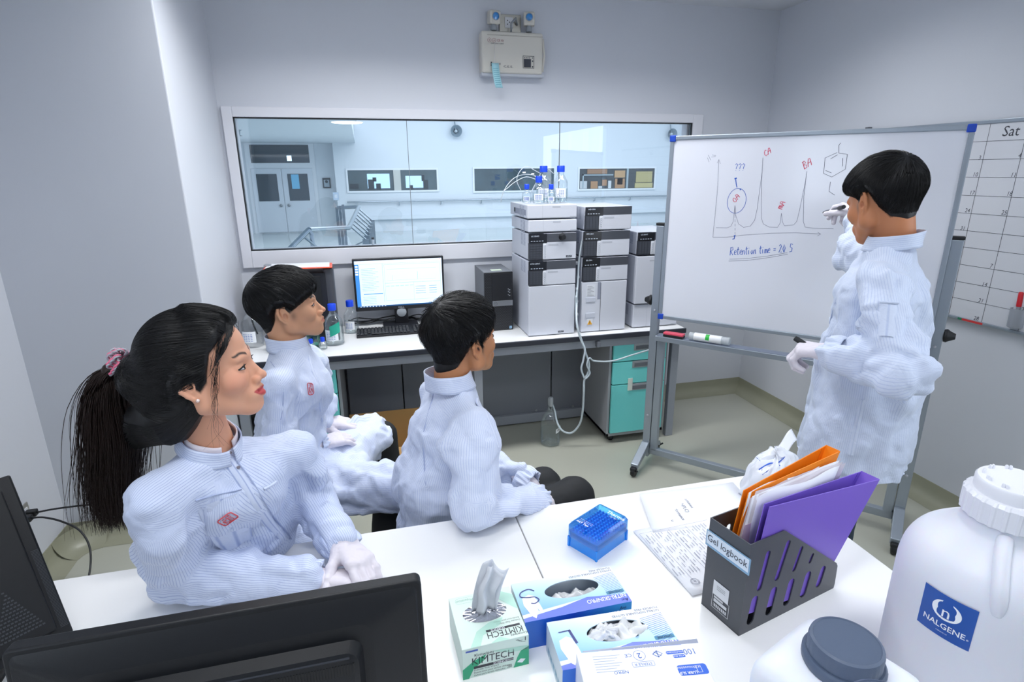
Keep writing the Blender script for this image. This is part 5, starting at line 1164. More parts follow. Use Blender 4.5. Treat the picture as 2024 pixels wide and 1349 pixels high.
# ---------- soft packet at the far edge ----------
t=thing('wiper_packet',(1.12,1.29,TZ),'crumpled translucent white plastic packet with blue print behind the binders','packet',rotz=.35)
def pk(u,v):
    a=2*PI*u; e=1.0; c,s=math.cos(a),math.sin(a); n=.55
    cx_=math.copysign(abs(c)**n,c); sy_=math.copysign(abs(s)**n,s)
    prof=[(1,.0),(1.04,.1),(1.02,.3),(.97,.55),(.88,.78),(.66,.93),(.30,1.0),(0.0,1.01)]; f=v*(len(prof)-1); i=min(int(f),len(prof)-2); f-=i
    r=prof[i][0]*(1-f)+prof[i+1][0]*f; z=prof[i][1]*(1-f)+prof[i+1][1]*f
    nz=.004*math.sin(a*5+v*9)+.003*math.sin(a*11-v*17)+.002*math.sin(a*23+v*5)
    return Vector(((.078+nz)*r*cx_+.022*z,(.052+nz)*r*sy_,.128*z+.012*z*cx_+nz*.8*z+.012*abs(sy_)*z*0))
mb=MB(); mb.grid(64,34,pk,closeu=True); mb.obj('film_body',plastic_tr('packet_film','#e9edf5',.93,.25),t,smooth=180)
def fl(u,v): return Vector((.01+.085*u+.02*v,-.02+.055*v*.6,.128+.03*u*u*1.0+.018*v-.01*math.sin(6*u)))
mb=MB(); mb.grid(12,8,fl); mb.obj('torn_flap',plastic_tr('packet_film','#e9edf5',.93,.25),t,smooth=180,solid=.0008)
Li=Vector(t.location); Ri=Matrix.Rotation(-.35,4,'Z')
def pk_(pts): return [Ri@(Vector(p)-Li) for p in pts]
mb=MB(); mb.tube(pk_([(1.0683,1.2552,0.8403),(1.0683,1.2552,0.8403),(1.0683,1.2552,0.8403)]),.0013,5); mb.obj('blue_line_print',B1,t)
mb=MB(); mb.tube(smoothpath(pk_([(1.0731,1.2792,0.8441),(1.0982,1.2783,0.8577),(1.1148,1.2759,0.8617),(1.1277,1.2610,0.8594),(1.1553,1.2609,0.8488)]),4),.0020,6); mb.obj('blue_line_print',B1,t,smooth=180)
mb=MB(); q=pk_([(1.1679,1.3338,0.8804),(1.0683,1.2552,0.8403),(1.1557,1.2752,0.8763),(1.1446,1.2779,0.8714)]); nn=(q[1]-q[0]).cross(q[3]-q[0]).normalized(); nn=nn if nn.y<0 else -nn; mb.add([p+nn*.003 for p in q]+[p-nn*.002 for p in q],[(0,1,2,3),(0,4,5,1),(1,5,6,2),(2,6,7,3),(3,7,4,0)]); mb.obj('name_patch',mat('packet_patch','#1b55c0',.4),t)
mb=MB()
for a_,b_ in (((1.0683,1.2552,0.8403),(1.1132,1.3379,0.8583)),((1.0683,1.2552,0.8403),(1.0998,1.3176,0.8586)),((1.0952,1.3232,0.8581),(1.0857,1.2927,0.8635)),((1.0683,1.2552,0.8403),(1.0683,1.2552,0.8403)),((1.1048,1.3235,0.8668),(1.0962,1.3193,0.8549)),((1.0683,1.2552,0.8403),(1.0683,1.2552,0.8403)),((1.0683,1.2552,0.8403),(1.1175,1.3308,0.8665)),((1.0683,1.2552,0.8403),(1.0683,1.2552,0.8403)),((1.0683,1.2552,0.8403),(1.0683,1.2552,0.8403)),((1.0683,1.2552,0.8403),(1.0683,1.2552,0.8403))): mb.tube(pk_([a_,b_]),.0008,5)
mb.obj('printing',mat('packet_ink','#5a79b8',.5),t)
# ---------- carboy ----------
M_hd=mat('natural_polyethylene','#dfe1ea',.42,sss=.25,spec=.4); M_hdc=mat('cap_polypropylene','#e6e7ee',.35)
t=thing('carboy',(1.055,.630,TZ),'large translucent white round carboy with a blue square sticker','carboy',rotz=0)
R0=.142
prof=[(R0*.90,0),(R0*.98,.006),(R0,.02),(R0,.20),(R0*.995,.235),(R0*.95,.268),(R0*.84,.296),(R0*.66,.318),(R0*.50,.334),(R0*.455,.345),(R0*.45,.37)]
MB().lathe([(p.x,p.z) for p in smoothpath([(r,0,z) for r,z in prof],4)],96).obj('body',M_hd,t,smooth=60)
cz=.362
def ribs(a,z): return 1+.035*(math.cos(24*a)>.55)
MB().lathe([(.062,cz-.004),(.067,cz),(.067,cz+.038),(.062,cz+.044),(.056,cz+.045)],192,rf=ribs).obj('cap',M_hdc,t,smooth=25)
MB().lathe([(.057,cz+.044),(.057,cz+.064),(.054,cz+.068),(.0,cz+.068)],64).obj('cap_top',M_hdc,t,smooth=40)
mb=MB()
for k in range(10):
    a=k*.63+.2; 
    for q in (0,.13): mb.lathe([(.0028,0),(.0028,.005),(.0015,.007),(0,.007)],10,cx=.045*math.cos(a+q),cy=.045*math.sin(a+q))
o=mb.obj('cap_studs',M_hdc,t,kind='stuff',smooth=50); o.location=(0,0,cz+.068)
# moulded handle
hA=-2.52
pts=[(R0*.42*math.cos(hA),R0*.42*math.sin(hA),.345),(R0*.64*math.cos(hA),R0*.64*math.sin(hA),.326),(R0*.86*math.cos(hA+.03),R0*.86*math.sin(hA+.03),.295),(R0*.925*math.cos(hA+.05),R0*.925*math.sin(hA+.05),.272),(R0*.90*math.cos(hA+.06),R0*.90*math.sin(hA+.06),.250)]
MB().tube(smoothpath(pts,8),[.012]*33,16,flat=1.2).obj('handle',M_hd,t,smooth=180)
# sticker wrapped on the cylinder
sa=math.atan2(.50-.63,.80-1.055); sa0=-2.90
def st(u,v,e=.0006,tilt=.0): 
    a=sa0+(u)/R0; return Vector(((R0+e)*math.cos(a),(R0+e)*math.sin(a),.205+v))
ST=lambda s,x,y,size,m,e,mb,sx=1,bold=0,rot=0: mb.add([st(*( (lambda px,py:(px,py))(x+(v.x*sx)*math.cos(rot)-v.y*math.sin(rot),y+(v.x*sx)*math.sin(rot)+v.y*math.cos(rot))),e=e) for v in textmesh(s,size,'CENTER',bold,0)[0]],textmesh(s,size,'CENTER',bold,0)[1],m)
lw_=.041
mb=MB(); mb.grid(16,8,lambda u,v:st(-lw_+2*lw_*u,-lw_+2*lw_*v)); lb=mb.obj('sticker',mat('sticker_royal','#0d4fa6',.28),t,smooth=180)
mb=MB(); ST('NALGENE',0,-.019,.0150,0,.0011,mb,.98,.0005); ST('®',.036,-.0215,.005,0,.0011,mb); ST('A BRAND OF',0,-.031,.003,0,.0011,mb)
def cres(sgn):
    o=[];i=[]
    for k in range(15):
        a=math.radians(-72+k*10.2 if sgn>0 else 108+72-(-72+k*10.2)-0)
        if sgn<0: a=math.radians(180-(-72+k*10.2))
        o.append((.0225*math.cos(a),.012+.0185*math.sin(a)))
    for k in range(15):
        f=k/14; a=math.radians(-72+142.8*(1-f)); r=(.0095+.006*abs(math.sin(a*.9)));x=r*math.cos(a)+.0035;y=.012+.0165*math.sin(a)*.93
        if sgn<0: x=-x
        i.append((x,y))
    return o+i
for s_ in (1,-1):
    P=cres(s_); n=15
    mb.add([st(x,y,.0011) for x,y in P],[(k,k+1,2*n-2-k,2*n-1-k) for k in range(n-1)],0)
mb.grid(12,2,lambda u,v:st(.0185*math.sin((u-.5)*2.2),.012-.0185*math.cos((u-.5)*2.2)+.004*v*(math.cos((u-.5)*2.6)),.0011))
ST('n',0,.0085,.030,0,.0013,mb,1.0,.0002)
mb.obj('sticker_lettering',M_wh,t)
# ---------- square bottle with grey lid ----------
M_gl=mat('lid_slate','#4f5c72',.45,bump=.3,bscale=500)
def jug(loc,lab,rz):
    t=thing('square_bottle',loc,lab,'bottle',rotz=rz)
    q=.094; h=.24
    mb=MB(); lv=[(.9,0,.02),(1,.012,.025),(1,.190,.022),(.985,.208,.024),(.93,.220,.03),(.80,.230,.035),(.62,.238,.045)]; n=4*5
    for s_,z,r in lv:
        mb.v+=[(x,y,z) for x,y in rrect(-q*s_,-q*s_,q*s_,q*s_,r)]
    k=len(rrect(0,0,1,1,.1)); 
    for i in range(len(lv)-1):
        for j in range(k): mb.f.append((i*k+j,i*k+(j+1)%k,(i+1)*k+(j+1)%k,(i+1)*k+j)); mb.m.append(0)
    mb.f.append(tuple(range((len(lv)-1)*k,len(lv)*k))); mb.m.append(0); mb.f.append(tuple(reversed(range(k)))); mb.m.append(0)
    mb.obj('body',mat('bottle_white','#e3e6ee',.4,sss=.15),t,smooth=50)
    MB().lathe([(.054,.238),(.056,.242),(.056,.252),(.053,.256)],64).obj('tamper_ring',M_gl,t,smooth=40)
    MB().lathe([(.050,.256),(.050,.276),(.0487,.281),(.045,.283),(.0437,.2815),(0,.2815)],120,rf=lambda a,z:1+(.012*(math.sin(60*a)>0) if (z<.278 and z>.255 and (a%1.05)<.55) else 0)).obj('lid',M_gl,t,smooth=30)
    mb=MB()
    for k in range(4): a=-1.9+k*.22; mb.box(-.006,-.0565,.243,.006,-.0545,.251,M=Matrix.Rotation(a+PI/2,4,'Z'))
    mb.obj('tamper_notch',mat('notch_pale','#8d97a8',.4),t,kind='stuff')
    return t
jug((.640,.535,TZ),'white square bottle with a big slate grey screw lid beside the carboy',.35)
jug((.528,.372,TZ),'second, taller white square bottle with grey lid cut by the photo bottom edge',.25).scale=(.9,.9,1.30)
# ---------- foreground monitors ----------
M_mb=mat('monitor_back','#0f1115',.45,bump=.2,bscale=900,spec=.35)
t=thing('desktop_monitor',(-.237,.735,TZ),'black monitor seen from behind at the lower left of the desk','monitor',rot=(math.radians(-6),0,0))
mw=.279; zt=.338; zb=.02
mb=MB()
fr0=[(-mw,zb),(mw,zb),(mw,zt),(-mw,zt)]
MB().prism(rrect(-mw,zb,mw,zt,.010,4),-.012,.012,fr((0,0,0),(1,0,0),(0,0,1))).obj('bezel',M_mb,t,smooth=30,bevel=.003)
# sloping back shell (camera side is local -y)
def shell(name,rects,m,par=t):
    mb=MB(); k=None
    for (x0,z0,x1,z1,r,y) in rects:
        pl=rrect(x0,z0,x1,z1,r,4); k=len(pl); mb.v+=[(a,y,b) for a,b in pl]
    n=len(rects)
    for i in range(n-1):
        for j in range(k): mb.f.append((i*k+j,(i+1)*k+j,(i+1)*k+(j+1)%k,i*k+(j+1)%k)); mb.m.append(0)
    mb.f.append(tuple((n-1)*k+j for j in range(k))); mb.m.append(0)
    return mb.obj(name,m,par,smooth=35)
shell('back_cover',[(-mw+.006,zb+.006,mw-.006,zt-.006,.01,-.010),(-mw+.010,zb+.010,mw-.010,zt-.014,.012,-.016),(-.20,.06,.20,.290,.02,-.026)],M_mb)
shell('rear_bulge',[(-.20,.03,.185,.268,.02,-.024),(-.19,.035,.178,.260,.02,-.045),(-.185,.04,.170,.253,.02,-.048)],M_mb)
MB().box(-mw+.004,.009,zb+.004,mw-.004,.0125,zt-.004).obj('screen_glass',mat('screen_off','#0c0d10',.1),t)
mb=MB()
for k in range(46): mb.box(-.02+k*.0042,-.0488,.226,-.0178+k*.0042,-.0475,.244)
mb.obj('vent_slots',mat('vent_black','#060708',.6),t,kind='stuff')
mb=MB(); mb.tube([(-.19,-.047,.253),(.165,-.047,.253)],.002,6); mb.obj('bulge_ridge',mat('ridge_grey','#2b2e35',.4),t)
box1('stand_neck',-.05,-.085,.0,.05,-.048,.2,M_mb,t,bevel=.008)
box1('stand_base',-.13,-.12,.0,.13,.08,.012,M_mb,t,bevel=.004)
t=thing('left_monitor',(-.664,1.185,TZ),'black tilted display at the far left edge of the desk','monitor')
t.name='tilted_monitor'
e1=Vector((-.111,.138,.300)).normalized(); e2=Vector((-.78,-.63,0)).normalized(); n3=e2.cross(e1).normalized()
if n3.y>0: n3=-n3
Mx=Matrix(((e2.x,e1.x,n3.x,.02),(e2.y,e1.y,n3.y,-.04),(e2.z,e1.z,n3.z,.045),(0,0,0,1)))
MB().prism([(-.0,0),(.46,0),(.46,.352),(0,.352)],-.02,.0,Mx).obj('bezel',M_mb,t,bevel=.004)
MB().prism([(.022,.02),(.44,.02),(.44,.325),(.022,.325)],.0,.006,Mx).obj('back_cover',M_mb,t,bevel=.005)
mb=MB()
for r in range(14):
    for c in range(max(1,r)): mb.box(.075+(c-r/2)*.006,.13-r*.0068,.006,.079+(c-r/2)*.006,.133-r*.0068,.0066,M=Mx)
for r in range(60): mb.box(.003,.02+r*.0028,.0002,.016,.0212+r*.0028,.0008,M=Mx)
mb.obj('vent_holes',mat('vent_grey','#2f333b',.5),t,kind='stuff')
mb=MB(); mb.tube([Mx@Vector((.2,.15,-.02)),(-.22,-.10,.1),(-.22,-.10,.006)],.02,10); mb.obj('stand_neck',M_mb,t,smooth=60)
MB().lathe([(.11,-.045),(.11,-.037),(.1,-.033),(0,-.033)],32,cx=-.2,cy=-.09).obj('stand_base',M_mb,t,smooth=40).location=(0,0,.045)

# ================= sculpting tools: distance fields meshed by surface nets =================
f4=np.float32
class Field:
    def __init__(s,lo,hi,step,fine=None,fstep=None):
        ax=[]
        for i in range(3):
            if fine is None: a=np.arange(lo[i],hi[i]+step,step)
            else:
                fl,fh=fine[0][i],fine[1][i]; a=[]
                n=max(0,int(math.ceil((fl-lo[i])/step)));
                if n: a+=list(np.linspace(lo[i],fl,n,endpoint=False))
                a+=list(np.arange(fl,fh,fstep)); n=max(1,int(math.ceil((hi[i]-a[-1])/step))); a+=list(np.linspace(a[-1],hi[i],n+1)[1:])
            ax.append(np.array(a,f4))
        s.ax=ax; s.d=np.full([len(a) for a in ax],.5,f4)
    def put(s,fn,lo,hi,k=.01,op=0,pad=None):
        pad=(max(k,.004)+.012) if pad is None else pad
        sl=[]
        for i in range(3):
            a=np.searchsorted(s.ax[i],lo[i]-pad); b=np.searchsorted(s.ax[i],hi[i]+pad)
            if b-a<1: return
            sl.append(slice(max(a-1,0),min(b+1,len(s.ax[i]))))
        X=s.ax[0][sl[0]][:,None,None]; Y=s.ax[1][sl[1]][None,:,None]; Z=s.ax[2][sl[2]][None,None,:]
        d=fn(X,Y,Z).astype(f4); c=s.d[tuple(sl)]
        if op==1: d=-d; c2=-c; 
        else: c2=c
        if k>0:
            if op==1:
                # smooth subtraction: max(c,-fn)
                h=np.clip(.5-.5*(c-d)/k,0,1); r=c*(1-h)+d*h+k*h*(1-h)
            else:
                h=np.clip(.5+.5*(c-d)/k,0,1); r=c*(1-h)+d*h-k*h*(1-h)
        else: r=np.maximum(c,d) if op==1 else np.minimum(c,d)
        s.d[tuple(sl)]=r
    def cone(s,a,b,ra,rb,k=.01,op=0,side=None,q=1.0):
        a=np.array(a,float);b=np.array(b,float);ab=b-a;L=max(float(ab@ab),1e-9); R=max(ra,rb)*(max(q,1))
        if side is not None: sd=np.array(side,float); sd/=np.linalg.norm(sd)
        def fn(X,Y,Z):
            x=X-a[0];y=Y-a[1];z=Z-a[2]; t=np.clip((x*ab[0]+y*ab[1]+z*ab[2])/L,0,1)
            wx=x-t*ab[0];wy=y-t*ab[1];wz=z-t*ab[2]
            if side is not None:
                c=(wx*sd[0]+wy*sd[1]+wz*sd[2])*(1/q-1); wx=wx+c*sd[0];wy=wy+c*sd[1];wz=wz+c*sd[2]
            return np.sqrt(wx*wx+wy*wy+wz*wz)-(ra+(rb-ra)*t)
        s.put(fn,np.minimum(a,b)-R,np.maximum(a,b)+R,k,op)
    def ell(s,c,r,R=None,k=.01,op=0):
        c=np.array(c,float);r=np.array(r,float);R=np.eye(3) if R is None else np.array(R); m=r.max()
        def fn(X,Y,Z):
            x=X-c[0];y=Y-c[1];z=Z-c[2]
            u=(x*R[0,0]+y*R[1,0]+z*R[2,0]);v=(x*R[0,1]+y*R[1,1]+z*R[2,1]);w=(x*R[0,2]+y*R[1,2]+z*R[2,2])
            k0=np.sqrt((u/r[0])**2+(v/r[1])**2+(w/r[2])**2)+1e-6; k1=np.sqrt((u/r[0]**2)**2+(v/r[1]**2)**2+(w/r[2]**2)**2)+1e-6
            return k0*(k0-1)/k1
        s.put(fn,c-m,c+m,k,op)
    def mesh(s): return surfnet(s.ax,s.d)
def surfnet(ax,d):
    ng=d<0; c=np.zeros([n-1 for n in d.shape],np.uint8)
    for a in (0,1):
        for b in (0,1):
            for e in (0,1): c+=ng[a:d.shape[0]-1+a,b:d.shape[1]-1+b,e:d.shape[2]-1+e]
    act=(c>0)&(c<8); ids=np.argwhere(act); n=len(ids); idx=np.full(act.shape,-1,np.int32); idx[act]=np.arange(n)
    acc=np.zeros((n,3));cnt=np.zeros(n); cor=[(a,b,e) for a in (0,1) for b in (0,1) for e in (0,1)]
    for p in cor:
        for q in cor:
            if sum(abs(p[i]-q[i]) for i in range(3))!=1 or p>q: continue
            da=d[ids[:,0]+p[0],ids[:,1]+p[1],ids[:,2]+p[2]];db=d[ids[:,0]+q[0],ids[:,1]+q[1],ids[:,2]+q[2]]
            m=(da<0)!=(db<0); t=(da[m]/(da[m]-db[m]))[:,None]; P=ids[m]+np.array(p)+t*(np.array(q)-np.array(p)); acc[m]+=P; cnt[m]+=1
    P=acc/cnt[:,None]; P=np.stack([np.interp(P[:,i],np.arange(len(ax[i])),ax[i]) for i in range(3)],1)
    F=[]
    for A in range(3):
        B=(A+1)%3;C=(A+2)%3
        sa=[slice(None)]*3;sb=[slice(None)]*3; sa[A]=slice(0,-1);sb[A]=slice(1,None)
        cr=ng[tuple(sa)]!=ng[tuple(sb)]; e=np.argwhere(cr); e=e[(e[:,B]>0)&(e[:,C]>0)&(e[:,B]<d.shape[B]-1)&(e[:,C]<d.shape[C]-1)]
        def g(db,dc):
            q=e.copy();q[:,B]-=db;q[:,C]-=dc; return idx[q[:,0],q[:,1],q[:,2]]
        Q=np.stack([g(1,1),g(0,1),g(0,0),g(1,0)],1); fl=~ng[e[:,0],e[:,1],e[:,2]]; Q[fl]=Q[fl][:,::-1]; F.append(Q)
    return P,np.concatenate(F)
def fastmesh(name,P,Q,m,parent=None,attrs=None,cols=None,smooth=True,**kw):
    me=bpy.data.meshes.new(name); n=len(P); k=Q.shape[1]; me.vertices.add(n); me.vertices.foreach_set('co',P.astype(f4).ravel())
    me.loops.add(len(Q)*k); me.loops.foreach_set('vertex_index',Q.astype(np.int32).ravel()); me.polygons.add(len(Q))
    me.polygons.foreach_set('loop_start',np.arange(0,len(Q)*k,k,dtype=np.int32)); me.polygons.foreach_set('loop_total',np.full(len(Q),k,np.int32))
    me.update(calc_edges=True)
    if smooth: me.polygons.foreach_set('use_smooth',np.ones(len(Q),bool))
    for a,v in (attrs or {}).items(): t=me.attributes.new(a,'FLOAT','POINT'); t.data.foreach_set('value',v.astype(f4))
    for a,v in (cols or {}).items():
        t=me.color_attributes.new(a,'FLOAT_COLOR','POINT'); t.data.foreach_set('color',np.concatenate([v,np.ones((n,1))],1).astype(f4).ravel())
    me.materials.append(m); o=bpy.data.objects.new(name,me); COL.objects.link(o)
    if parent is not None: o.parent=parent
    tag(o,**kw) if kw else None
    return o
def vnormals(P,Q):
    n=np.cross(P[Q[:,2]]-P[Q[:,0]],P[Q[:,3]]-P[Q[:,1]]); N=np.zeros_like(P)
    for i in range(4): np.add.at(N,Q[:,i],n)
    return N/(np.linalg.norm(N,axis=1,keepdims=True)+1e-9)
def vnoise(P,seed=0):
    I=np.floor(P).astype(np.int64);F_=P-I;U=F_*F_*(3-2*F_)
    def h(a,b,c):
        x=(a*374761393+b*668265263+c*2147483647+seed*974711)&0xffffffff; x=((x^(x>>13))*1274126177)&0xffffffff; return ((x^(x>>16))&0xffff)/32767.5-1
    r=0
    for a in (0,1):
        for b in (0,1):
            for c in (0,1): r=r+h(I[:,0]+a,I[:,1]+b,I[:,2]+c)*(U[:,0] if a else 1-U[:,0])*(U[:,1] if b else 1-U[:,1])*(U[:,2] if c else 1-U[:,2])
    return r
# ---------- cloth, skin, hair materials ----------
def clothmat(name,base,stripe,period=.005,width=.25,bump=.15,rough=.55):
    m=bpy.data.materials.new(name); m.use_nodes=True; n=m.node_tree.nodes; l=m.node_tree.links; b=n['Principled BSDF']
    b.inputs['Roughness'].default_value=rough; b.inputs['Sheen Weight'].default_value=.15; b.inputs['Specular IOR Level'].default_value=.35
    a=n.new('ShaderNodeAttribute'); a.attribute_name='stripe'; mu=n.new('ShaderNodeMath'); mu.operation='DIVIDE'; mu.inputs[1].default_value=period
    fr_=n.new('ShaderNodeMath'); fr_.operation='FRACT'; pp=n.new('ShaderNodeMath'); pp.operation='PINGPONG'; pp.inputs[1].default_value=.5
    ss=n.new('ShaderNodeMapRange'); ss.interpolation_type='SMOOTHSTEP'; ss.inputs['From Min'].default_value=width*.5+.08; ss.inputs['From Max'].default_value=max(0,width*.5-.08)
    mx=n.new('ShaderNodeMix'); mx.data_type='RGBA'; mx.inputs[6].default_value=lin(base); mx.inputs[7].default_value=lin(stripe)
    l.new(a.outputs['Fac'],mu.inputs[0]); l.new(mu.outputs[0],fr_.inputs[0]); l.new(fr_.outputs[0],pp.inputs[0]); l.new(pp.outputs[0],ss.inputs['Value']); l.new(ss.outputs['Result'],mx.inputs[0]); l.new(mx.outputs[2],b.inputs['Base Color'])
    if bump:
        tc=n.new('ShaderNodeTexCoord'); t=n.new('ShaderNodeTexNoise'); t.inputs['Scale'].default_value=38; t.inputs['Detail'].default_value=2; t.inputs['Distortion'].default_value=1.2
        bp=n.new('ShaderNodeBump'); bp.inputs['Strength'].default_value=bump; bp.inputs['Distance'].default_value=.012; l.new(tc.outputs['Object'],t.inputs['Vector']); l.new(t.outputs['Fac'],bp.inputs['Height']); l.new(bp.outputs['Normal'],b.inputs['Normal'])
    return m
M_coat=clothmat('coat_striped_fabric','#cfd8ee','#a2b0d6',.0052,.2,.12)
M_coat2=clothmat('coat_striped_fabric_pale','#d5ddf0','#bac6e4',.0055,.22,.14)
M_coat3=clothmat('coat_translucent_fabric','#d0d9ec','#bcc8e2',.006,.22,.18)
M_glove=mat('cotton_glove','#dcd6de',.8,bump=.35,bscale=900)
def skinmat(name):
    m=bpy.data.materials.new(name); m.use_nodes=True; n=m.node_tree.nodes; l=m.node_tree.links; b=n['Principled BSDF']; a=n.new('ShaderNodeVertexColor'); a.layer_name='tint'
    l.new(a.outputs[0],b.inputs['Base Color']); b.inputs['Roughness'].default_value=.48; b.inputs['Subsurface Weight'].default_value=.12; b.inputs['Subsurface Radius'].default_value=(.012,.004,.002); b.inputs['Subsurface Scale'].default_value=.5; b.inputs['Specular IOR Level'].default_value=.4
    return m
M_skin=skinmat('skin')
M_hair=mat('black_hair','#0a090b',.46,spec=.4); M_hairb=mat('dark_brown_hair','#23140e',.5,spec=.4)
M_dark=mat('black_trousers','#0f1216',.75,bump=.3,bscale=300); M_jean=mat('navy_jeans','#15293a',.7,bump=.4,bscale=500); M_shoe=mat('black_shoe','#131315',.4)
def l3(h): return np.array(lin(h)[:3])
class Frame:
    def __init__(s,o,fwd,pitch=0,roll=0,sc=1.0):
        a=math.atan2(fwd[1],fwd[0]); cp,sp=math.cos(pitch),math.sin(pitch)
        x=np.array([math.cos(a)*cp,math.sin(a)*cp,sp]); y=np.array([-math.sin(a),math.cos(a),0]); z=np.cross(x,y)
        c,r=math.cos(roll),math.sin(roll); y,z=y*c+z*r,z*c-y*r
        s.R=np.stack([x,y,z],1); s.o=np.array(o,float); s.s=sc
    def w(s,p): return s.o+s.s*(s.R@np.array(p,float))
    def l(s,P): return ((P-s.o)@s.R)/s.s
HP=[0,30,50,62,74,86,100,115,140,180]
def zline(phi,tab): return np.interp(phi,HP,tab)
SK=(np.array([-.013,0,.043]),np.array([.092,.075,.083]))   # skull ellipsoid
def head_into(F,H,neck,fem=False,nr=.052,mouth=0,nose=.0):
    s=H.s
    def E(c,r,k=.01,op=0,rot=None):
        R=H.R if rot is None else H.R@rot
        F.ell(H.w(c),np.array(r)*s,R,k*s,op)
    def C(a,b,ra,rb,k=.006,op=0): F.cone(H.w(a),H.w(b),ra*s,rb*s,k*s,op)
    E(SK[0],SK[1]); E((.028,0,.045),(.061,.062,.060),.02); E((.034,0,-.012),(.0555,.057,.068),.02)
    jw=.050 if fem else .054
    for y in (1,-1):
        C((.0,y*jw,-.050),(.066,y*.014,-.088),.017,.015,.03)
        C((-.002,y*(jw+.003),-.01),(.0,y*jw,-.05),.02,.018,.03)
        E((.060,y*.037,-.020),(.025,.024,.024),.02)
        C((.080,y*.038,.024),(.086,y*.006,.020),.0085 if not fem else .007,.0075,.015)
    E((.073,0,-.090),(.021,.022,.016),.018); E((.03,0,-.062),(.05,.045,.034),.02)
    nl=nose
    C((.079,0,.006),(.090+nl*.4,0,-.030),.0105,.0135,.008); C((.0875,0,.010),(.106+nl,0,-.024),.0058,.0080,.008); E((.1085+nl,0,-.0285),(.0100,.0102,.0086),.006)
    for y in (1,-1): E((.0985+nl*.6,y*.0125,-.0335),(.0105,.0068,.0074),.004)
    E((.083,0,-.060),(.0180,.030,.021),.016)
    if mouth: # smiling, lips a little apart
        for y in (1,-1):
            C((.1000,0,-.0525),(.0925,y*.014,-.0535),.0046,.0040,.003); C((.0925,y*.014,-.0535),(.0800,y*.0275,-.0500),.0040,.0016,.003)
            C((.0985,0,-.0675),(.0920,y*.013,-.0645),.0066,.0056,.003); C((.0920,y*.013,-.0645),(.0805,y*.0265,-.0515),.0056,.0018,.003)
            C((.108,0,-.0595),(.094,y*.016,-.0580),.0026,.0022,.0015,1); C((.096,y*.016,-.0580),(.080,y*.0285,-.0498),.0024,.0010,.0015,1)
    else:
        for y in (1,-1): C((.1000,0,-.0540),(.085,y*.0225,-.0602),.0052,.0020,.003); C((.0985,0,-.0655),(.085,y*.0205,-.0616),.0062,.0024,.003); C((.109,0,-.0597),(.087,y*.0245,-.0608),.0011,.0011,.0015,1)
    for y in (1,-1):
        E((.100,y*.034,.004),(.016,.017,.0105),.012,1)
        E((.0735,y*.031,.003),(.0142,.0150,.0135),.004)
        E((.109+nl,y*.0065,-.0412),(.0042,.0034,.004),.002,1)   # nostril
        # ear
        a=.18; rot=np.array([[math.cos(a),-y*math.sin(a),0],[y*math.sin(a),math.cos(a),0],[0,0,1]])
        pts=[(-.002,.070,.022),(-.010,.077,.031),(-.020,.081,.026),(-.025,.082,.010),(-.022,.080,-.008),(-.014,.076,-.020),(-.006,.072,-.030),(.001,.069,-.024)]
        pts=[(-.008+(p[0]+.008)*1.1,p[1]+.002,p[2]*1.1) for p in pts]
        E((-.011,y*.074,.002),(.015,.0048,.027),.004,0)
        for p,q in zip(pts[:-1],pts[1:]): C((p[0],y*p[1],p[2]),(q[0],y*q[1],q[2]),.0044,.0044,.003)
        C((-.016,y*.078,.018),(-.013,y*.076,-.008),.0032,.003,.003); C((.002,y*.071,-.001),(.003,y*.070,-.008),.004,.004,.003)
        E((-.006,y*.080,-.004),(.0062,.007,.010),.003,1)
    nk=np.array(neck,float); F.cone(H.w((-.030,0,-.030)),nk,nr*s,(nr+.003)*s,.016)
    F.cone(H.w((-.050,0,-.002)),nk+(H.R@np.array([-.012,0,0])),nr*.80*s,nr*.92*s,.022)
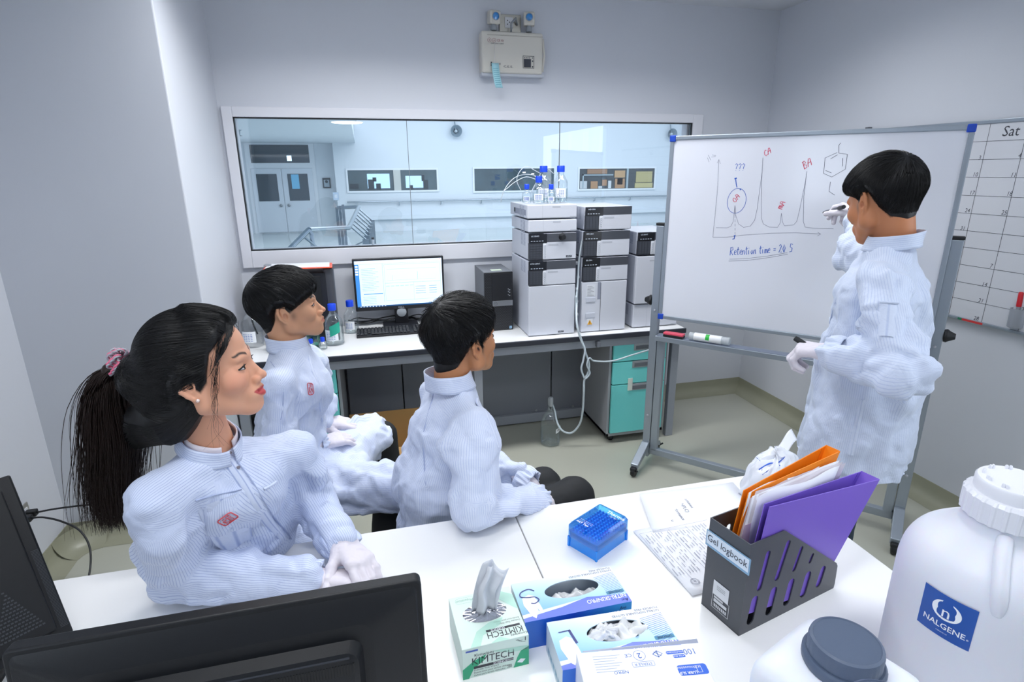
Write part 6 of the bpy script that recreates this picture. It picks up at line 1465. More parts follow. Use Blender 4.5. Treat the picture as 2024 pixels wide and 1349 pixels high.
def skin_tint(P,H,base,lip,hairtab,blush=None,brow='#17110f',stub=None,browz=.026,bt=.0042,mouth=0,browy=(.012,.046)):
    L=H.l(P); n=len(P); c=np.tile(l3(base),(n,1)); x,y,z=L.T; ay=np.abs(y)
    def mixc(col,w): 
        w=np.clip(w,0,1)[:,None]; c[:]=c*(1-w)+l3(col)*w
    c*= (1+.04*vnoise(L*40+5))[:,None]
    if blush: mixc(blush,.5*np.exp(-(((x-.062)/.022)**2+((ay-.042)/.02)**2+((z+.018)/.02)**2)))
    mixc('#b06a55',.25*np.exp(-(((x-.112)/.012)**2+(z+.03)**2/.0001)))
    zc=-.0585 if mouth else -.0598
    zc2=zc+(.10*np.clip(ay-.012,0,1)*2 if mouth else 0); lw=.0275 if mouth else .0245; lipu=np.where(z>zc2,(.0078 if mouth else .0064),.0135 if mouth else .0092)*np.clip(1-(ay/lw)**2,0,1)**.8; wl=np.clip((1.12-np.abs(z-zc2)/(lipu+1e-5))*3.2,0,1)*(x>.078)*(ay<lw)
    mixc(lip,wl*(.9 if mouth else .75))
    bq=np.clip((ay-.012)/.034,0,1); bz=browz-.001+.0075*np.sin(bq*2.35)-.001*bq; bt=bt*(1.15-.55*bq)
    mixc(brow,np.clip(1.3-np.abs(z-bz)/bt,0,1)*(ay>browy[0])*(ay<browy[1])*(x>.055))
    mixc('#4a241b',(np.exp(-(((x-.109)/.005)**2+((ay-.0065)/.0035)**2+((z+.0405)/.0035)**2)))*.9)
    mixc('#8a4a38',.55*np.exp(-((x+.006)**2+(ay-.079)**2+(z+.004)**2)/.00006))
    ph=np.degrees(np.arctan2(ay,x-SK[0][0])); e=z-zline(ph,hairtab)
    sk=(((L-SK[0])/(SK[1]+.03))**2).sum(1)<1
    mixc('#0d0b0c',np.clip(e/.008+.6,0,1)*sk*((ay<.0765)|(z>.034)|(x<-.03)))
    if stub: mixc(stub,.5*1.2*np.exp(-((x-.017)/.010)**2-((z+.010)/.017)**2))
    return c
def eye_parts(H,parent,look=(1,0,0),openz=.0056,lash=True,sides=(1,-1)):
    out=[]
    for y in sides:
        c=np.array([.0735,y*.031,.003]); R=.0155; nu,nv=22,12; P=[];Cc=[]
        lk=np.array(look,float); lk/=np.linalg.norm(lk)
        for i in range(nu):
            for j in range(nv):
                u=-1+2*i/(nu-1); v=-1+2*j/(nv-1); yy=u*.0138; hz=openz*(1-abs(u)**2.2)**.8 if abs(u)<1 else 0; zz=v*hz*(.8 if v<0 else 1)-.0006*u*y*-1
                r2=1-((yy)/R)**2-(zz/R)**2; d=np.array([math.sqrt(max(r2,.05))*R,yy,zz]); d2=d/np.linalg.norm(d)
                P.append(H.w(c+d)); a=math.acos(max(-1,min(1,float(d2@lk))))
                Cc.append([.01,.008,.008] if a<.22 else ([.045,.022,.012] if a<.42 else [.68,.66,.66]))
        Q=np.array([(i*nv+j,(i+1)*nv+j,(i+1)*nv+j+1,i*nv+j+1) for i in range(nu-1) for j in range(nv-1)]); 
        if y<0: pass
        m=bpy.data.materials.get('eye_surface')
        if m is None: m=skinmat('eye_surface'); m.node_tree.nodes['Principled BSDF'].inputs['Roughness'].default_value=.12; m.node_tree.nodes['Principled BSDF'].inputs['Subsurface Weight'].default_value=0
        e=fastmesh('eye',np.array(P),Q,m,parent,cols={'tint':np.array(Cc)}); out.append(e)
        mb=MB()
        for sg,r0,drop in ((1,.0013,1.0),(-1,.0006,.8)):
            pts=[]
            for i in range(11):
                u=-1.04+2.08*i/10; yy=u*.0138; hz=openz*max(0,1-abs(u)**2.2)**.8*sg*drop; r2=1-(yy/R)**2-(hz/R)**2; pts.append(H.w(c+np.array([math.sqrt(r2)*R+.0004,yy,hz])))
            mb.tube(pts,r0*(1.25 if lash and sg>0 else .9),6)
        if lash:
            for i in range(9):
                u=-.8+1.75*i/9*(1 if 1 else 0); yy=u*.0128*(1 if y>0 else 1); hz=openz*max(0,1-abs(u)**2.2)**.8; p=c+np.array([math.sqrt(1-(yy/R)**2-(hz/R)**2)*R,yy,hz]); q=p+np.array([.0048,.002*y*abs(u),.0022]); mb.tube([H.w(p),H.w((p+q)/2+np.array([0,0,-.0004])),H.w(q)],[.0004,.0003,.0001],4)
        mb.obj('eyelashes',M_hair,e,smooth=60)
    return out
def hair_cap(H,name,tab,thick,parent,m,neck,fem=False,nr=.046,step=.0034,extra=None,rim=.03,earc=(.002,.027)):
    """hair volume grown on the head's own surface; thick(L, angle) gives its depth"""
    F=Field(H.o-.17,H.o+.17,step); head_into(F,H,neck,fem,nr,0,-.03)
    X,Y,Z=np.meshgrid(*F.ax,indexing='ij'); L=H.l(np.stack([X.ravel(),Y.ravel(),Z.ravel()],1)); del X,Y,Z
    ph=np.degrees(np.arctan2(np.abs(L[:,1]),L[:,0]-SK[0][0])); e0=L[:,2]-zline(ph,tab); d=F.d.ravel()
    # take the ears out
    ear=np.sqrt(((L[:,0]+.008)/1.0)**2+((np.abs(L[:,1])-.080)*.8)**2+((L[:,2]-earc[0])*.85)**2)-earc[1]
    d=d-thick(L,ph)*H.s*np.clip(e0/rim+.12,0,1)**.6*np.clip(ear/.02+.15,.0,1)
    d=np.where(ear<-.004,np.maximum(d,.004),d)
    e=(zline(ph,tab)-L[:,2])*.75*H.s; k=.005; h=np.clip(.5-.5*(d-e)/k,0,1); d=d*(1-h)+e*h+k*h*(1-h)
    F.d=d.astype(f4).reshape(F.d.shape)
    if extra is not None: extra(F)
    P,Q=F.mesh(); o=fastmesh(name,P,Q,m,parent); return o,bvh(P,Q)
def snap(paths,tree,lift):
    S_,K_,_=paths.shape; out=paths.copy()
    for i in range(S_):
        l_=lift[i]
        for k in range(K_):
            c_,nm,_,ds=tree.find_nearest(paths[i,k]); out[i,k]=np.array(c_)+np.array(nm)*(l_[k] if hasattr(l_,'__len__') else l_)
    return out
def strands(name,paths,rad,m,parent,taper=.2,**kw):
    """paths: (S,K,3) array -> one mesh of thin three-sided strands"""
    S_,K_,_=paths.shape; T=np.gradient(paths,axis=1); T/=np.linalg.norm(T,axis=2,keepdims=True)+1e-9
    a=np.where(np.abs(T[...,2:3])<.9,np.array([0,0,1.]),np.array([1.,0,0])); N=np.cross(T,a); N/=np.linalg.norm(N,axis=2,keepdims=True)+1e-9; B=np.cross(T,N)
    t=np.linspace(0,1,K_)[None,:,None]; rr=np.asarray(rad).reshape(-1,1,1)*(1-(1-taper)*t**2)*np.minimum(1,.5+t*6)
    V=np.stack([paths+rr*(N*math.cos(q)+B*math.sin(q)) for q in (0,2.094,4.189)],2).reshape(-1,3)
    b=(np.arange(S_)[:,None]*K_+np.arange(K_-1)[None])*3; b=b.ravel(); Q=np.concatenate([np.stack([b+i,b+(i+1)%3,b+3+(i+1)%3,b+3+i],1) for i in range(3)])
    return fastmesh(name,V,Q,m,parent,**kw)
def scalp_strands(H,n,tab,th,whorl,flow,steps=10,ds=.09,lift=.003,seed=1,over=.012,maxlen=1.0,clump=0,wave=0,tf=None,rootz=0.0):
    g=np.random.default_rng(seed); c=SK[0]; out=[]
    u=g.normal(size=(n*3,3)); u/=np.linalg.norm(u,axis=1,keepdims=True)
    r=SK[1]+th
    def surf(u,lf):
        t_=0
        p=c+u*(r+lf[:,None])
        if tf is not None:
            ph=np.degrees(np.arctan2(np.abs(p[:,1]),p[:,0]-c[0])); p=c+u*(r+lf[:,None]+tf(p,ph)[:,None])
        return p
    p=surf(u,np.zeros(len(u))); ph=np.degrees(np.arctan2(np.abs(p[:,1]),p[:,0]-c[0])); ok=p[:,2]>zline(ph,tab)+rootz; u=u[ok][:n]; n=len(u)
    W=np.array(whorl,float); W/=np.linalg.norm(W); lf=g.uniform(.2,1,n)*lift; jit=g.normal(size=(n,3))*.12; ln=g.uniform(.55,1,n)*maxlen
    if clump: cid=vnoise(u*clump,seed)[:,None]*np.array([1,-1,.5])*.5; jit=jit*.5+cid
    P=[surf(u,lf)]; cur=u.copy(); dead=np.zeros(n,bool)
    for k in range(steps-1):
        D=flow(cur,W)+jit; D-=cur*(D*cur).sum(1)[:,None]; D/=np.linalg.norm(D,axis=1,keepdims=True)+1e-9
        stp=(ds*ln)[:,None]*np.where(dead,.02,1)[:,None]; nx_=cur+D*stp; nx_/=np.linalg.norm(nx_,axis=1,keepdims=True); cur=nx_
        l2=lf*(1+wave*np.sin(k*1.3+jit[:,0]*9)*1.0); q=surf(cur,l2); ph=np.degrees(np.arctan2(np.abs(q[:,1]),q[:,0]-c[0])); dead|=(q[:,2]<zline(ph,tab)-over); P.append(q)
    P=np.stack(P,1); return H.o+H.s*(P@H.R.T)

# ================= figure builder =================
def facet(Q,seed,sharp=16.):
    """piecewise planar relief: jittered cells, each a tilted plane, joined by narrow creases"""
    Q=Q+.35*np.stack([vnoise(Q*.8,seed+71),vnoise(Q*.8+9,seed+72),vnoise(Q*.8+17,seed+73)],1)
    I=np.floor(Q).astype(np.int64); D=[];V=[]
    for a in (-1,0,1):
        for b in (-1,0,1):
            for c in (-1,0,1):
                J=I+np.array([a,b,c]); x=(J[:,0]*374761393+J[:,1]*668265263+J[:,2]*1274126177+seed*974711)&0xffffffff; r=[]
                for k in range(7): x=((x^(x>>13))*1274126177+k)&0xffffffff; r.append(((x^(x>>16))&0xffff)/65535.)
                C=J+np.stack(r[:3],1); d=Q-C; D.append(np.sqrt((d*d).sum(1))); V.append((d*(np.stack(r[3:6],1)-.5)*2.6).sum(1)+(r[6]-.5)*.7)
    D=np.stack(D);V=np.stack(V); W=np.exp(-sharp*(D-D.min(0))); return (W*V).sum(0)/W.sum(0)
class Cloth:
    """garment: keeps its capsules so that stripes and folds can follow them"""
    def __init__(s,lo,hi,step): s.F=Field(lo,hi,step); s.pr=[]
    def cone(s,a,b,ra,rb,k=.03,side=None,q=1.0,ref=None,fold=1.0,srf=1.0):
        s.F.cone(a,b,ra,rb,k,0,side,q); s.pr.append((np.array(a,float),np.array(b,float),ra,rb,None if side is None else np.array(side,float),q,fold,srf))
    def cut(s,fn): # fn(X,Y,Z)->signed distance of the removed region
        X=s.F.ax[0][:,None,None];Y=s.F.ax[1][None,:,None];Z=s.F.ax[2][None,None,:]; s.F.d=np.maximum(s.F.d,-fn(X,Y,Z).astype(f4))
    def build(s,name,m,parent,amp=.006,freq=9,seed=0,pins=(),str_=.55):
        P,Q=s.F.mesh(); N=vnormals(P,Q); n=len(P); best=np.full(n,9.);u=np.zeros(n);tt=np.zeros(n);fo=np.ones(n);axd=np.zeros((n,3))
        for (a,b,ra,rb,sd,q,fold,srf) in s.pr:
            ab=b-a;L=np.linalg.norm(ab)+1e-9;ax=ab/L;w=P-a;t=np.clip(w@ax,0,L);W=w-t[:,None]*ax
            d=W
            if sd is not None: sn=sd/np.linalg.norm(sd); d=W+(W@sn)[:,None]*(1/q-1)*sn
            dist=np.linalg.norm(d,axis=1)-(ra+(rb-ra)*t/L); ref=np.array([0,0,1.]) if abs(ax[2])<.8 else np.array([1.,0,0])
            e1=np.cross(ax,ref);e1/=np.linalg.norm(e1);e2=np.cross(ax,e1); ang=np.arctan2(d@e2,d@e1); R=(ra+rb)/2*(1+(q-1)*.5)*srf
            dist=dist+.022*(((w@ax)<=0)&(srf>=1)&(fold>1.5)); mk=dist<best; best[mk]=dist[mk];u[mk]=(ang*R)[mk];tt[mk]=t[mk];fo[mk]=fold; axd[mk]=ax
        # folds: flat facets meeting in crisp creases, stretched along each limb and blended between limbs
        h=np.zeros(n); ws=np.zeros(n)
        for k_,(a,b,ra,rb,sd,q,fold,srf) in enumerate(s.pr):
            ab=b-a;L=np.linalg.norm(ab)+1e-9;ax=ab/L;w=P-a;t=np.clip(w@ax,0,L);W=w-t[:,None]*ax
            if sd is not None: sn=sd/np.linalg.norm(sd); W=W+(W@sn)[:,None]*(1/q-1)*sn
            wt=np.exp(-np.clip(np.linalg.norm(W,axis=1)-(ra+(rb-ra)*t/L),0,.2)/.014); m_=wt>.02
            p=P[m_]; al=(p@ax)[:,None]*ax
            g1=al*freq*str_+(p-al)*freq*1.25; hh=facet(g1,seed+k_//3)*1.0+.42*facet((al*1.15+(p-al))*freq*2.1+5,seed+50+k_//3)
            h[m_]+=wt[m_]*hh*amp*fold; ws[m_]+=wt[m_]
        h=h/np.maximum(ws,.02)+amp*.35*vnoise(P*freq*.5,seed+6)
        for (c,rad) in pins: h*=1-np.exp(-((P-np.array(c))**2).sum(1)/rad**2)
        P=P+N*h[:,None]
        o=fastmesh(name,P,Q,m,parent,attrs={'stripe':u}); o['_P']=0; del o['_P']; s.P=P;s.Q=Q
        return o
from mathutils.bvhtree import BVHTree
def bvh(P,Q): return BVHTree.FromPolygons([tuple(p) for p in P],[tuple(q) for q in Q])
def decal(name,tree,pts,w,m,parent,off=.002,thick=.0015,nseg=6,stripe=True,ref=None):
    """strip of cloth laid on a garment along a path of world points"""
    C_=smoothpath(pts,nseg); V=[];K_=5; Nn=[]
    base=[]
    for p in C_:
        q,nm,_,_=tree.find_nearest(p); base.append((q,nm))
    # smooth normals
    for i in range(len(base)):
        t=(base[min(i+1,len(base)-1)][0]-base[max(i-1,0)][0]).normalized(); nm=sum((base[j][1] for j in range(max(0,i-2),min(len(base),i+3))),Vector()).normalized()
        s_=t.cross(nm).normalized()
        for j in range(K_):
            a=(j/(K_-1)-.5)*w; q=base[i][0]+s_*a; q2,n2,_,_=tree.find_nearest(q); q2=q2+nm*(off*(1 if 0<j<K_-1 else -.6)); V.append(q2)
    n=len(base); Q=[(i*K_+j,i*K_+j+1,(i+1)*K_+j+1,(i+1)*K_+j) for i in range(n-1) for j in range(K_-1)]
    P=np.array([tuple(v) for v in V]); u=np.array([ (k%K_)*.003 for k in range(len(V))])
    # relax bumps
    G=P.reshape(n,K_,3)
    for _ in range(3): G[1:-1]=G[1:-1]*.5+.25*(G[:-2]+G[2:])
    o=fastmesh(name,G.reshape(-1,3),np.array(Q),m,parent,attrs={'stripe':u}); return o
def collar(name,c,up,fwd,rx,ry,h,m,parent,gap=.0,flare=.006,th=.003,tilt=0,rows=7,drop=.012):
    """stand-up collar: loop of radius rx (fwd) ry (side) round the neck"""
    up=np.array(up,float);up/=np.linalg.norm(up);fwd=np.array(fwd,float);fwd-=up*(fwd@up);fwd/=np.linalg.norm(fwd);sd=np.cross(up,fwd); V=[];U=[];n=64
    for i in range(n+1):
        a=gap+(2*PI-2*gap)*i/n
        for j in range(rows):
            v=j/(rows-1); r=1+flare/rx*(1-v)*1.6+(.06*v*v); wob=.0018*math.sin(a*5+v*3)
            p=np.array(c)+fwd*math.cos(a)*(rx*r+wob)+sd*math.sin(a)*(ry*r+wob)+up*(v*h-drop*math.cos(a)*.5-tilt*math.cos(a))
            V.append(p);U.append(v*h*1.0)
    Q=[(i*rows+j,(i+1)*rows+j,(i+1)*rows+j+1,i*rows+j+1) for i in range(n) for j in range(rows-1)]
    o=fastmesh(name,np.array(V),np.array(Q),m,parent,attrs={'stripe':np.array(U)}); q=o.modifiers.new('solid','SOLIDIFY'); q.thickness=th; q.offset=0; return o
def cuff(name,a,b,ra,rb,m,parent,seed=0,amp=.05,n=96,rows=14):
    a=np.array(a,float);b=np.array(b,float);ax=b-a;ax/=np.linalg.norm(ax);e1=np.cross(ax,[0,0,1.]);e1/=np.linalg.norm(e1)+1e-9;e2=np.cross(ax,e1);V=[];U=[]
    g=np.random.default_rng(seed); ph=g.uniform(0,6,4)
    for i in range(n):
        t=2*PI*i/n
        for j in range(rows):
            v=j/(rows-1); r=ra+(rb-ra)*v; w=amp*(.3+v)*(math.sin(t*11+ph[0]+2*v)+.7*math.sin(t*19+ph[1]-3*v)+.5*math.sin(t*7+ph[2]+v*5)); w+=.10*math.sin(v*PI)*(.6+.4*math.sin(t*3+ph[3]))
            p=a+(b-a)*v+(e1*math.cos(t)+e2*math.sin(t))*r*(1+w); V.append(p);U.append(t*ra)
    Q=[(i*rows+j,((i+1)%n)*rows+j,((i+1)%n)*rows+j+1,i*rows+j+1) for i in range(n) for j in range(rows-1)]
    o=fastmesh(name,np.array(V),np.array(Q),m,parent,attrs={'stripe':np.array(U)}); q=o.modifiers.new('solid','SOLIDIFY'); q.thickness=.002; return o
def glove(name,wrist,fingers_dir,back_dir,thumb_side,curl,m,parent,step=.0022,s=1.0,thumb=(.75,.72,-.15,.35,.3),spread=1.0,cufflen=.05,arm=None,wr=1.0,sag=0):
    """wrist point, direction of the fingers, direction of the back of the hand, +1/-1 side of the thumb"""
    X=np.array(fingers_dir,float);X/=np.linalg.norm(X);Z=np.array(back_dir,float);Z-=X*(Z@X);Z/=np.linalg.norm(Z);Y=np.cross(Z,X)*thumb_side; o=np.array(wrist,float)
    W=lambda p:o+s*(X*p[0]+Y*p[1]+Z*p[2])
    pts=[]; segs=[]
    ky=[.030,.010,-.010,-.029]; kx=[.088,.092,.087,.078]; Ls=[(.042,.026,.021),(.046,.030,.022),(.042,.027,.022),(.033,.021,.020)]; R0_=[.0098,.0100,.0095,.0088]
    for i in range(4):
        kn=np.array([kx[i],ky[i],0.0]); segs.append(((.012,ky[i]*.55,-.002),kn,.0155,.0125,.014))
        a=0; p=kn; sp=(ky[i]*2.2)*spread*.6
        cu=curl[i] if isinstance(curl[0],(list,tuple)) else curl
        for j in range(3):
            a+=cu[j]; d=np.array([math.cos(a)*math.cos(sp),math.cos(a)*math.sin(sp),-math.sin(a)]); q=p+d*Ls[i][j]; segs.append((p,q,R0_[i]*(1.06-.08*j),R0_[i]*(1.0-.09*j),.004 if j else .006)); p=q
    segs.append(((.01,.010,-.004),(.045,.012,-.010),.018,.017,.014)); segs.append(((.02,.022,-.008),(.04,.028,-.012),.016,.015,.012))
    p=np.array([.030,.030,-.010]); d=np.array(thumb[:3],float); d/=np.linalg.norm(d)
    for j,L_ in enumerate((.040,.032,.026)):
        q=p+d*L_; segs.append((p,q,.0135-.0012*j,.0122-.0016*j,.010 if j==0 else .005)); p=q
        bend=thumb[3] if j==0 else thumb[4]; d=d+bend*np.array([.6,-.5,-.3]); d/=np.linalg.norm(d)
    arm_d=-X if arm is None else (np.array(arm,float)-o)/np.linalg.norm(np.array(arm,float)-o)
    allp=[W(np.array(q[0])) for q in segs]+[W(np.array(q[1])) for q in segs]+[o+arm_d*cufflen]
    lo=np.min(allp,0)-.03;hi=np.max(allp,0)+.03; F=Field(lo,hi,step)
    F.cone(o+arm_d*cufflen,W((.015,0,-.002)),.029*s*wr,.026*s*wr,.012,0,Y,1.15)
    for a,b,ra,rb,k in segs: F.cone(W(np.array(a)),W(np.array(b)),ra*s,rb*s,k)
    P,Q=F.mesh(); N=vnormals(P,Q); w=vnoise(P*90,3)*.0006+(1-2*np.abs(vnoise(P*55+4,5)))*.0007+.0005*vnoise(P*190,9); P=P+N*w[:,None]
    return fastmesh(name,P,Q,m,parent)
def body_mesh(name,H,neck,J,parent,tintargs,fem=False,nr=.052,mouth=0,fstep=.0022,nose=0):
    """one continuous body: head, neck, trunk, arms, hands, legs (thin under the clothes)"""
    allp=np.array([np.array(v) for v in J.values()]+[H.o,neck]); lo=np.minimum(allp.min(0)-.10,H.o-.20);hi=np.maximum(allp.max(0)+.10,H.o+.18); lo[2]=max(lo[2],.005)
    R=.135*H.s; F=Field(lo,hi,.016,(H.o-R-np.array([.01,.01,.03]),H.o+R+np.array([.01,.01,.01])),fstep)
    head_into(F,H,neck,fem,nr,mouth,nose)
    C=lambda a,b,ra,rb,k=.03,side=None,q=1: F.cone(J[a] if isinstance(a,str) else a,J[b] if isinstance(b,str) else b,ra,rb,k,0,side,q)
    nk=np.array(neck); sd=np.array(J['SL'])-np.array(J['SR']); ch=(np.array(J['SL'])+np.array(J['SR']))/2-np.array([0,0,.10]); pv=np.array(J['P'])
    F.cone(nk,ch+np.array([0,0,.03]),.042,.045,.02); mid=np.array(J['M']) if 'M' in J else (ch+pv)/2; C(ch,mid,.050,.055,.03,sd,1.4); C(mid,pv,.055,.065,.03,sd,1.4)
    for q in 'LR':
        F.cone(nk-np.array([0,0,.075]),np.array(J['S'+q])-np.array([0,0,.02]),.026,.028,.015); C('S'+q,'E'+q,.030,.022); C('E'+q,'W'+q,.022,.015)
        hd=np.array(J['W'+q])+(np.array(J['F'+q])-np.array(J['W'+q]))*.4; F.cone(J['W'+q],hd,.013,.009,.01)
        C('H'+q,'K'+q,.055,.042); C('K'+q,'A'+q,.042,.03); C('A'+q,'T'+q,.03,.022)
        C(pv,'H'+q,.08,.06)
    P,Q=F.mesh(); col=skin_tint(P,H,**tintargs)
    return fastmesh(name,P,Q,M_skin,parent,cols={'tint':col})
def legs(name,J,m,parent,rt=.082,rk=.062,ra=.05,step=.011,amp=.004,seed=3,crop=None):
    pts=np.array([J[k] for k in ('P','HL','HR','KL','KR','AL','AR')]); T=Cloth(pts.min(0)-.16,pts.max(0)+.16,step)
    for q in 'LR': T.cone(J['P'],J['H'+q],.092,rt); T.cone(J['H'+q],J['K'+q],rt,rk,.02); T.cone(J['K'+q],J['A'+q],rk,ra,.015)
    return T.build(name,m,parent,amp,9,seed)
def shoes(J,parent):
    for q in 'LR':
        a=np.array(J['A'+q]);t=np.array(J['T'+q]); d=(t-a);d[2]=0;d/=np.linalg.norm(d); b=np.array([a[0],a[1],.045]); e=b+d*.20; e[2]=.035
        F=Field(np.minimum(b,e)-.08,np.maximum(b,e)+.08,.006); s_=np.cross(d,[0,0,1.]); F.cone(b-d*.03,e-d*.05,.036,.036,.02,0,s_,1.1); F.cone(e-d*.05,e,.034,.026,.02,0,s_,1.3); F.cone(b,b+np.array([0,0,.06]),.036,.038,.02)
        X=F.ax[2][None,None,:]; F.d=np.maximum(F.d,(.004-X).astype(f4)); P,Q=F.mesh(); fastmesh('shoe',P,Q,M_shoe,parent)
def stool(loc,h,lab):
    t=thing('stool',(loc[0],loc[1],0),lab,'stool')
    MB().lathe([(0,h-.05),(.16,h-.05),(.175,h-.035),(.175,h-.012),(.16,h),(0,h)],40).obj('seat',mat('stool_vinyl','#23262c',.4),t,smooth=50)
    MB().lathe([(.025,.06),(.025,h-.05)],20).obj('post',M_alu,t,smooth=50)
    for k in range(5):
        a=2*PI*k/5; mb=MB(); mb.tube([(0,0,.085),(.24*math.cos(a),.24*math.sin(a),.06)],.018,8); l=mb.obj('leg',M_black,t,smooth=50)
        MB().lathe([(.018,-.012),(.026,-.01),(.026,.01),(.018,.012)],16,M=Matrix.Translation((.24*math.cos(a),.24*math.sin(a),.027))@Matrix.Rotation(PI/2,4,'X')).obj('caster',M_black,l,smooth=40)
    return t
V3=lambda *p: np.array(p,float)

# ================= people =================
def person(loc,lab):
    return thing('person',loc,lab,'person')
def finish(t):
    L=Vector(t.location)
    for o in COL.objects:
        if o.parent is t: o.matrix_parent_inverse=Matrix.Translation(-L)
def flow_back(target):
    Tg=np.array(target,float);Tg/=np.linalg.norm(Tg)
    return lambda u,W: Tg-u*(u@Tg)[:,None]
def flow_whorl(comb,front=.0,side=0.0):
    def f(u,W):
        D=u-(u@W)[:,None]*W
        D=u*(u@W)[:,None]*0+ (u-W); D/=np.linalg.norm(D,axis=1,keepdims=True)+1e-6
        fr_=np.clip(u[:,0]+.1,0,1)[:,None]
        return D+comb*np.clip(u[:,2:3],0,1)*np.array([1,side,0.])+front*fr_*np.array([0,0,-1.])+np.array([0,0,-.35])
    return f
def logo(tree,c,xd,yd,w,h,parent):
    """small red stitched emblem"""
    q,nm,_,_=tree.find_nearest(c); F=fr(tuple(q+nm*.004),xd,yd)
    def onto(mb_,pts,wd):
        P=[]
        for a,b in pts:
            p=F@Vector((a,b,0)); q2,n2,_,_=tree.find_nearest(p); P.append(q2+n2*.0016)
        mb_.tube(P,wd,5)
    mb=MB(); onto(mb,rrect(-w/2,-h/2,w/2,h/2,h*.15,3)+[(w/2,h/2-h*.15)],.0011); mb.obj('emblem_border',mat('stitch_red','#d8434a',.6),parent,smooth=60)
    mb=MB()
    for pts in ([(-.32,.1),(-.3,-.35)],[(-.3,-.1),(-.1,.1)],[(-.3,-.1),(-.08,-.34)],[(-.02,-.35),(.0,.05),(.12,-.2),(.22,.06),(.24,-.35)],[(-.3,.12),(.3,.14)],[(.0,.14),(.0,.42)],[(.1,.3),(.3,.3)],[(.2,.2),(.2,.4)],[(-.28,.3),(-.12,.3)],[(-.2,-.42),(.15,-.42)]): onto(mb,[(a*w,b*h) for a,b in pts],.0007)
    mb.obj('emblem_lettering',mat('stitch_red','#d8434a',.6),parent,smooth=60)
HS={}
